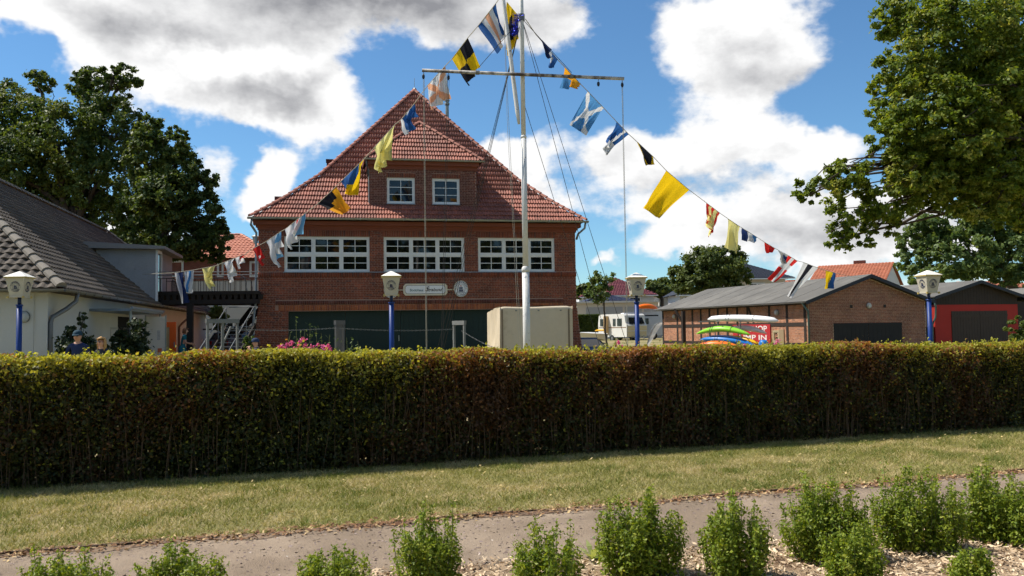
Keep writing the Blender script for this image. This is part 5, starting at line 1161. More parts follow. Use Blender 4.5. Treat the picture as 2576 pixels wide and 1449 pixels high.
boat('white canoe lying keel up on top of the rack', *bx(1780, 803, 1959, 807, 48.5, 46.0), .8, .42, m_kw, .06, 'canoe', 'canoe', ew=.38, ed_=.2)
boat('lime green kayak strapped keel up below the white canoe', *bx(1752, 839, 1888, 842, 47.5, 45.3), .62, .36, m_kg, .26)
boat('pale pink kayak in front of the red banner', *bx(1826, 829, 1929, 838, 48.3, 46.4), .6, .34, m_kp, .16, straps=False)
boat('blue kayak with navy deck, second from the bottom of the rack', *bx(1761, 854, 1906, 871, 47.0, 45.0), .66, .38, m_kb, .14, stripe=m_kn)
boat('slim yellow kayak sticking out to the right of the rack', *bx(1838, 845, 1915, 867, 48.0, 46.5), .4, .22, m_ky, .06, straps=False)
boat('orange kayak at the bottom of the rack', *bx(1737, 877, 1864, 874, 46.3, 44.6), .66, .36, m_ko, .20)
boat('orange kayak carried on the roof of the white camper van', *bx(1600, 774, 1655, 776, 83.5, 84.5), .7, .55, m_ko, .12, group=None, cockpit=True, straps=False)
rk = thing('kayak_rack', 'grey metal rack carrying the kayaks', 'rack', at(1845, 870, 47.5)*V(1, 1, 0))
for (x, Y) in ((1800, 48.4), (1807, 47.2), (1858, 47.6), (1864, 46.6)):
    p = at(x, 815, Y); q = p*V(1, 1, 0)-ZUP*.3; mb = MB(); mb.tube([q, V(p[0]-.05, p[1], 2.0)], .035, 6); mb.build('upright', m_galv, rk)
for z in (.55, 1.0, 1.5, 1.95):
    for (xa, xb) in ((1798, 1809), (1856, 1866)): a, b = at(xa, 815, 48.6), at(xb, 815, 46.2); mb = MB(); mb.tube([V(a[0], a[1], z), V(b[0], b[1], z)], .03, 6); mb.build('arm', m_galv, rk)
a, b = at(1757, 809, 48.8), at(1803, 808.5, 48.4); mb = MB(); mb.bar(a, b, .06, .08); mb.build('side_bar', m_galv, rk)
p = at(1921, 868, 45.0); mb = MB(); mb.lathe([(.05, .28), (.18, .25), (.25, .12), (.25, -.6)][::-1], p, 14); tag(mb.build('blue_barrel', m_kb, None, True), 'blue round-topped barrel beside the kayak rack', 'barrel')
# teardrop banner
bf = thing('teardrop_banner', 'grey teardrop advertising banner before the shed end', 'banner', at(1626, 880, 47)*V(1, 1, 0)); pole = []; inner = []
for (x, y, xi, yi) in ((1625, 878, 1629, 878), (1628, 865, 1634, 866), (1633, 846, 1644, 850), (1639, 830, 1652, 836), (1647, 818, 1658, 826), (1656, 812, 1663, 819), (1665, 810, 1666, 815)): pole.append(at(x, y, 47.0)); inner.append(at(xi, yi, 46.9))
mb = MB()
for i in range(len(pole)-1): mb.quad(pole[i], inner[i], inner[i+1], pole[i+1])
mb.build('sail', mat('grey_banner_cloth', (.52, .50, .47), .7, .1, 2, trans=.3), bf); mb = MB(); mb.tube(pole, .018, 5); mb.build('pole', m_galv, bf); mb = MB(); mb.cbox(at(1625, 880, 47)*V(1, 1, 0)-ZUP*.3, (.4, .4, .05)); mb.build('base', m_pipe, bf)

# ------------------------------------------------------------------ caravan, van, trailer, cars
m_cw = mat('white_caravan_panel', (.66, .64, .60), .35, .08, 1.5, dirt_shade=((.42, .38, .32), .62, .8, 2)); m_cc = mat('cream_stripe', (.60, .48, .28), .4, .08); m_tyre = mat('tyre_rubber', (.02, .02, .02), .9); m_dglass = glassmat('dark_vehicle_glass', (.012, .012, .015), .5, .06)
YC = 80.0; C0 = at(1577, 846, YC)*V(1, 1, 0); zc0 = at(1577, 848, YC)[2]; zc1 = at(1577, 789, YC)[2]; aF = math.radians(28.8)
CF = Frame(C0, aF); CSd = Frame(C0-V(math.cos(aF-pi/2), math.sin(aF-pi/2), 0)*4.7, aF-pi/2); CWd, CLn = 2.35, 4.7
cv = thing('caravan', 'old white caravan with its door open on the grass', 'caravan', CF(1.1, zc0-.4, -2.2))
mb = MB(); H_ = zc1-zc0
pr = [(0, .0), (-.06, .5*H_), (.18, .62*H_), (.32, .93*H_), (.5, H_), (CLn-.4, H_), (CLn-.12, .92*H_), (CLn, .6*H_), (CLn, 0)]    # distance behind the front face, height
mb.prism([CF(0, zc0+h, -d) for d, h in pr], CF.U*CWd); mb.build('body', m_cw, cv)
mb = MB(); CF.box(mb, .03, CWd-.03, zc0+.28*H_, zc0+.47*H_, .045, .07); mb.build('cream_band', m_cc, cv); mb = MB(); CF.box(mb, .05, CWd-.05, zc0+.02, zc0+.24*H_, .01, .05); mb.build('gas_locker', m_cc, cv)
mb = MB(); mb.quad(CF(.28, zc0+.56*H_, .05), CF(CWd-.28, zc0+.56*H_, .05), CF(CWd-.38, zc0+.84*H_, -.22), CF(.38, zc0+.84*H_, -.22)); g_ = [V(*q) for q in mb.v]; mb = MB(); mb.prism(g_, CF.N*.03); mb.build('front_window', m_dglass, cv)
for (a, b, c, d, nm, m) in ((.35, 1.05, .48, .8, 'window', m_dglass), (2.5, 2.95, .48, .8, 'window', m_dglass), (3.2, 3.95, .48, .8, 'window', m_dglass), (1.3, 1.75, .1, .92, 'door_opening', m_print)):
    mb = MB(); CSd.box(mb, a, b, zc0+c*H_, zc0+d*H_, .005, .025); w = mb.build(nm, m, cv)
mb = MB(); mb.box(CSd(1.75, zc0+.1*H_, .03), CSd.U*.04, CSd.N*.55, ZUP*.82*H_); mb.build('open_door', mat('tan_caravan_door', (.62, .40, .18), .5), cv)
mb = MB(); CSd.box(mb, .1, 4.6, zc0+.40*H_, zc0+.43*H_, .003, .012); mb.build('trim_stripe', mat('brown_trim', (.20, .11, .06), .5), cv)
def wheel(c, axis, r, w, parent):
    axis = unit(axis); mb = MB(); mb.tube([c-axis*w/2, c+axis*w/2], r, 18); t = mb.build('wheel', m_tyre, parent); mb = MB(); mb.tube([c-axis*(w/2+.012), c+axis*(w/2+.012)], r*.58, 14); mb.build('rim', m_galv, t)
for o in (.06, -CWd+.06): wheel(CSd(2.35, zc0-.12, o-.1), CSd.N, .32, .18, cv)
mb = MB(); mb.bar(CF(.5, zc0-.02, 0), CF(1.15, zc0-.1, 1.2), .08, .1); mb.bar(CF(1.8, zc0-.02, 0), CF(1.15, zc0-.1, 1.2), .08, .1); mb.build('drawbar', m_pipe, cv); mb = MB(); mb.tube([CF(1.15, zc0-.45, 1.1), CF(1.15, zc0+.2, 1.1)], .03, 6); mb.build('jockey_wheel', m_galv, cv)
mb = MB(); mb.cbox(CF(1.1, zc1, -1.8), (.5, .5, .1), aF); mb.build('roof_vent', m_kw, cv)
VF = Frame(at(1652, 846, 84.0)*V(1, 1, 0), math.radians(-8)); vz = gz(16, 84); vn = thing('camper_van', 'white high-sided camper van behind the caravan', 'van', VF(0, vz))
mb = MB(); VS = 5.2; mb.prism([VF(.75, vz+.4, 0), VF(.75, vz+2.55, 0), VF(.55, vz+2.75, 0), VF(-2.9, vz+2.75, 0), VF(-3.3, vz+2.4, 0), VF(-3.7, vz+1.6, 0), VF(-4.5, vz+1.3, 0), VF(-4.6, vz+.4, 0)], -VF.N*2.1); mb.build('body', mat('silver_white_van', (.55, .56, .58), .35, .06), vn)
mb = MB(); VF.box(mb, -1.1, .2, vz+2.3, vz+2.42, .002, .012); mb.build('roof_line', m_dglass, vn); mb = MB(); VF.box(mb, .76, .79, vz+1.2, vz+2.2, -1.9, -.2); mb.build('rear_glass', m_dglass, vn); mb = MB(); VF.box(mb, -1.5, -.75, vz+1.5, vz+2.1, .002, .015); mb.build('side_window', m_dglass, vn)
for u in (-.3, -3.6):
    for o in (-.1, -2.0): wheel(VF(u, vz+.36, o), VF.N, .36, .22, vn)
mb = MB(); mb.bar(VF(-2.4, vz+2.82, -.3), VF(-2.4, vz+2.82, -1.8), .06, .06); mb.build('roof_bar', m_pipe, vn); mb = MB(); mb.bar(VF(-.4, vz+2.82, -.3), VF(-.4, vz+2.82, -1.8), .06, .06); mb.build('roof_bar', m_pipe, vn)
def car(label, c, ang, paint, L=4.0, W=1.7, Hc=1.45):
    """hatchback; local x forward"""
    x = V(math.cos(ang), math.sin(ang), 0); y = V(-math.sin(ang), math.cos(ang), 0); c = np.asarray(c, float); root = thing('parked_car', label, 'car', c); P = lambda u, v, z: c+x*u+y*v+ZUP*z
    low = [(-L/2, .45), (-L/2, .85), (-L/2+.1, .95), (L/2-.95, .92), (L/2-.15, .78), (L/2, .6), (L/2, .35), (L/2-.3, .25), (-L/2+.2, .25)]
    mb = MB(); mb.prism([P(u, -W/2, z) for u, z in low], y*W); mb.build('body', paint, root)
    cab = [(-L/2+.12, .93, 0), (-L/2+.42, Hc-.04, .14), (-L/2+.8, Hc, .16), (L/2-1.75, Hc, .16), (L/2-.98, .92, 0)]
    mb = MB()
    for (p, q) in zip(cab[:-1], cab[1:]):
        mb.quad(P(p[0], -W/2+.04+p[2], p[1]), P(p[0], W/2-.04-p[2], p[1]), P(q[0], W/2-.04-q[2], q[1]), P(q[0], -W/2+.04+q[2], q[1]))
    for s_ in (-1, 1): mb.quad(*[P(u, s_*(W/2-.04-i), z) for u, z, i in cab])
    mb.build('cabin', paint, root)
    def inset(name, pts): m_ = MB(); m_.prism(pts, unit(np.cross(pts[1]-pts[0], pts[2]-pts[0]))*.012); m_.build(name, m_dglass, root)
    inset('windscreen', [P(L/2-1.06, -W/2+.12, .97), P(L/2-1.06, W/2-.12, .97), P(L/2-1.70, W/2-.26, Hc-.05), P(L/2-1.70, -W/2+.26, Hc-.05)])
    inset('rear_window', [P(-L/2+.135, W/2-.14, 1.0), P(-L/2+.135, -W/2+.14, 1.0), P(-L/2+.385, -W/2+.24, Hc-.1), P(-L/2+.385, W/2-.24, Hc-.1)])
    for s_ in (-1, 1):
        for (a, b, a2, b2) in ((-L/2+.45, -.25, -L/2+.62, -.25), (-.15, L/2-1.25, -.15, L/2-1.72)):
            pts = [P(a, s_*(W/2-.05), .97), P(b, s_*(W/2-.05), .97), P(b2, s_*(W/2-.175), Hc-.08), P(a2, s_*(W/2-.175), Hc-.08)]; inset('side_window', pts if s_ < 0 else pts[::-1])
        for u in (-L/2+.75, L/2-.75): wheel(P(u, s_*(W/2-.08), .3), y, .3, .2, root)
        m_ = MB(); m_.box(P(L/2-.02, s_*(W/2-.35)-.12, .6), x*.03, y*.26, ZUP*.12); m_.build('headlight', m_lampg, root); m_ = MB(); m_.box(P(-L/2-.012, s_*(W/2-.25)-.1, .7), x*.02, y*.2, ZUP*.2); m_.build('tail_light', m_redp, root)
    return root
p = at(1487, 870, 45.0); car('blue parked car beside the boathouse corner', V(p[0]-.3, 46.0, -.28), math.radians(-60), mat('blue_car_paint', (.012, .03, .085), .4, .08))
p = at(590, 860, 52.0); car('grey parked car seen beneath the footbridge', V(p[0], 53.0, .33), math.radians(70), mat('grey_car_paint', (.10, .125, .16), .4, .08))
tr = thing('boat_trailer', 'boat trailer with pale hull left of the caravan', 'trailer', at(1492, 855, 66)*V(1, 1, 0)+ZUP*.1)
a, b = at(1468, 847, 66), at(1527, 851, 64.0); mb = MB(); n = 10
for i in range(n+1):
    t = i/n; c = a+(b-a)*t; w = .75*max(.1, math.sin(pi*min(1, .2+t*.8))**.5); s_ = unit(np.cross(b-a, ZUP)); mb.v += [tuple(c-s_*w+ZUP*.35), tuple(c-s_*w*.6-ZUP*.05), tuple(c-ZUP*.2), tuple(c+s_*w*.6-ZUP*.05), tuple(c+s_*w+ZUP*.35)]
for i in range(n):
    for j in range(4): k = i*5+j; mb.f.append((k, k+1, k+6, k+5)); mb.mi.append(0)
    mb.f.append((i*5+4, i*5, i*5+5, i*5+9)); mb.mi.append(0)
mb.build('hull', m_cw, tr); mb = MB(); mb.bar(a-ZUP*.35, b-ZUP*.4, .1, .1); mb.bar(a-ZUP*.35+V(0, 1, 0), b-ZUP*.4, .1, .1); mb.build('frame', m_galv, tr); wheel((a+b)/2-ZUP*.5+V(.2, -.7, 0), V(-.1, 1, 0), .3, .18, tr)
a, b = at(1496, 832, 64.0), at(1524, 831, 63.0); boat('yellow board lying on the boat trailer', a, b, .5, .16, m_ky, .02, 'board', 'surfboard', group=None, straps=False)

# ------------------------------------------------------------------ houses in the background
def house(label, fr, w, d, zw, zr, m_w, m_r, ridge=(0.3, .7), hip=True, ov=.5, tiles=True, z0=-.3, name='background_house', cat='house', tw=.34):
    root = thing(name, label, cat, fr(w/2, 0, -d/2)); mb = MB(); fr.box(mb, 0, w, z0, zw, -d, 0); mb.build('wall', m_w, root)
    zz = zw-.05; c = [fr(-ov, zz, ov), fr(w+ov, zz, ov), fr(w+ov, zz, -d-ov), fr(-ov, zz, -d-ov)]; r0, r1 = fr(w*ridge[0], zr, -d/2), fr(w*ridge[1], zr, -d/2)
    if not hip: r0, r1 = fr(-ov, zr, -d/2), fr(w+ov, zr, -d/2)
    mb = MB(); mb.quad(c[0], c[1], r1, r0); mb.quad(c[2], c[3], r0, r1)
    if hip: mb.quad(c[1], c[2], r1); mb.quad(c[3], c[0], r0)
    rr = mb.build('roof', m_r, root)
    if not hip:
        for u in (0, w): mb = MB(); mb.prism([fr(u, zw, 0), fr(u, zr-.1, -d/2), fr(u, zw, -d)], fr.U*(.1 if u == 0 else -.1)); mb.build('gable', m_w, root)
    sides = [(c[0], c[1], r0, r1)]+([(c[1], c[2], r1, r1), (c[3], c[0], r0, r0)] if hip else [])
    n = max(6, int(np.linalg.norm(r0-c[0])/.4)); rows = []
    for (a, b, cc_, dd) in sides:
        for i in range(n):
            f, g = i/n, (i+1)/n; rows.append((a+(cc_-a)*f+ZUP*.02, b+(dd-b)*f+ZUP*.02, a+(cc_-a)*g+ZUP*.02, b+(dd-b)*g+ZUP*.02))
    if tiles:
        o = instmesh('roof_tiles', TV1, TF1, slope_tiles(rows, tw), m_r, rr); o['kind'] = 'stuff'
    mb = MB(); fr.box(mb, -ov, w+ov, zz-.12, zz, ov, ov+.04); mb.build('fascia', m_white, root)
    return root
def fpx(x, Y, ang=0.0): return Frame(at(x, 800, Y)*V(1, 1, 0), math.radians(ang))
def zpx(y, x, Y): return float(at(x, y, Y)[2])
m_maroon = mat('maroon_tile', (.17, .045, .055), .45, .15, 1, island=.2); m_blueslate = mat('blue_slate_roof', (.055, .065, .11), .45, .15, 1, island=.15); m_darkt = mat('anthracite_tile', (.04, .045, .06), .45, .15, 1, island=.2); m_oran = mat('orange_tile', (.52, .19, .11), .65, .15, 1, island=.25); m_rust = mat('rust_red_tile', (.36, .115, .06), .7, .18, .6, island=.25); m_housew = mat('offwhite_house_wall', (.60, .58, .55), .9, .06); m_houseg = mat('pale_grey_house_wall', (.46, .47, .48), .9, .06); m_creamw = mat('cream_house_wall', (.58, .50, .40), .9, .06)
def far_window(root, fr, x0, x1, y0, y1, cols=1, pc=1, pr=1):
    ua, za = fr.uz(x0, y1); ub, zb = fr.uz(x1, y0); window_unit(fr, ua, ub, za, zb, root, m_white, m_glass, cols=cols, pr=pr, pc=pc, off=.06, fw=.1)
Y = 112.0; f = fpx(1534, Y); k = Y/FOC
h = house('white house with maroon hip roof behind the lamp post', f, 112*k, 8, zpx(742, 1590, Y), zpx(699, 1560, Y+4), m_houseg, m_maroon, (.14, .22)); far_window(h, f, 1583, 1612, 747, 763)
mb = MB(); q = at(1601, 718, Y+1.5); mb.cbox(q, (1.1, .2, .6)); mb.build('roof_window', m_dglass, h)
f = fpx(1468, Y+3); house('low wing of the maroon-roofed house beside the boathouse', f, 62*k, 7, zpx(744, 1500, Y), zpx(733, 1500, Y+4), m_houseg, m_maroon, (.2, .8))
Y = 100.0; k = Y/FOC; f = fpx(1478, Y); house('low building with blue metal hip roof behind the flat garages', f, 115*k, 6, zpx(757, 1520, Y), zpx(743, 1520, Y+3), m_housew, m_blueslate, (.3, .55), tw=.6)
Y = 94.0; k = Y/FOC; f = fpx(1452, Y); gr = thing('flat_garages', 'long low cream garage row behind the caravan', 'garage', f(5, 0)); mb = MB(); f.box(mb, 0, 205*k, -.3, zpx(762, 1550, Y), -6, 0); mb.build('wall', m_creamw, gr); mb = MB(); f.box(mb, -.3, 207*k, zpx(762, 1550, Y), zpx(758, 1550, Y), -6.2, .35); mb.build('flat_roof', mat('pale_fascia', (.50, .47, .42), .7), gr)
for i in range(4): mb = MB(); a = 1.0+i*2.15; f.box(mb, a, a+1.9, -.3, zpx(772, 1550, Y), .01, .05); mb.build('garage_door', mat('grey_garage_door', (.33, .32, .31), .6, .08), gr)
Y = 120.0; k = Y/FOC; f = fpx(1659, Y); h = house('little house with bright orange pyramid roof', f, 50*k, 5, zpx(742, 1685, Y), zpx(722, 1685, Y+2.5), m_housew, m_oran, (.5, .62)); mb = MB(); mb.cbox(at(1692, 727, Y+2), (.5, .5, 1.1)); mb.build('chimney', m_brick_o, h)
Y = 92.0; k = Y/FOC; f = fpx(1711, Y); h = house('white house half hidden by the round tree', f, 70*k, 7, zpx(741, 1730, Y), zpx(721, 1740, Y+3.5), m_housew, m_darkt, (.3, .7)); far_window(h, f, 1719, 1739, 743, 752, cols=2)
Y = 100.0; k = Y/FOC; f = fpx(1800, Y, 0); h = house('cream house with anthracite hip roof behind the shed', f, 178*k, 10, zpx(700, 1900, Y), zpx(652, 1860, Y+5), m_creamw, m_darkt, (.3, .36), ov=.9); far_window(h, f, 1886, 1924, 711, 727, cols=2, pc=2, pr=2); far_window(h, f, 1939, 1964, 712, 722, cols=2)
Y = 92.0; k = Y/FOC; f = fpx(2041, Y, -35); h = house('white house with broad rust red gable roof behind the shed', f, 7.4, 9, 6.0, 8.25, m_housew, m_rust, hip=False, ov=.3); mb = MB(); mb.cbox(f(4, 7.7, -5.2), (1.2, .5, 1.0), f.ang); mb.build('chimney', m_brick_d, h)
Y = 112.0; k = Y/FOC; f = fpx(2000, Y); house('distant red roofed house between cream house and rust red roof', f, 55*k, 8, zpx(716, 2020, Y), zpx(705, 2020, Y+4), m_housew, m_rust, (.1, .9))
Y = 74.0; k = Y/FOC; f = fpx(2470, Y, 3); house('low house with orange tile roof at the right edge', f, 160*k, 8, zpx(724, 2520, Y), zpx(708, 2520, Y+4), m_housew, m_oran, (.05, .95))
# clipped hedge beside the caravan
hb2 = thing('rear_hedge', 'dark clipped hedge behind the boat trailer', 'hedge', at(1488, 850, 86)*V(1, 1, 0)); n = 9000
A_, B_ = at(1452, 835, 86), at(1514, 835, 86); t = rng.uniform(0, 1, n); c = A_+(B_-A_)*t[:, None]; zt = zpx(792, 1490, 86); c[:, 2] = rng.uniform(.2, zt, n); c[:, 1] += np.abs(rng.normal(0, .15, n)); tp = rng.uniform(0, 1, n) < .3; c[tp, 2] = zt-np.abs(rng.normal(0, .06, tp.sum())); c[tp, 1] = 86+rng.uniform(0, 1.6, tp.sum())
o = npmesh('leaves', leaves(c, rng.uniform(.07, .14, n), .7), 4, leafmat('rear_hedge_leaf', (.04, .07, .012), (.09, .13, .025)), hb2); o['kind'] = 'stuff'
mb = MB(); mb.box(V(A_[0], 86.25, .2), V(B_[0]-A_[0], 0, 0), V(0, 1.2, 0), V(0, 0, zt-.45)); mb.build('inner_branches', m_bark, hb2)
# ------------------------------------------------------------------ trees behind the photographer (mirrored in the windows)
for i, (x, y, h, lab) in enumerate(((-2, -17, 14, 'tall shady tree behind the viewer, first of the row mirrored in windows'), (6, -15, 16, 'tall shady tree behind the viewer, second of the row mirrored in windows'), (14, -16, 15, 'tall shady tree behind the viewer, third of the row mirrored in windows'), (22, -14, 17, 'tall shady tree behind the viewer, fourth of the row mirrored in windows'), (30, -15, 15, 'tall shady tree behind the viewer, fifth of the row mirrored in windows'))):
    b = V(x, y, 0); tree(lab, b, .35, b+ZUP*4, [(b+V(0, 0, h*.62), (4.2, 3.2, h*.33)), (b+V(-2.6, .6, h*.45), (2.6, 2.4, h*.22)), (b+V(2.6, .5, h*.45), (2.6, 2.4, h*.22)), (b+V(0, .5, h*.85), (2.6, 2.2, h*.16))], 6500, .42, m_oak, 60+i, twigs=1, group='trees mirrored in the windows')

# ------------------------------------------------------------------ signal mast
YM = 23.0; mx, my = at(1325, 850, YM)[0], YM
def mz(y): return float(at(1318, y, YM)[2])
m_mast = mat('peeling_white_mast_paint', (.62, .61, .58), .5, .08, 3, 60, .1, dirt_shade=((.10, .085, .07), .60, .68, 11)); m_rope = mat('dark_rope', (.055, .05, .045), .9); m_ropel = mat('light_rope', (.42, .38, .30), .9)
ms = thing('signal_mast', 'tall white flag mast with cross yard, slanting gaff and stays', 'flag mast', V(mx, my, gz(mx, my)))
mb = MB(); mb.tube([V(mx, my, 0), V(mx, my, mz(684))], .098, 16); mb.lathe([(.108, 0), (.112, .06), (.10, .12), (.078, .15)], V(mx, my, mz(684)), 16); mb.build('lower_mast', m_mast, ms, True)
mb = MB(); mb.tube([V(mx, my, mz(676)), V(mx, my, mz(345))], .076, 16); mb.lathe([(.082, 0), (.082, .05), (.068, .08)], V(mx, my, mz(348)), 16); mb.build('middle_mast', m_mast, ms, True)
mb = MB(); mb.tube([V(mx, my, mz(345)), V(mx, my, mz(40)), V(mx, my, mz(-120))], [.064, .058, .045], 14); mb.build('topmast', m_mast, ms, True)
g0 = V(mx-.12, my-.02, mz(312)); g1 = at(1266, 0, YM+.3); g2 = g0+(g1-g0)*1.5
mb = MB(); mb.tube([g0, g0+(g1-g0)*.1, g1, g2], [.035, .06, .055, .04], 12); mb.build('gaff', m_mast, ms, True)
ya, yb = at(1062, 177, YM-.15), at(1570, 198, YM-.15); m_yard = mat('shaded_weathered_yard_paint', (.50, .47, .43), .6, .1, 3, 60, .1, dirt_shade=((.07, .05, .04), .38, .60, 2.2)); mb = MB(); mb.tube([ya, yb], .047, 12); mb.build('yard', m_yard, ms, True)  # dark patches: worn paint plus the yard's shaded underside painted into the colour
for (x, y) in ((1201, 174), (1438, 188)): p = ya+(yb-ya)*((x-1062)/508); mb = MB(); mb.tube([p-unit(yb-ya)*.05, p+unit(yb-ya)*.05], .06, 12); mb.build('yard_clamp', m_pipe, ms)
mb = MB(); mb.tube([V(mx, my, mz(52)), V(mx, my, mz(36))], .085, 12); mb.build('mast_band', m_pipe, ms)
def rope(pts, r=.008, m=m_rope, name='stay', parent=ms):
    mb = MB(); mb.tube(pts, r, 5, cap=False); return mb.build(name, m, parent)
hd_ = V(mx, my, mz(46)); lowz = .1
def down(p0, x1, y1, Y1): q = at(x1, y1, Y1); d = q-p0; t = (lowz-p0[2])/d[2]; return [p0, p0+d*t]
rope(down(hd_, 1580, 876, 25.5)); rope(down(hd_, 1530, 870, 25.5)); rope(down(V(mx, my, mz(252)), 1504, 856, 25.5)); rope(down(hd_, 1109, 878, 25.2)); rope(down(hd_, 1116, 878, 25.6)); rope(down(hd_, 1100, 878, 26.2))
rope([hd_, at(1203, 171, YM-.1)], name='yard_lift'); rope([hd_, at(1438, 183, YM-.1)], name='yard_lift')
rope([g1, at(1281, 331, YM), at(1291, 521, YM), at(1312, 880, YM-.3)], .006, m_ropel, 'halyard'); rope([g1, at(1277, 331, YM), at(1288, 521, YM), at(1306, 880, YM-.3)], .005, m_ropel, 'halyard')
for (x, xe, k) in ((1064.5, 1072, 1), (1067, 1074, 1), (1126, 1110, 2), (1130, 1114, 2), (1564, 1578, 1), (1566, 1580, 1)):
    p = ya+(yb-ya)*((x-1062)/508)-ZUP*.08; rope([p, p+(at(xe, 880, YM-.3)-p)*1.05], .0065, m_ropel if k == 1 else m_rope, 'halyard')
for x in (1065, 1128, 1505, 1565):
    p = ya+(yb-ya)*((x-1062)/508); mb = MB(); mb.tube([p-ZUP*.05, p-ZUP*.10], .008, 5); mb.lathe([(.02, 0), (.038, .04), (.038, .10), (.015, .13)], p-ZUP*.24, 8, sy=.6); mb.build('block', m_print, ms)
# blue tinsel tied to the mast head
tn = thing('blue_tinsel', 'tuft of shiny blue tinsel tied to the mast head', 'tinsel', V(mx-.06, my-.1, mz(60))); n = 700; t = rng.uniform(0, 1, n); c = V(mx-.09, my-.12, 0)+np.stack([rng.normal(-.03, .05, n)-.09*t, rng.normal(0, .04, n), mz(38)-t*.62], 1)
npmesh('strands', leaves(c, rng.uniform(.02, .05, n), .15), 4, mat('blue_foil', (.02, .03, .40), .25, .1, metal=.6, island=.8), tn)

# ------------------------------------------------------------------ flags
FC = {}
def fm(nm, col): 
    if nm not in FC: FC[nm] = mat('flag_'+nm, col, .8, .05, 6, 60, .05, trans=.42, spec=.15)
    return FC[nm]
fm('blue', (.025, .10, .30)); fm('white', (.66, .66, .66)); fm('orange', (.74, .38, .22)); fm('yellow', (.80, .52, .01)); fm('black', (.018, .018, .024)); fm('paleyellow', (.82, .74, .28)); fm('red', (.62, .03, .025)); fm('lightblue', (.16, .38, .60)); fm('navy', (.018, .035, .12)); fm('amber', (.80, .36, .02)); fm('grey', (.40, .39, .37)); fm('skyblue', (.08, .25, .50))
m_line = m_ropel
def flag(label, A, B, C, D_, Ya, Yb, pat, cols, folds=2.0, amp=.06, dY=-.15, tri=False, sag=0.0, NS=20, NTT=20, seed=0):
    """A, B on the line; C, D free corners (picture positions); pat(s, t) -> colour index"""
    g = random.Random(label); a, b = at(*A, Ya), at(*B, Yb); c, d = at(*C, (Ya+Yb)/2+dY), at(*D_, (Ya+Yb)/2+dY*.6); ph = g.uniform(0, 6); mb = MB()
    nrm = unit(np.cross(b-a, d-a)+1e-6)
    def P(s, t):
        p = (1-s)*(1-t)*a+s*(1-t)*b+s*t*c+(1-s)*t*d
        w = 1.35*amp*(t**.7)*(math.sin(folds*2*pi*s+ph+t*1.5)+.5*math.sin(folds*4.3*pi*s+ph*2-t*2)+.22*math.sin(folds*9*pi*s+ph*3+t*5)+.2*math.sin(7*t+ph)); side = unit(b-a)*.35*amp*t*math.sin(folds*3*s*pi+ph)
        return p+nrm*w+side-ZUP*sag*math.sin(pi*s)*(1-t)
    for i in range(NS):
        for j in range(NTT):
            s0, s1, t0, t1 = i/NS, (i+1)/NS, j/NTT, (j+1)/NTT; mb.quad(P(s0, t0), P(s1, t0), P(s1, t1), P(s0, t1), m=pat((s0+s1)/2, (t0+t1)/2))
    me_v = np.array(mb.v); vid = {}; vv = []; ff = []
    for f in mb.f:
        q = []
        for i in f:
            k = tuple(np.round(me_v[i], 5))
            if k not in vid: vid[k] = len(vv); vv.append(tuple(me_v[i]))
            q.append(vid[k])
        ff.append(tuple(q))
    mb.v = vv; mb.f = ff
    return tag(mb.build('signal_flag', [FC[k] for k in cols], None, True), label, 'flag', 'flags on the lines')
one = lambda s, t: 0
def bands(*e): return lambda s, t: sum(s > q for q in e)
def tb(*e): return lambda s, t: sum(t > q for q in e)
quart = lambda s, t: (0 if (s < .5) == (t < .5) else 1)
def saltire(w): return lambda s, t: 1 if abs(s-t) < w or abs(1-s-t) < w else 0
def YL(x): return 23.0+max(0, (1290-x))/930*11.0
def YR(x): return 23.0+max(0, (x-1320))/875*23.5
def lf(label, A, B, C, D_, pat, cols, **k): return flag(label, A, B, C, D_, YL(A[0]), YL(B[0]), pat, cols, **k)
def rf_(label, A, B, C, D_, pat, cols, **k): return flag(label, A, B, C, D_, YR(A[0]), YR(B[0]), pat, cols, **k)
LLINE = [(1274, -30), (1248, 8), (1202, 66), (1177, 95), (1137, 148), (1120, 166), (1075, 216), (1043, 260), (1008, 302), (995, 312), (941, 372), (917, 399), (857, 457), (844, 470), (798, 514), (770, 535), (717, 577), (707, 582), (669, 608), (654, 616), (635, 626), (616, 640), (592, 649), (561, 661), (541, 669), (508, 675), (488, 679), (439, 686), (360, 690)]
RLINE = [(1322, 48), (1347, 85), (1403, 150), (1420, 168), (1462, 213), (1479, 230), (1519, 272), (1551, 306), (1582, 338), (1602, 356), (1644, 395), (1676, 429), (1734, 478), (1762, 499), (1811, 536), (1831, 550), (1861, 570), (1905, 597), (1923, 609), (1950, 625), (1982, 642), (2005, 656), (2021, 660), (2058, 674), (2077, 680), (2102, 687), (2150, 697), (2200, 703)]
mb = MB(); mb.tube([at(x, y, YL(x)) for x, y in LLINE], .012, 5); tag(mb.build('flag_line', m_line), 'rope of signal flags running down left to the bridge', 'rope')
mb = MB(); mb.tube([at(x, y, YR(x)) for x, y in RLINE], .012, 5); tag(mb.build('flag_line', m_line), 'rope of signal flags running down right to the shed gable', 'rope')
lf('blue, white and orange striped flag near the mast head', (1248, 8), (1202, 66), (1259, 134), (1267, 82), bands(.2, .4, .6, .8), ['blue', 'white', 'orange', 'white', 'blue'], amp=.07)
lf('black and yellow quartered flag left of the gaff', (1177, 95), (1137, 148), (1175, 217), (1203, 169), quart, ['black', 'yellow'], amp=.07)
lf('white flag with orange diagonal cross below the yard end', (1120, 166), (1075, 216), (1079, 277), (1126, 250), saltire(.13), ['white', 'orange'], NS=52, NTT=52, amp=.08)
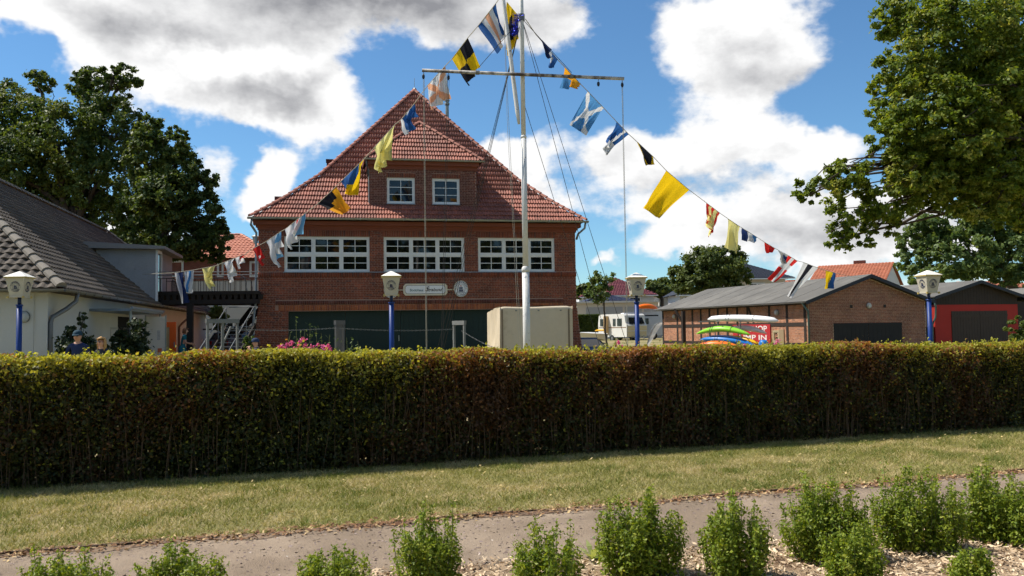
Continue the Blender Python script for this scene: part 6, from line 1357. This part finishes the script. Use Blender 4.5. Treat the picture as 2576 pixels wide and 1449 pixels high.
flag('yellow and black flag tangled behind the gaff', (1275, 4), (1303, 38), (1304, 98), (1273, 140), 23.6, 23.4, lambda s, t: 0 if t < .42-.5*s+.25*(s > .5) or t > .80 else 1, ['yellow', 'black'], dY=.1, amp=.08)
lf('crumpled blue flag with white patch before the roof top', (1043, 260), (1008, 302), (1027, 342), (1039, 294), lambda s, t: 1 if (.35 < s < .6 and t < .5) or (s > .8 and t > .8) or (s > .9) else 0, ['blue', 'white'], amp=.12, folds=1.5)
lf('long pale yellow flag before the dormer roof', (995, 312), (941, 372), (950, 437), (972, 398), one, ['paleyellow'], amp=.12, folds=2.5)
lf('yellow, blue and yellow flag before the tiled roof', (917, 399), (857, 457), (871, 488), (893, 490), lambda s, t: 0 if (t > .62 and s < .55) or s < .22 else (1 if t < .78 else 0), ['yellow', 'blue'], amp=.11, folds=1.6)
lf('black and amber flag before the tiled roof', (846, 470), (800, 513), (866, 538), (873, 528), lambda s, t: 0 if (t < .34 and s > .25) or (s > .72 and t < .5) else 1, ['black', 'amber'], amp=.1, folds=1.5)
lf('white flag with red and blue folds at the left window', (770, 535), (717, 577), (724, 628), (752, 588), lambda s, t: 2 if s < .22 else (1 if (.28 < s < .44 and t < .55) else 0), ['white', 'red', 'lightblue'], amp=.10, folds=2)
lf('white and pale blue flag at the boathouse corner', (707, 582), (669, 608), (694, 676), (703, 622), lambda s, t: 1 if (s < .25 and t < .5) or (.4 < s < .62 and t > .2) else 0, ['white', 'lightblue'], amp=.12, folds=2)
lf('small red flag hanging at the boathouse edge', (654, 616), (635, 626), (658, 670), (659, 645), lambda s, t: 1 if .35 < s < .55 and .6 < t < .8 else 0, ['red', 'white'], amp=.07, folds=1.3)
lf('small white flag with a red patch right of the white one', (616, 640), (592, 649), (598, 677), (612, 655), lambda s, t: 1 if s < .55 and t < .5 else 0, ['white', 'red'], amp=.07, folds=1.4)
lf('crumpled white flag over the bridge', (590, 650), (561, 661), (581, 712), (584, 688), one, ['white'], amp=.11, folds=1.7)
lf('crumpled yellow flag over the bridge', (541, 669), (508, 675), (534, 730), (524, 700), one, ['paleyellow'], amp=.10, folds=1.5)
lf('white and blue pennant over the bridge', (488, 679), (464, 684), (472, 738), (476, 734), lambda s, t: 1 if .3 < s < .55 else 0, ['white', 'skyblue'], amp=.08, folds=1.5)
lf('long white and black pennant, leftmost of all flags', (461, 684), (439, 686), (463, 764), (470, 760), lambda s, t: 1 if s < .62 else 0, ['white', 'navy'], amp=.08, folds=1.2)
rf_('narrow navy and white flag right of the mast head', (1347, 86), (1403, 150), (1387, 176), (1381, 128), lambda s, t: 0 if s < .45 else (1 if s < .68 else 2), ['navy', 'white', 'blue'], amp=.05)
rf_('amber and blue flag hanging under the yard', (1420, 168), (1460, 212), (1454, 220), (1412, 224), lambda s, t: 0 if (s > .45 and t > .35) or t < .4 else 1, ['amber', 'skyblue'], amp=.06)
rf_('sky blue flag with white diagonal cross', (1479, 230), (1519, 272), (1470, 338), (1430, 312), saltire(.10), ['skyblue', 'white'], NS=52, NTT=52, amp=.05)
rf_('folded blue flag with white cross below the larger one', (1551, 306), (1582, 338), (1518, 386), (1532, 344), lambda s, t: 1 if abs(s-.72+.25*t) < .10 or (t > .62 and s > .45) else 0, ['blue', 'white'], amp=.08)
rf_('small black and yellow flag above the big yellow one', (1602, 356), (1644, 395), (1642, 414), (1623, 416), lambda s, t: 0 if s < .1 or s > .9 or (t > .8 and s > .5) else 1, ['yellow', 'black'], amp=.05)
rf_('big plain yellow flag in the sky right of the mast', (1676, 429), (1734, 478), (1660, 551), (1615, 521), one, ['yellow'], amp=.07, folds=1.4)
rf_('red and yellow striped flag right of the big yellow one', (1777, 511), (1811, 536), (1790, 600), (1778, 548), lambda s, t: int(s*5+t*1.2) % 2, ['red', 'paleyellow'], amp=.10, folds=1.8)
rf_('hanging yellow flag above the round tree', (1831, 550), (1861, 570), (1858, 639), (1827, 623), one, ['paleyellow'], amp=.09, folds=1.3)
rf_('short blue and white flag right of the hanging yellow one', (1866, 574), (1905, 597), (1904, 611), (1867, 605), bands(.35, .7), ['navy', 'white', 'skyblue'], amp=.06)
rf_('small red swallow-tailed flag above the dark-roofed house', (1923, 609), (1950, 625), (1944, 634), (1929, 637), one, ['red'], amp=.06)
rf_('small bunched white and navy flag beside the red one with a cross', (1957, 630), (1982, 643), (1972, 664), (1968, 658), lambda s, t: 1 if s > .45 and .2 < t < .6 else 0, ['grey', 'navy'], amp=.07)
rf_('red flag with a white cross above the shed roof', (1983, 643), (2006, 657), (1953, 712), (1931, 703), lambda s, t: 1 if abs(s-.5) < .13 or abs(t-.36) < .09 else 0, ['red', 'white'], amp=.06, folds=1)
rf_('long white, black and white pennant above the shed roof', (2021, 660), (2058, 674), (1986, 748), (1982, 746), bands(.3, .66), ['white', 'black', 'white'], amp=.06, folds=1)
rf_('yellow and blue flag at the low right end of the line', (2077, 680), (2102, 687), (2094, 725), (2076, 727), lambda s, t: 0 if s < .62-.3*t+.15 else 1, ['yellow', 'blue'], amp=.07, folds=1)

# ------------------------------------------------------------------ lamp posts
class Slant:
    def __init__(s, O, U, W, N): s.O, s.U, s.W, s.N = O, U, W, N
    def __call__(s, u, z, off=0.0): return s.O+s.U*u+s.W*z+s.N*off
m_lcream = mat('cream_lantern_plastic', (.62, .57, .46), .4, .06, 4, trans=.25, dirt_shade=((.40, .33, .2), .66, .85, 6)); m_lroof = mat('pale_lantern_roof', (.80, .77, .68), .4, .06); m_bluepost = mat('blue_post_paint', (.006, .032, .17), .45, .2, 2, 30, .1, dirt_shade=((.012, .03, .07), .6, .8, 5)); m_ltrim = mat('brass_trim', (.45, .34, .12), .4, .2)
def make_lamp():
    root = thing('lamp_post', 'x', 'lamp post', (0, 0, 0), 0, 'lamp posts behind the hedge', local=True); HB0 = 2.56
    def P(o): o.parent = root; return o
    mb = MB(); mb.tube([V(0, 0, -.1), V(0, 0, 2.36)], .06, 14); P(mb.build('post', m_bluepost, None, True)); mb = MB(); mb.tube([V(0, 0, 2.36), V(0, 0, 2.40)], .075, 14); P(mb.build('collar', m_bluepost, None, True)); mb = MB(); mb.tube([V(0, 0, 2.40), V(0, 0, HB0)], .04, 12); P(mb.build('neck', m_kn, None, True))
    b, t, h = .145, .215, .42
    mb = MB(); mb.box(V(-b-.02, -b-.02, HB0), V(2*b+.04, 0, 0), V(0, 2*b+.04, 0), V(0, 0, .025)); bp = P(mb.build('base_plate', m_lcream))
    for sx_ in (-1, 1):
        for sy_ in (-1, 1): mb = MB(); mb.cbox(V(sx_*(b+.03), sy_*(b+.03), HB0-.02), (.04, .04, .05)); k = mb.build('corner_foot', m_ltrim); k.parent = bp
    z0 = HB0+.025
    for k in range(4):
        a = k*pi/2; c, s = math.cos(a), math.sin(a); U = V(c, s, 0); N0 = V(s, -c, 0); W = unit(N0*(t-b)+ZUP*h); N = unit(np.cross(U, W)); O = N0*b+ZUP*z0
        mb = MB(); mb.prism([O-U*b, O+U*b, O+U*t+N0*(t-b)+ZUP*h, O-U*t+N0*(t-b)+ZUP*h], -N*.012); pn = P(mb.build('pane', m_lcream))
        fr = Slant(O+W*(h*.53), U, W, N); mb = MB(); emblem(mb, fr, 0, 0, .003, .128, .92, 0, None, None); e_ = mb.build('emblem', m_navy); e_.parent = pn
    mb = MB(); mb.box(V(-t-.03, -t-.03, z0+h), V(2*t+.06, 0, 0), V(0, 2*t+.06, 0), V(0, 0, .03)); P(mb.build('roof_rim', m_ltrim)); zt = z0+h+.03
    mb = MB(); q = t+.035; mb.quad(V(-q, -q, zt), V(q, -q, zt), V(.02, -.02, zt+.13), V(-.02, -.02, zt+.13)); mb.quad(V(q, -q, zt), V(q, q, zt), V(.02, .02, zt+.13), V(.02, -.02, zt+.13)); mb.quad(V(q, q, zt), V(-q, q, zt), V(-.02, .02, zt+.13), V(.02, .02, zt+.13)); mb.quad(V(-q, q, zt), V(-q, -q, zt), V(-.02, -.02, zt+.13), V(-.02, .02, zt+.13)); mb.quad(V(-.02, -.02, zt+.13), V(.02, -.02, zt+.13), V(.02, .02, zt+.13), V(-.02, .02, zt+.13)); mb.quad(V(-q, q, zt), V(q, q, zt), V(q, -q, zt), V(-q, -q, zt)); P(mb.build('lantern_roof', m_lroof))
    return root
lp = make_lamp(); ztop = 2.56+.025+.42+.03+.13
for i, (x, y, Y, rz, lab) in enumerate(((50, 683, 19.6, 2, 'blue lamp post with cream lantern before the white building'), (984, 682, 20.9, 8, 'blue lamp post with cream lantern before the green boat doors'), (1600, 686, 22.3, 5, 'blue lamp post with cream lantern before the caravan'), (2334, 680, 22.4, 11, 'blue lamp post with cream lantern before the red shed'))):
    o = lp if i == 0 else copy_tree(lp); p = at(x, y, Y); o.location = (p[0], p[1], p[2]-ztop); o.rotation_euler = (0, 0, math.radians(rz)); o['label'] = lab
# small lantern on the boathouse wall
wl = thing('wall_lantern', 'small cream lantern on a bracket at the boathouse corner', 'lantern', BH(-.2, 5.2, .2)); c = at(643, 606, 36.2); mb = MB(); mb.lathe([(.10, 0), (.15, .26)], c-ZUP*.1, 4, rot=pi/4); mb.build('glass', m_lcream, wl); mb = MB(); mb.lathe([(.19, 0), (.19, .03), (.02, .11)], c+ZUP*.16, 4, rot=pi/4); mb.build('cap', m_lroof, wl); mb = MB(); mb.tube([c-ZUP*.1, c-ZUP*.25, BH(-.0, c[2]-.25, .05)], .02, 6); mb.build('bracket', m_print, wl)

# ------------------------------------------------------------------ tarpaulin-covered trailer
m_tarp = mat('beige_tarpaulin', (.56, .47, .34), .75, .07, 1.2, 8, .25, dirt_shade=((.36, .29, .2), .58, .8, 1.5)); tf = Frame(at(1258.5, 850, 27.0)*V(1, 1, 0), math.radians(15)); tc_ = thing('covered_trailer', 'tall boxy trailer under a beige tarpaulin beside the mast', 'trailer', tf(1.2, .15, -.8))
ztop_ = float(at(1258, 771, 27.0)[2]); Lt, Dt = 2.44, 1.75
def cloth(name, Pf, nu, nv, amp, seed):
    g = np.random.default_rng(seed); ph = g.uniform(0, 6, 6); mb = MB(); mb.smooth = True
    for j in range(nv+1):
        for i in range(nu+1):
            s, t = i/nu, j/nv; p, n_ = Pf(s, t); w = amp*(math.sin(3*s+5*t+ph[0])+.6*math.sin(9*s-4*t+ph[1])+.5*math.sin(14*(s+t)+ph[2])*t+.4*math.sin(23*s+ph[3]))*min(1, 6*min(s, 1-s, 1-t)+.05); mb.v.append(tuple(p+n_*w))
    for j in range(nv):
        for i in range(nu): k = j*(nu+1)+i; mb.f.append((k, k+1, k+nu+2, k+nu+1)); mb.mi.append(0)
    return mb.build(name, m_tarp, tc_)
RR = .09
def front_p(s, t):
    sg_ = .05*(1-min(1, min(s, 1-s)/.07))**2+.025*math.sin(pi*s)*math.sin(3*s+1)
    if t < .15: a = t/.15*pi/2; return tf(Lt*s, ztop_-sg_-RR+RR*math.cos(a), -RR+RR*math.sin(a)), tf.N
    return tf(Lt*s, (ztop_-sg_-RR)+(.35-ztop_+sg_+RR)*(t-.15)/.85, .03*math.sin(pi*s)*math.sin(pi*(t-.15)/.85)), tf.N
cloth('front_cover', front_p, 40, 34, .011, 1)
cloth('side_cover', lambda s, t: (tf(-.02*t, .35+(ztop_-.18*(1-s)**1.5-.35)*(1-t), -Dt*(1-s)), -tf.U), 24, 24, .035, 2)
cloth('right_cover', lambda s, t: (tf(Lt, .35+(ztop_-.18*s**1.5-.35)*(1-t), -Dt*s), tf.U), 12, 12, .02, 3)
cloth('top_cover', lambda s, t: (tf(Lt*s, ztop_-.18*t**1.5, -RR-(Dt-RR)*t), ZUP), 12, 12, .015, 4)
cloth('rear_cover', lambda s, t: (tf(Lt*(1-s), ztop_-.18+(.35-ztop_+.18)*t, -Dt), -tf.N), 12, 8, .012, 5)
for u in (.04, Lt-.16): mb = MB(); tf.box(mb, u, u+.05, .3, ztop_-RR, .012, .03); mb.build('seam', mat('brown_seam', (.20, .15, .10), .8), tc_)
for u in (.5, 1.25, 2.0): mb = MB(); tf.box(mb, u, u+.06, ztop_-.16, ztop_-.12, .015, .03); mb.build('eyelet', m_galv, tc_)
mb = MB(); tf.box(mb, .1, Lt-.1, .42, .5, -Dt+.1, -.1); mb.build('chassis', m_pipe, tc_)
for o in (-.15, -Dt+.15): wheel(tf(1.2, .3, o), tf.N, .28, .18, tc_)

# ------------------------------------------------------------------ boards with chain before the boathouse
m_woodg = mat('weathered_grey_wood', (.16, .165, .158), .8, .2, 3, 30, .2); m_woodd = mat('dark_weathered_wood', (.10, .10, .10), .85, .2, 3)
def frame_board(label, x, y, Y, ang, w, top, m, parts):
    f = Frame(at(x, y, Y)*V(1, 1, 0), math.radians(ang)); r = thing('board_frame', label, 'frame', f(w/2, 0)); T = .06
    mb = MB(); f.box(mb, 0, .055, 0, top-.08, -T, 0); mb.build('upright', m, r); mb = MB(); f.box(mb, w-.055, w, 0, top-.08, -T, 0); mb.build('upright', m, r)
    mb = MB(); f.box(mb, -.02, w+.02, top-.08, top+.04, -T-.01, .01); mb.build('top_board', m, r)
    for k, (a, b, c, d) in enumerate(parts): mb = MB(); f.box(mb, a, b, c, d, -T+.01, -.01); mb.build('rail', m, r)
    return r, f
frame_board('white wooden frame with crossbars before the green doors', 1139, 850, 24.6, -55, .62, 1.93, m_woodg, [(.08, .54, .42, .56)])
r, f = frame_board('narrow dark grey wooden board post before the boat doors', 846, 850, 23.4, 62, .36, 1.98, m_woodd, [(.08, .28, .2, 1.9)])
r, f = frame_board('grey wooden frame with diagonal brace before the stairs', 521, 850, 24.0, 48, .98, 2.08, m_woodg, [(.08, .90, .5, .62), (.45, .53, .62, 2.0)])
mb = MB(); mb.bar(f(.1, .62, -.03), f(.75, 1.9, -.03), .04, .05, f.N); mb.build('brace', m_woodg, r)
def chain(label, pts, sagm):
    a, b = pts; L = np.linalg.norm(b-a); n = int(L/.055); root = thing('chain', label, 'chain', (a+b)/2); mb = MB(); d = unit(b-a); s_ = unit(np.cross(d, ZUP))
    for i in range(n):
        t = i/n; p = a+(b-a)*t-ZUP*sagm*math.sin(pi*t); ax = s_ if i % 2 else ZUP; k = 6
        ring = [p+d*.036*math.cos(2*pi*q/k)+ax*.016*math.sin(2*pi*q/k) for q in range(k)]; mb.tube(ring+[ring[0]], .006, 3, cap=False)
    o = mb.build('links', m_pipe, root); o['kind'] = 'stuff'
chain('pale chain strung between dark board post and white frame', (at(856, 826, 23.2), at(1142, 828, 24.2)), .05)
chain('pale chain strung from the stair frame past the boathouse corner', (at(572, 826, 24.0), at(848, 825, 23.3)), .06)
chain('pale chain hanging down from the white frame to the right', (at(1163, 833, 24.0), at(1264, 882, 23.5)), .05)

# ------------------------------------------------------------------ flowers and topiary
m_pink = leafmat('pink_petal', (.62, .07, .30), (.72, .18, .42), trans=.3); m_fstem = leafmat('flower_leaf', (.06, .11, .02), (.14, .20, .05))
def flowers(label, heads, Y, tall=(), seed=0):
    g = np.random.default_rng(seed); c0 = at(np.mean([h[0] for h in heads]), 880, Y); root = thing('flower_clump', label, 'flowers', V(c0[0], c0[1], 0)); mb = MB(); pc = []; lc = []
    for (x, y, r) in heads:
        p = at(x, y, Y+g.uniform(-.25, .25)); mb.tube([V(p[0]+g.normal(0, .05), p[1], 0), p], [.006, .004], 4, cap=False); n = int(28*r/5); k = r/FOC*Y; pc.append(p+g.normal(0, .5, (n, 3))*k); lc.append(p-ZUP*g.uniform(.05, .6, 14)[:, None]+g.normal(0, .05, (14, 3)))
    for (x, y) in tall:
        p = at(x, y, Y+g.uniform(-.2, .2)); q = V(p[0]+g.normal(0, .12), p[1], 0); m_ = (p+q)/2+V(g.normal(0, .05), 0, .1); mb.tube([q, m_, p], [.007, .006, .003], 4, cap=False); t = g.uniform(.35, 1, 26)[:, None]; lc.append(q+(p-q)*t+g.normal(0, .045, (26, 3)))
    mb.build('stems', m_stem, root); o = npmesh('blossoms', leaves(np.concatenate(pc), .018, .8), 4, m_pink, root); o['kind'] = 'stuff'; o = npmesh('leaves', leaves(np.concatenate(lc), .035, .25), 4, m_fstem, root); o['kind'] = 'stuff'
g = np.random.default_rng(5)
hd1 = [(x, y, r) for x, y, r in [(705, 872, 6), (716, 878, 7), (706, 882, 6), (723, 868, 5), (734, 863, 6), (744, 876, 5), (755, 860, 5), (765, 852, 6), (768, 870, 7), (762, 880, 6), (785, 874, 6), (791, 882, 8), (800, 868, 4), (812, 871, 6), (824, 872, 6), (818, 880, 8), (828, 880, 6), (738, 884, 6), (775, 884, 6), (752, 870, 4)]]
flowers('cluster of pink phlox with tall green stalks behind the hedge', hd1, 13.4, [(745, 800), (768, 830), (795, 822), (808, 838), (757, 835), (830, 842), (845, 855), (872, 850), (885, 862), (900, 858), (732, 835), (780, 812)], 6)
flowers('few pink flowers behind the hedge near the blue car', [(1556, 862, 6), (1536, 876, 4), (1566, 872, 4), (1577, 880, 4), (1545, 884, 4)], 15.2, [(1548, 850), (1575, 858)], 7)
flowers('single pink flower head right of the kayaks', [(1956, 859, 6), (1953, 866, 4)], 17.5, [(1942, 848)], 8)
flowers('tiny pink flowers before the orange kayak', [(1776, 867, 3), (1874, 869, 4), (1788, 869, 3)], 16.6, [], 9)
bush('box-clipped green shrub beside the boathouse corner', [lob(627, 852, (11, 14), 33.0), lob(628, 872, (12, 14), 33.0), lob(622, 862, (9, 16), 33.0), lob(633, 862, (8, 16), 33.0)], 3000, .04, leafmat('box_leaf', (.06, .11, .015), (.13, .19, .03)), 45, shell=.6, puff=.25)
# ------------------------------------------------------------------ people
m_skin = mat('skin', (.52, .28, .19), .55, .06, 8); m_navyshirt = mat('navy_cotton', (.018, .03, .085), .9, .1, 5); m_char = mat('charcoal_cotton', (.03, .032, .045), .9, .1, 5); m_tealc = mat('teal_dress', (.012, .13, .17), .85, .12, 5); m_greyj = mat('grey_jacket', (.06, .06, .07), .85, .12, 5); m_jeans = mat('dark_jeans', (.03, .04, .07), .9, .1, 5); m_shoe = mat('dark_shoe', (.03, .025, .02), .7)
m_blond = mat('blond_hair', (.42, .24, .09), .6, .25, 30); m_brownh = mat('brown_hair', (.14, .06, .025), .6, .25, 30); m_capn = mat('navy_cap', (.015, .03, .08), .85, .1); m_capt = mat('dark_teal_cap', (.015, .045, .07), .85, .1)
def person(label, base, face, joints, edges, scale=1.0, extra=None):
    """skinned figure: joints name -> (x right, y forward, z, radius); edges (a, b, material); one continuous body"""
    names = list(joints); idx = {k: i for i, k in enumerate(names)}; me = bpy.data.meshes.new('body')
    me.from_pydata([tuple(joints[k][:3]) for k in names], [(idx[a], idx[b]) for a, b, _ in edges], []); o = bpy.data.objects.new('body', me); COL.objects.link(o)
    sk = o.modifiers.new('skin', 'SKIN'); sk.use_smooth_shade = True; o.modifiers.new('sub', 'SUBSURF').levels = 1
    for i, k in enumerate(names): d = me.skin_vertices[0].data[i]; r = joints[k][3]; d.radius = (r[0], r[1]) if hasattr(r, '__len__') else (r, r); d.use_root = (k == 'pelvis')
    dg = bpy.context.evaluated_depsgraph_get(); me2 = bpy.data.meshes.new_from_object(o.evaluated_get(dg)); bpy.data.objects.remove(o)
    mats = []; 
    for _, _, m in edges:
        if m not in mats: mats.append(m)
    me2.materials.clear()
    for m in mats: me2.materials.append(m)
    E_ = [(np.array(joints[a][:3]), np.array(joints[b][:3]), mats.index(m)) for a, b, m in edges]
    for p in me2.polygons:
        c = np.array(p.center); best = None
        for a, b, mi in E_:
            ab = b-a; t = min(1, max(0, np.dot(c-a, ab)/max(1e-9, np.dot(ab, ab)))); d = np.linalg.norm(c-a-ab*t)
            if best is None or d < best[0]: best = (d, mi)
        p.material_index = best[1]; p.use_smooth = True
    root = thing('person', label, 'person', base, face, local=True); root.scale = (scale,)*3
    b = link('body', me2); b.parent = root
    def ch(mb, name, m, smooth=True): q = mb.build(name, m, None, smooth); q.parent = root; return q
    if extra: extra(ch, joints)
    return root
def hand(J, E, side, wrist, d, palm_n, m):
    """palm and five bent fingers beyond the wrist joint, pointing along d"""
    w = np.array(J[wrist][:3]); d = unit(d); pn = unit(palm_n-d*np.dot(palm_n, d)); lat = np.cross(d, pn)*side
    pc = w+d*.075; J[wrist+'palm'] = (*pc, (.034, .020)); E.append((wrist, wrist+'palm', m))
    for i, (off, l) in enumerate(((-.030, .058), (-.010, .068), (.010, .064), (.030, .05))):
        a = pc+lat*off+d*.028; b = a+d*l*.55+pn*.012; c = b+d*l*.3+pn*.026
        for k, (q, r) in enumerate(((a, .0105), (b, .0095), (c, .008))): J['%sf%d%d' % (wrist, i, k)] = (*q, r)
        E.append((wrist+'palm', '%sf%d0' % (wrist, i), m)); E.append(('%sf%d0' % (wrist, i), '%sf%d1' % (wrist, i), m)); E.append(('%sf%d1' % (wrist, i), '%sf%d2' % (wrist, i), m))
    a = w+d*.035-lat*.034; b = a+d*.03-lat*.018+pn*.018; c = b+d*.028+pn*.012
    for k, (q, r) in enumerate(((a, .012), (b, .011), (c, .009))): J['%st%d' % (wrist, k)] = (*q, r)
    E.append((wrist, wrist+'t0', m)); E.append((wrist+'t0', wrist+'t1', m)); E.append((wrist+'t1', wrist+'t2', m))
def body(lean=0.0, hip=.16, sh=.185, top=None, legs=None, arms=None, sleeve=None, female=False, headturn=0.0, lower=None):
    """joints of a 1.72 m figure facing +y; arms: (elbow L, wrist L, elbow R, wrist R)"""
    ly = lambda z: lean*max(0, z-.95); J = {}; E = []
    J['pelvis'] = (0, 0, .93, (.15, .11)); J['waist'] = (0, ly(1.08), 1.08, (.135 if not female else .12, .10)); J['chest'] = (0, ly(1.30), 1.28, (.165 if not female else .145, .115)); J['collar'] = (0, ly(1.42), 1.41, (.12, .085)); J['neck'] = (0, ly(1.5)+.01, 1.485, .055); J['chin'] = (0, ly(1.56)+.03, 1.545, (.062, .072)); J['skull'] = (0, ly(1.62)+.025, 1.625, (.076, .094)); J['crown'] = (0, ly(1.68)+.01, 1.685, (.055, .07))
    nx = math.sin(headturn); ny = math.cos(headturn); J['nose'] = (nx*.105, ly(1.6)+.025+ny*.115, 1.595, .014)
    E += [('pelvis', 'waist', lower or top), ('waist', 'chest', top), ('chest', 'collar', top), ('collar', 'neck', m_skin), ('neck', 'chin', m_skin), ('chin', 'skull', m_skin), ('skull', 'crown', m_skin), ('skull', 'nose', m_skin)]
    for s, n in ((-1, 'l'), (1, 'r')):
        J[n+'ear'] = (s*.085, ly(1.6)+.01, 1.60, .018); E.append(('skull', n+'ear', m_skin))
        J[n+'hip'] = (s*.09, 0, .86, (.095, .10)); J[n+'knee'] = (s*.10, .02, .48, .062); J[n+'calf'] = (s*.10, -.01, .33, .055); J[n+'ankle'] = (s*.10, -.02, .09, .038); J[n+'toe'] = (s*.115, .13, .035, (.04, .028))
        E += [('pelvis', n+'hip', lower or legs), (n+'hip', n+'knee', legs), (n+'knee', n+'calf', legs if legs is not None else m_skin), (n+'calf', n+'ankle', legs), (n+'ankle', n+'toe', m_shoe)]
        el, wr = arms[0 if s < 0 else 1]; J[n+'sh'] = (s*sh, ly(1.40), 1.385, .062); J[n+'mid'] = tuple((np.array([s*sh, ly(1.4), 1.385])*.45+np.array(el)*.55))+(.046,); J[n+'el'] = (*el, .040); J[n+'wr'] = (*wr, .028)
        E += [('collar', n+'sh', top), (n+'sh', n+'mid', top), (n+'mid', n+'el', sleeve), (n+'el', n+'wr', sleeve if sleeve is not m_skin else m_skin)]
        d = np.array(wr)-np.array(el); hand(J, E, s, n+'wr', d, np.array([-s*.6, 0, -.4]), m_skin)
    return J, E
def cap(ch, J, m, lift=0.0, back=False):
    c = np.array(J['skull'][:3])+V(0, 0, .02+lift); mb = MB(); n = 14
    prof_ = [(1.0, -.015), (1.02, .02), (.94, .06), (.72, .095), (.35, .112), (.05, .116)]
    for (k, z) in prof_:
        for i in range(n): a = 2*pi*i/n; mb.v.append((c[0]+.098*k*math.cos(a), c[1]+.118*k*math.sin(a), c[2]+z))
    for j in range(len(prof_)-1):
        for i in range(n): a = j*n+i; b = j*n+(i+1) % n; mb.f.append((a, b, b+n, a+n)); mb.mi.append(0)
    mb.f.append(tuple((len(prof_)-1)*n+i for i in range(n))); mb.mi.append(0)
    ch(mb, 'cap', m); mb = MB(); P = [c+V(.08*math.sin(t), .10+.105*math.cos(t), .002-.02*math.cos(t)) for t in np.linspace(-pi/2, pi/2, 9)]; mb.prism(P, V(0, 0, .012)); ch(mb, 'cap_brim', m, False)
def hair(ch, J, m, length=.12, back=.0):
    c = np.array(J['skull'][:3]); mb = MB(); n = 16; rows = [(.115, .35, 0), (.10, .75, .0), (.05, 1.0, .0), (-.02, 1.06, .0), (-.09, 1.08, .0), (-.09-length, .98, .01)]
    ring0 = []
    for (z, k, q) in rows:
        for i in range(n):
            op = .40 if z < .06 else .12; a = pi*op+(2*pi-2*pi*op)*i/(n-1)+pi/2
            kk = k; 
            mb.v.append((c[0]+.098*kk*math.cos(a), c[1]-.012+.118*kk*math.sin(a), c[2]+z))
    for j in range(len(rows)-1):
        for i in range(n-1): a = j*n+i; mb.f.append((a, a+1, a+n+1, a+n)); mb.mi.append(0)
    mb.f.append(tuple(range(n))); mb.mi.append(0)
    k0 = len(mb.v)
    for i in range(n-1): pass
    fr_ = [(c[0]+.085*math.cos(t), c[1]+.02+.105*math.sin(t), c[2]+.062) for t in np.linspace(.2, pi-.2, 8)]; tp = (c[0], c[1], c[2]+.122)
    mb.v += fr_+[tp]
    for i in range(7): mb.f.append((k0+i, k0+i+1, k0+8)); mb.mi.append(0)
    o = ch(mb, 'hair', m); md = o.modifiers.new('thick', 'SOLIDIFY'); md.thickness = .018; md.offset = 1
def eyes(ch, J, turn=0.0, dark=False):
    c = np.array(J['skull'][:3]); mb = MB()
    for s in (-1, 1):
        a = turn+s*.34; p = c+V(math.sin(a)*.078, math.cos(a)*.097, -.005); mb.lathe([(.004, -.010), (.016 if not dark else .028, -.004), (.016 if not dark else .028, .008), (.004, .014)], p, 8, sy=.5)
    ch(mb, 'sunglasses' if dark else 'eyes', m_print, False); mb = MB(); p = c+V(math.sin(turn)*.07, math.cos(turn)*.092+.01, -.068); mb.box(p-V(.022, .004, .004), V(.044, 0, 0), V(0, .012, 0), V(0, 0, .008)); ch(mb, 'mouth', mat('lips', (.35, .11, .09), .5), False)
def stand(x, ytop, Y, full): p = at(x, ytop, Y); z = gz(p[0], p[1]); return V(p[0], p[1], z), (p[2]-z)/full
# man in a cap, hands together before his belly
J, E = body(.02, arms=(((-.27, .02, 1.10), (-.07, .22, 1.07)), ((.27, .02, 1.10), (.07, .24, 1.06))), top=m_navyshirt, legs=m_jeans, sleeve=m_skin)
b, s = stand(197, 830, 19.6, 1.76); person('man in dark blue T-shirt and cap, hands held together', b, math.radians(188), J, E, s, lambda ch, J: (cap(ch, J, m_capt), eyes(ch, J)))
# blond woman with sunglasses
J, E = body(.10, sh=.165, arms=(((-.24, -.02, 1.10), (-.22, .14, .92)), ((.25, -.04, 1.10), (.26, .10, .90))), top=m_char, legs=m_jeans, sleeve=m_char, female=True)
b, s = stand(261, 845, 19.3, 1.74); person('blond woman in dark cardigan with sunglasses beside the man', b, math.radians(172), J, E, s*.985, lambda ch, J: (hair(ch, J, m_blond, .13), eyes(ch, J, .1, True)))
# woman in a teal dress, side view
J, E = body(.16, sh=.15, arms=(((-.19, .12, 1.12), (-.14, .36, 1.05)), ((.19, .14, 1.12), (.12, .38, 1.08))), top=m_tealc, legs=m_skin, sleeve=m_skin, female=True, lower=m_tealc)
b, s = stand(459, 825, 33.5, 1.74)
def skirt(ch, J): mb = MB(); mb.lathe([(.15, 1.0), (.19, .88), (.24, .6), (.25, .55), (.24, .55)], (0, .0, 0), 16, sy=.8); ch(mb, 'dress_skirt', m_tealc); hair(ch, J, m_brownh, .03); eyes(ch, J)
person('woman in a teal sleeveless dress seen from the side', b, math.radians(-75), J, E, s, skirt)
# person with navy cap facing left
J, E = body(.06, arms=(((-.24, .05, 1.14), (-.10, .20, 1.40)), ((.25, .02, 1.10), (.20, .22, 1.0))), top=m_greyj, legs=m_jeans, sleeve=m_greyj)
b, s = stand(648, 850, 22.0, 1.76)
def bag(ch, J): cap(ch, J, m_capn); eyes(ch, J); mb = MB(); mb.lathe([(.05, -.16), (.10, -.12), (.11, .06), (.06, .14)], (-.02, .22, 1.16), 10, sy=.6); ch(mb, 'red_bag', mat('red_cloth', (.45, .04, .05), .8))
person('person in grey jacket and navy cap with a red bag', b, math.radians(98), J, E, s, bag)
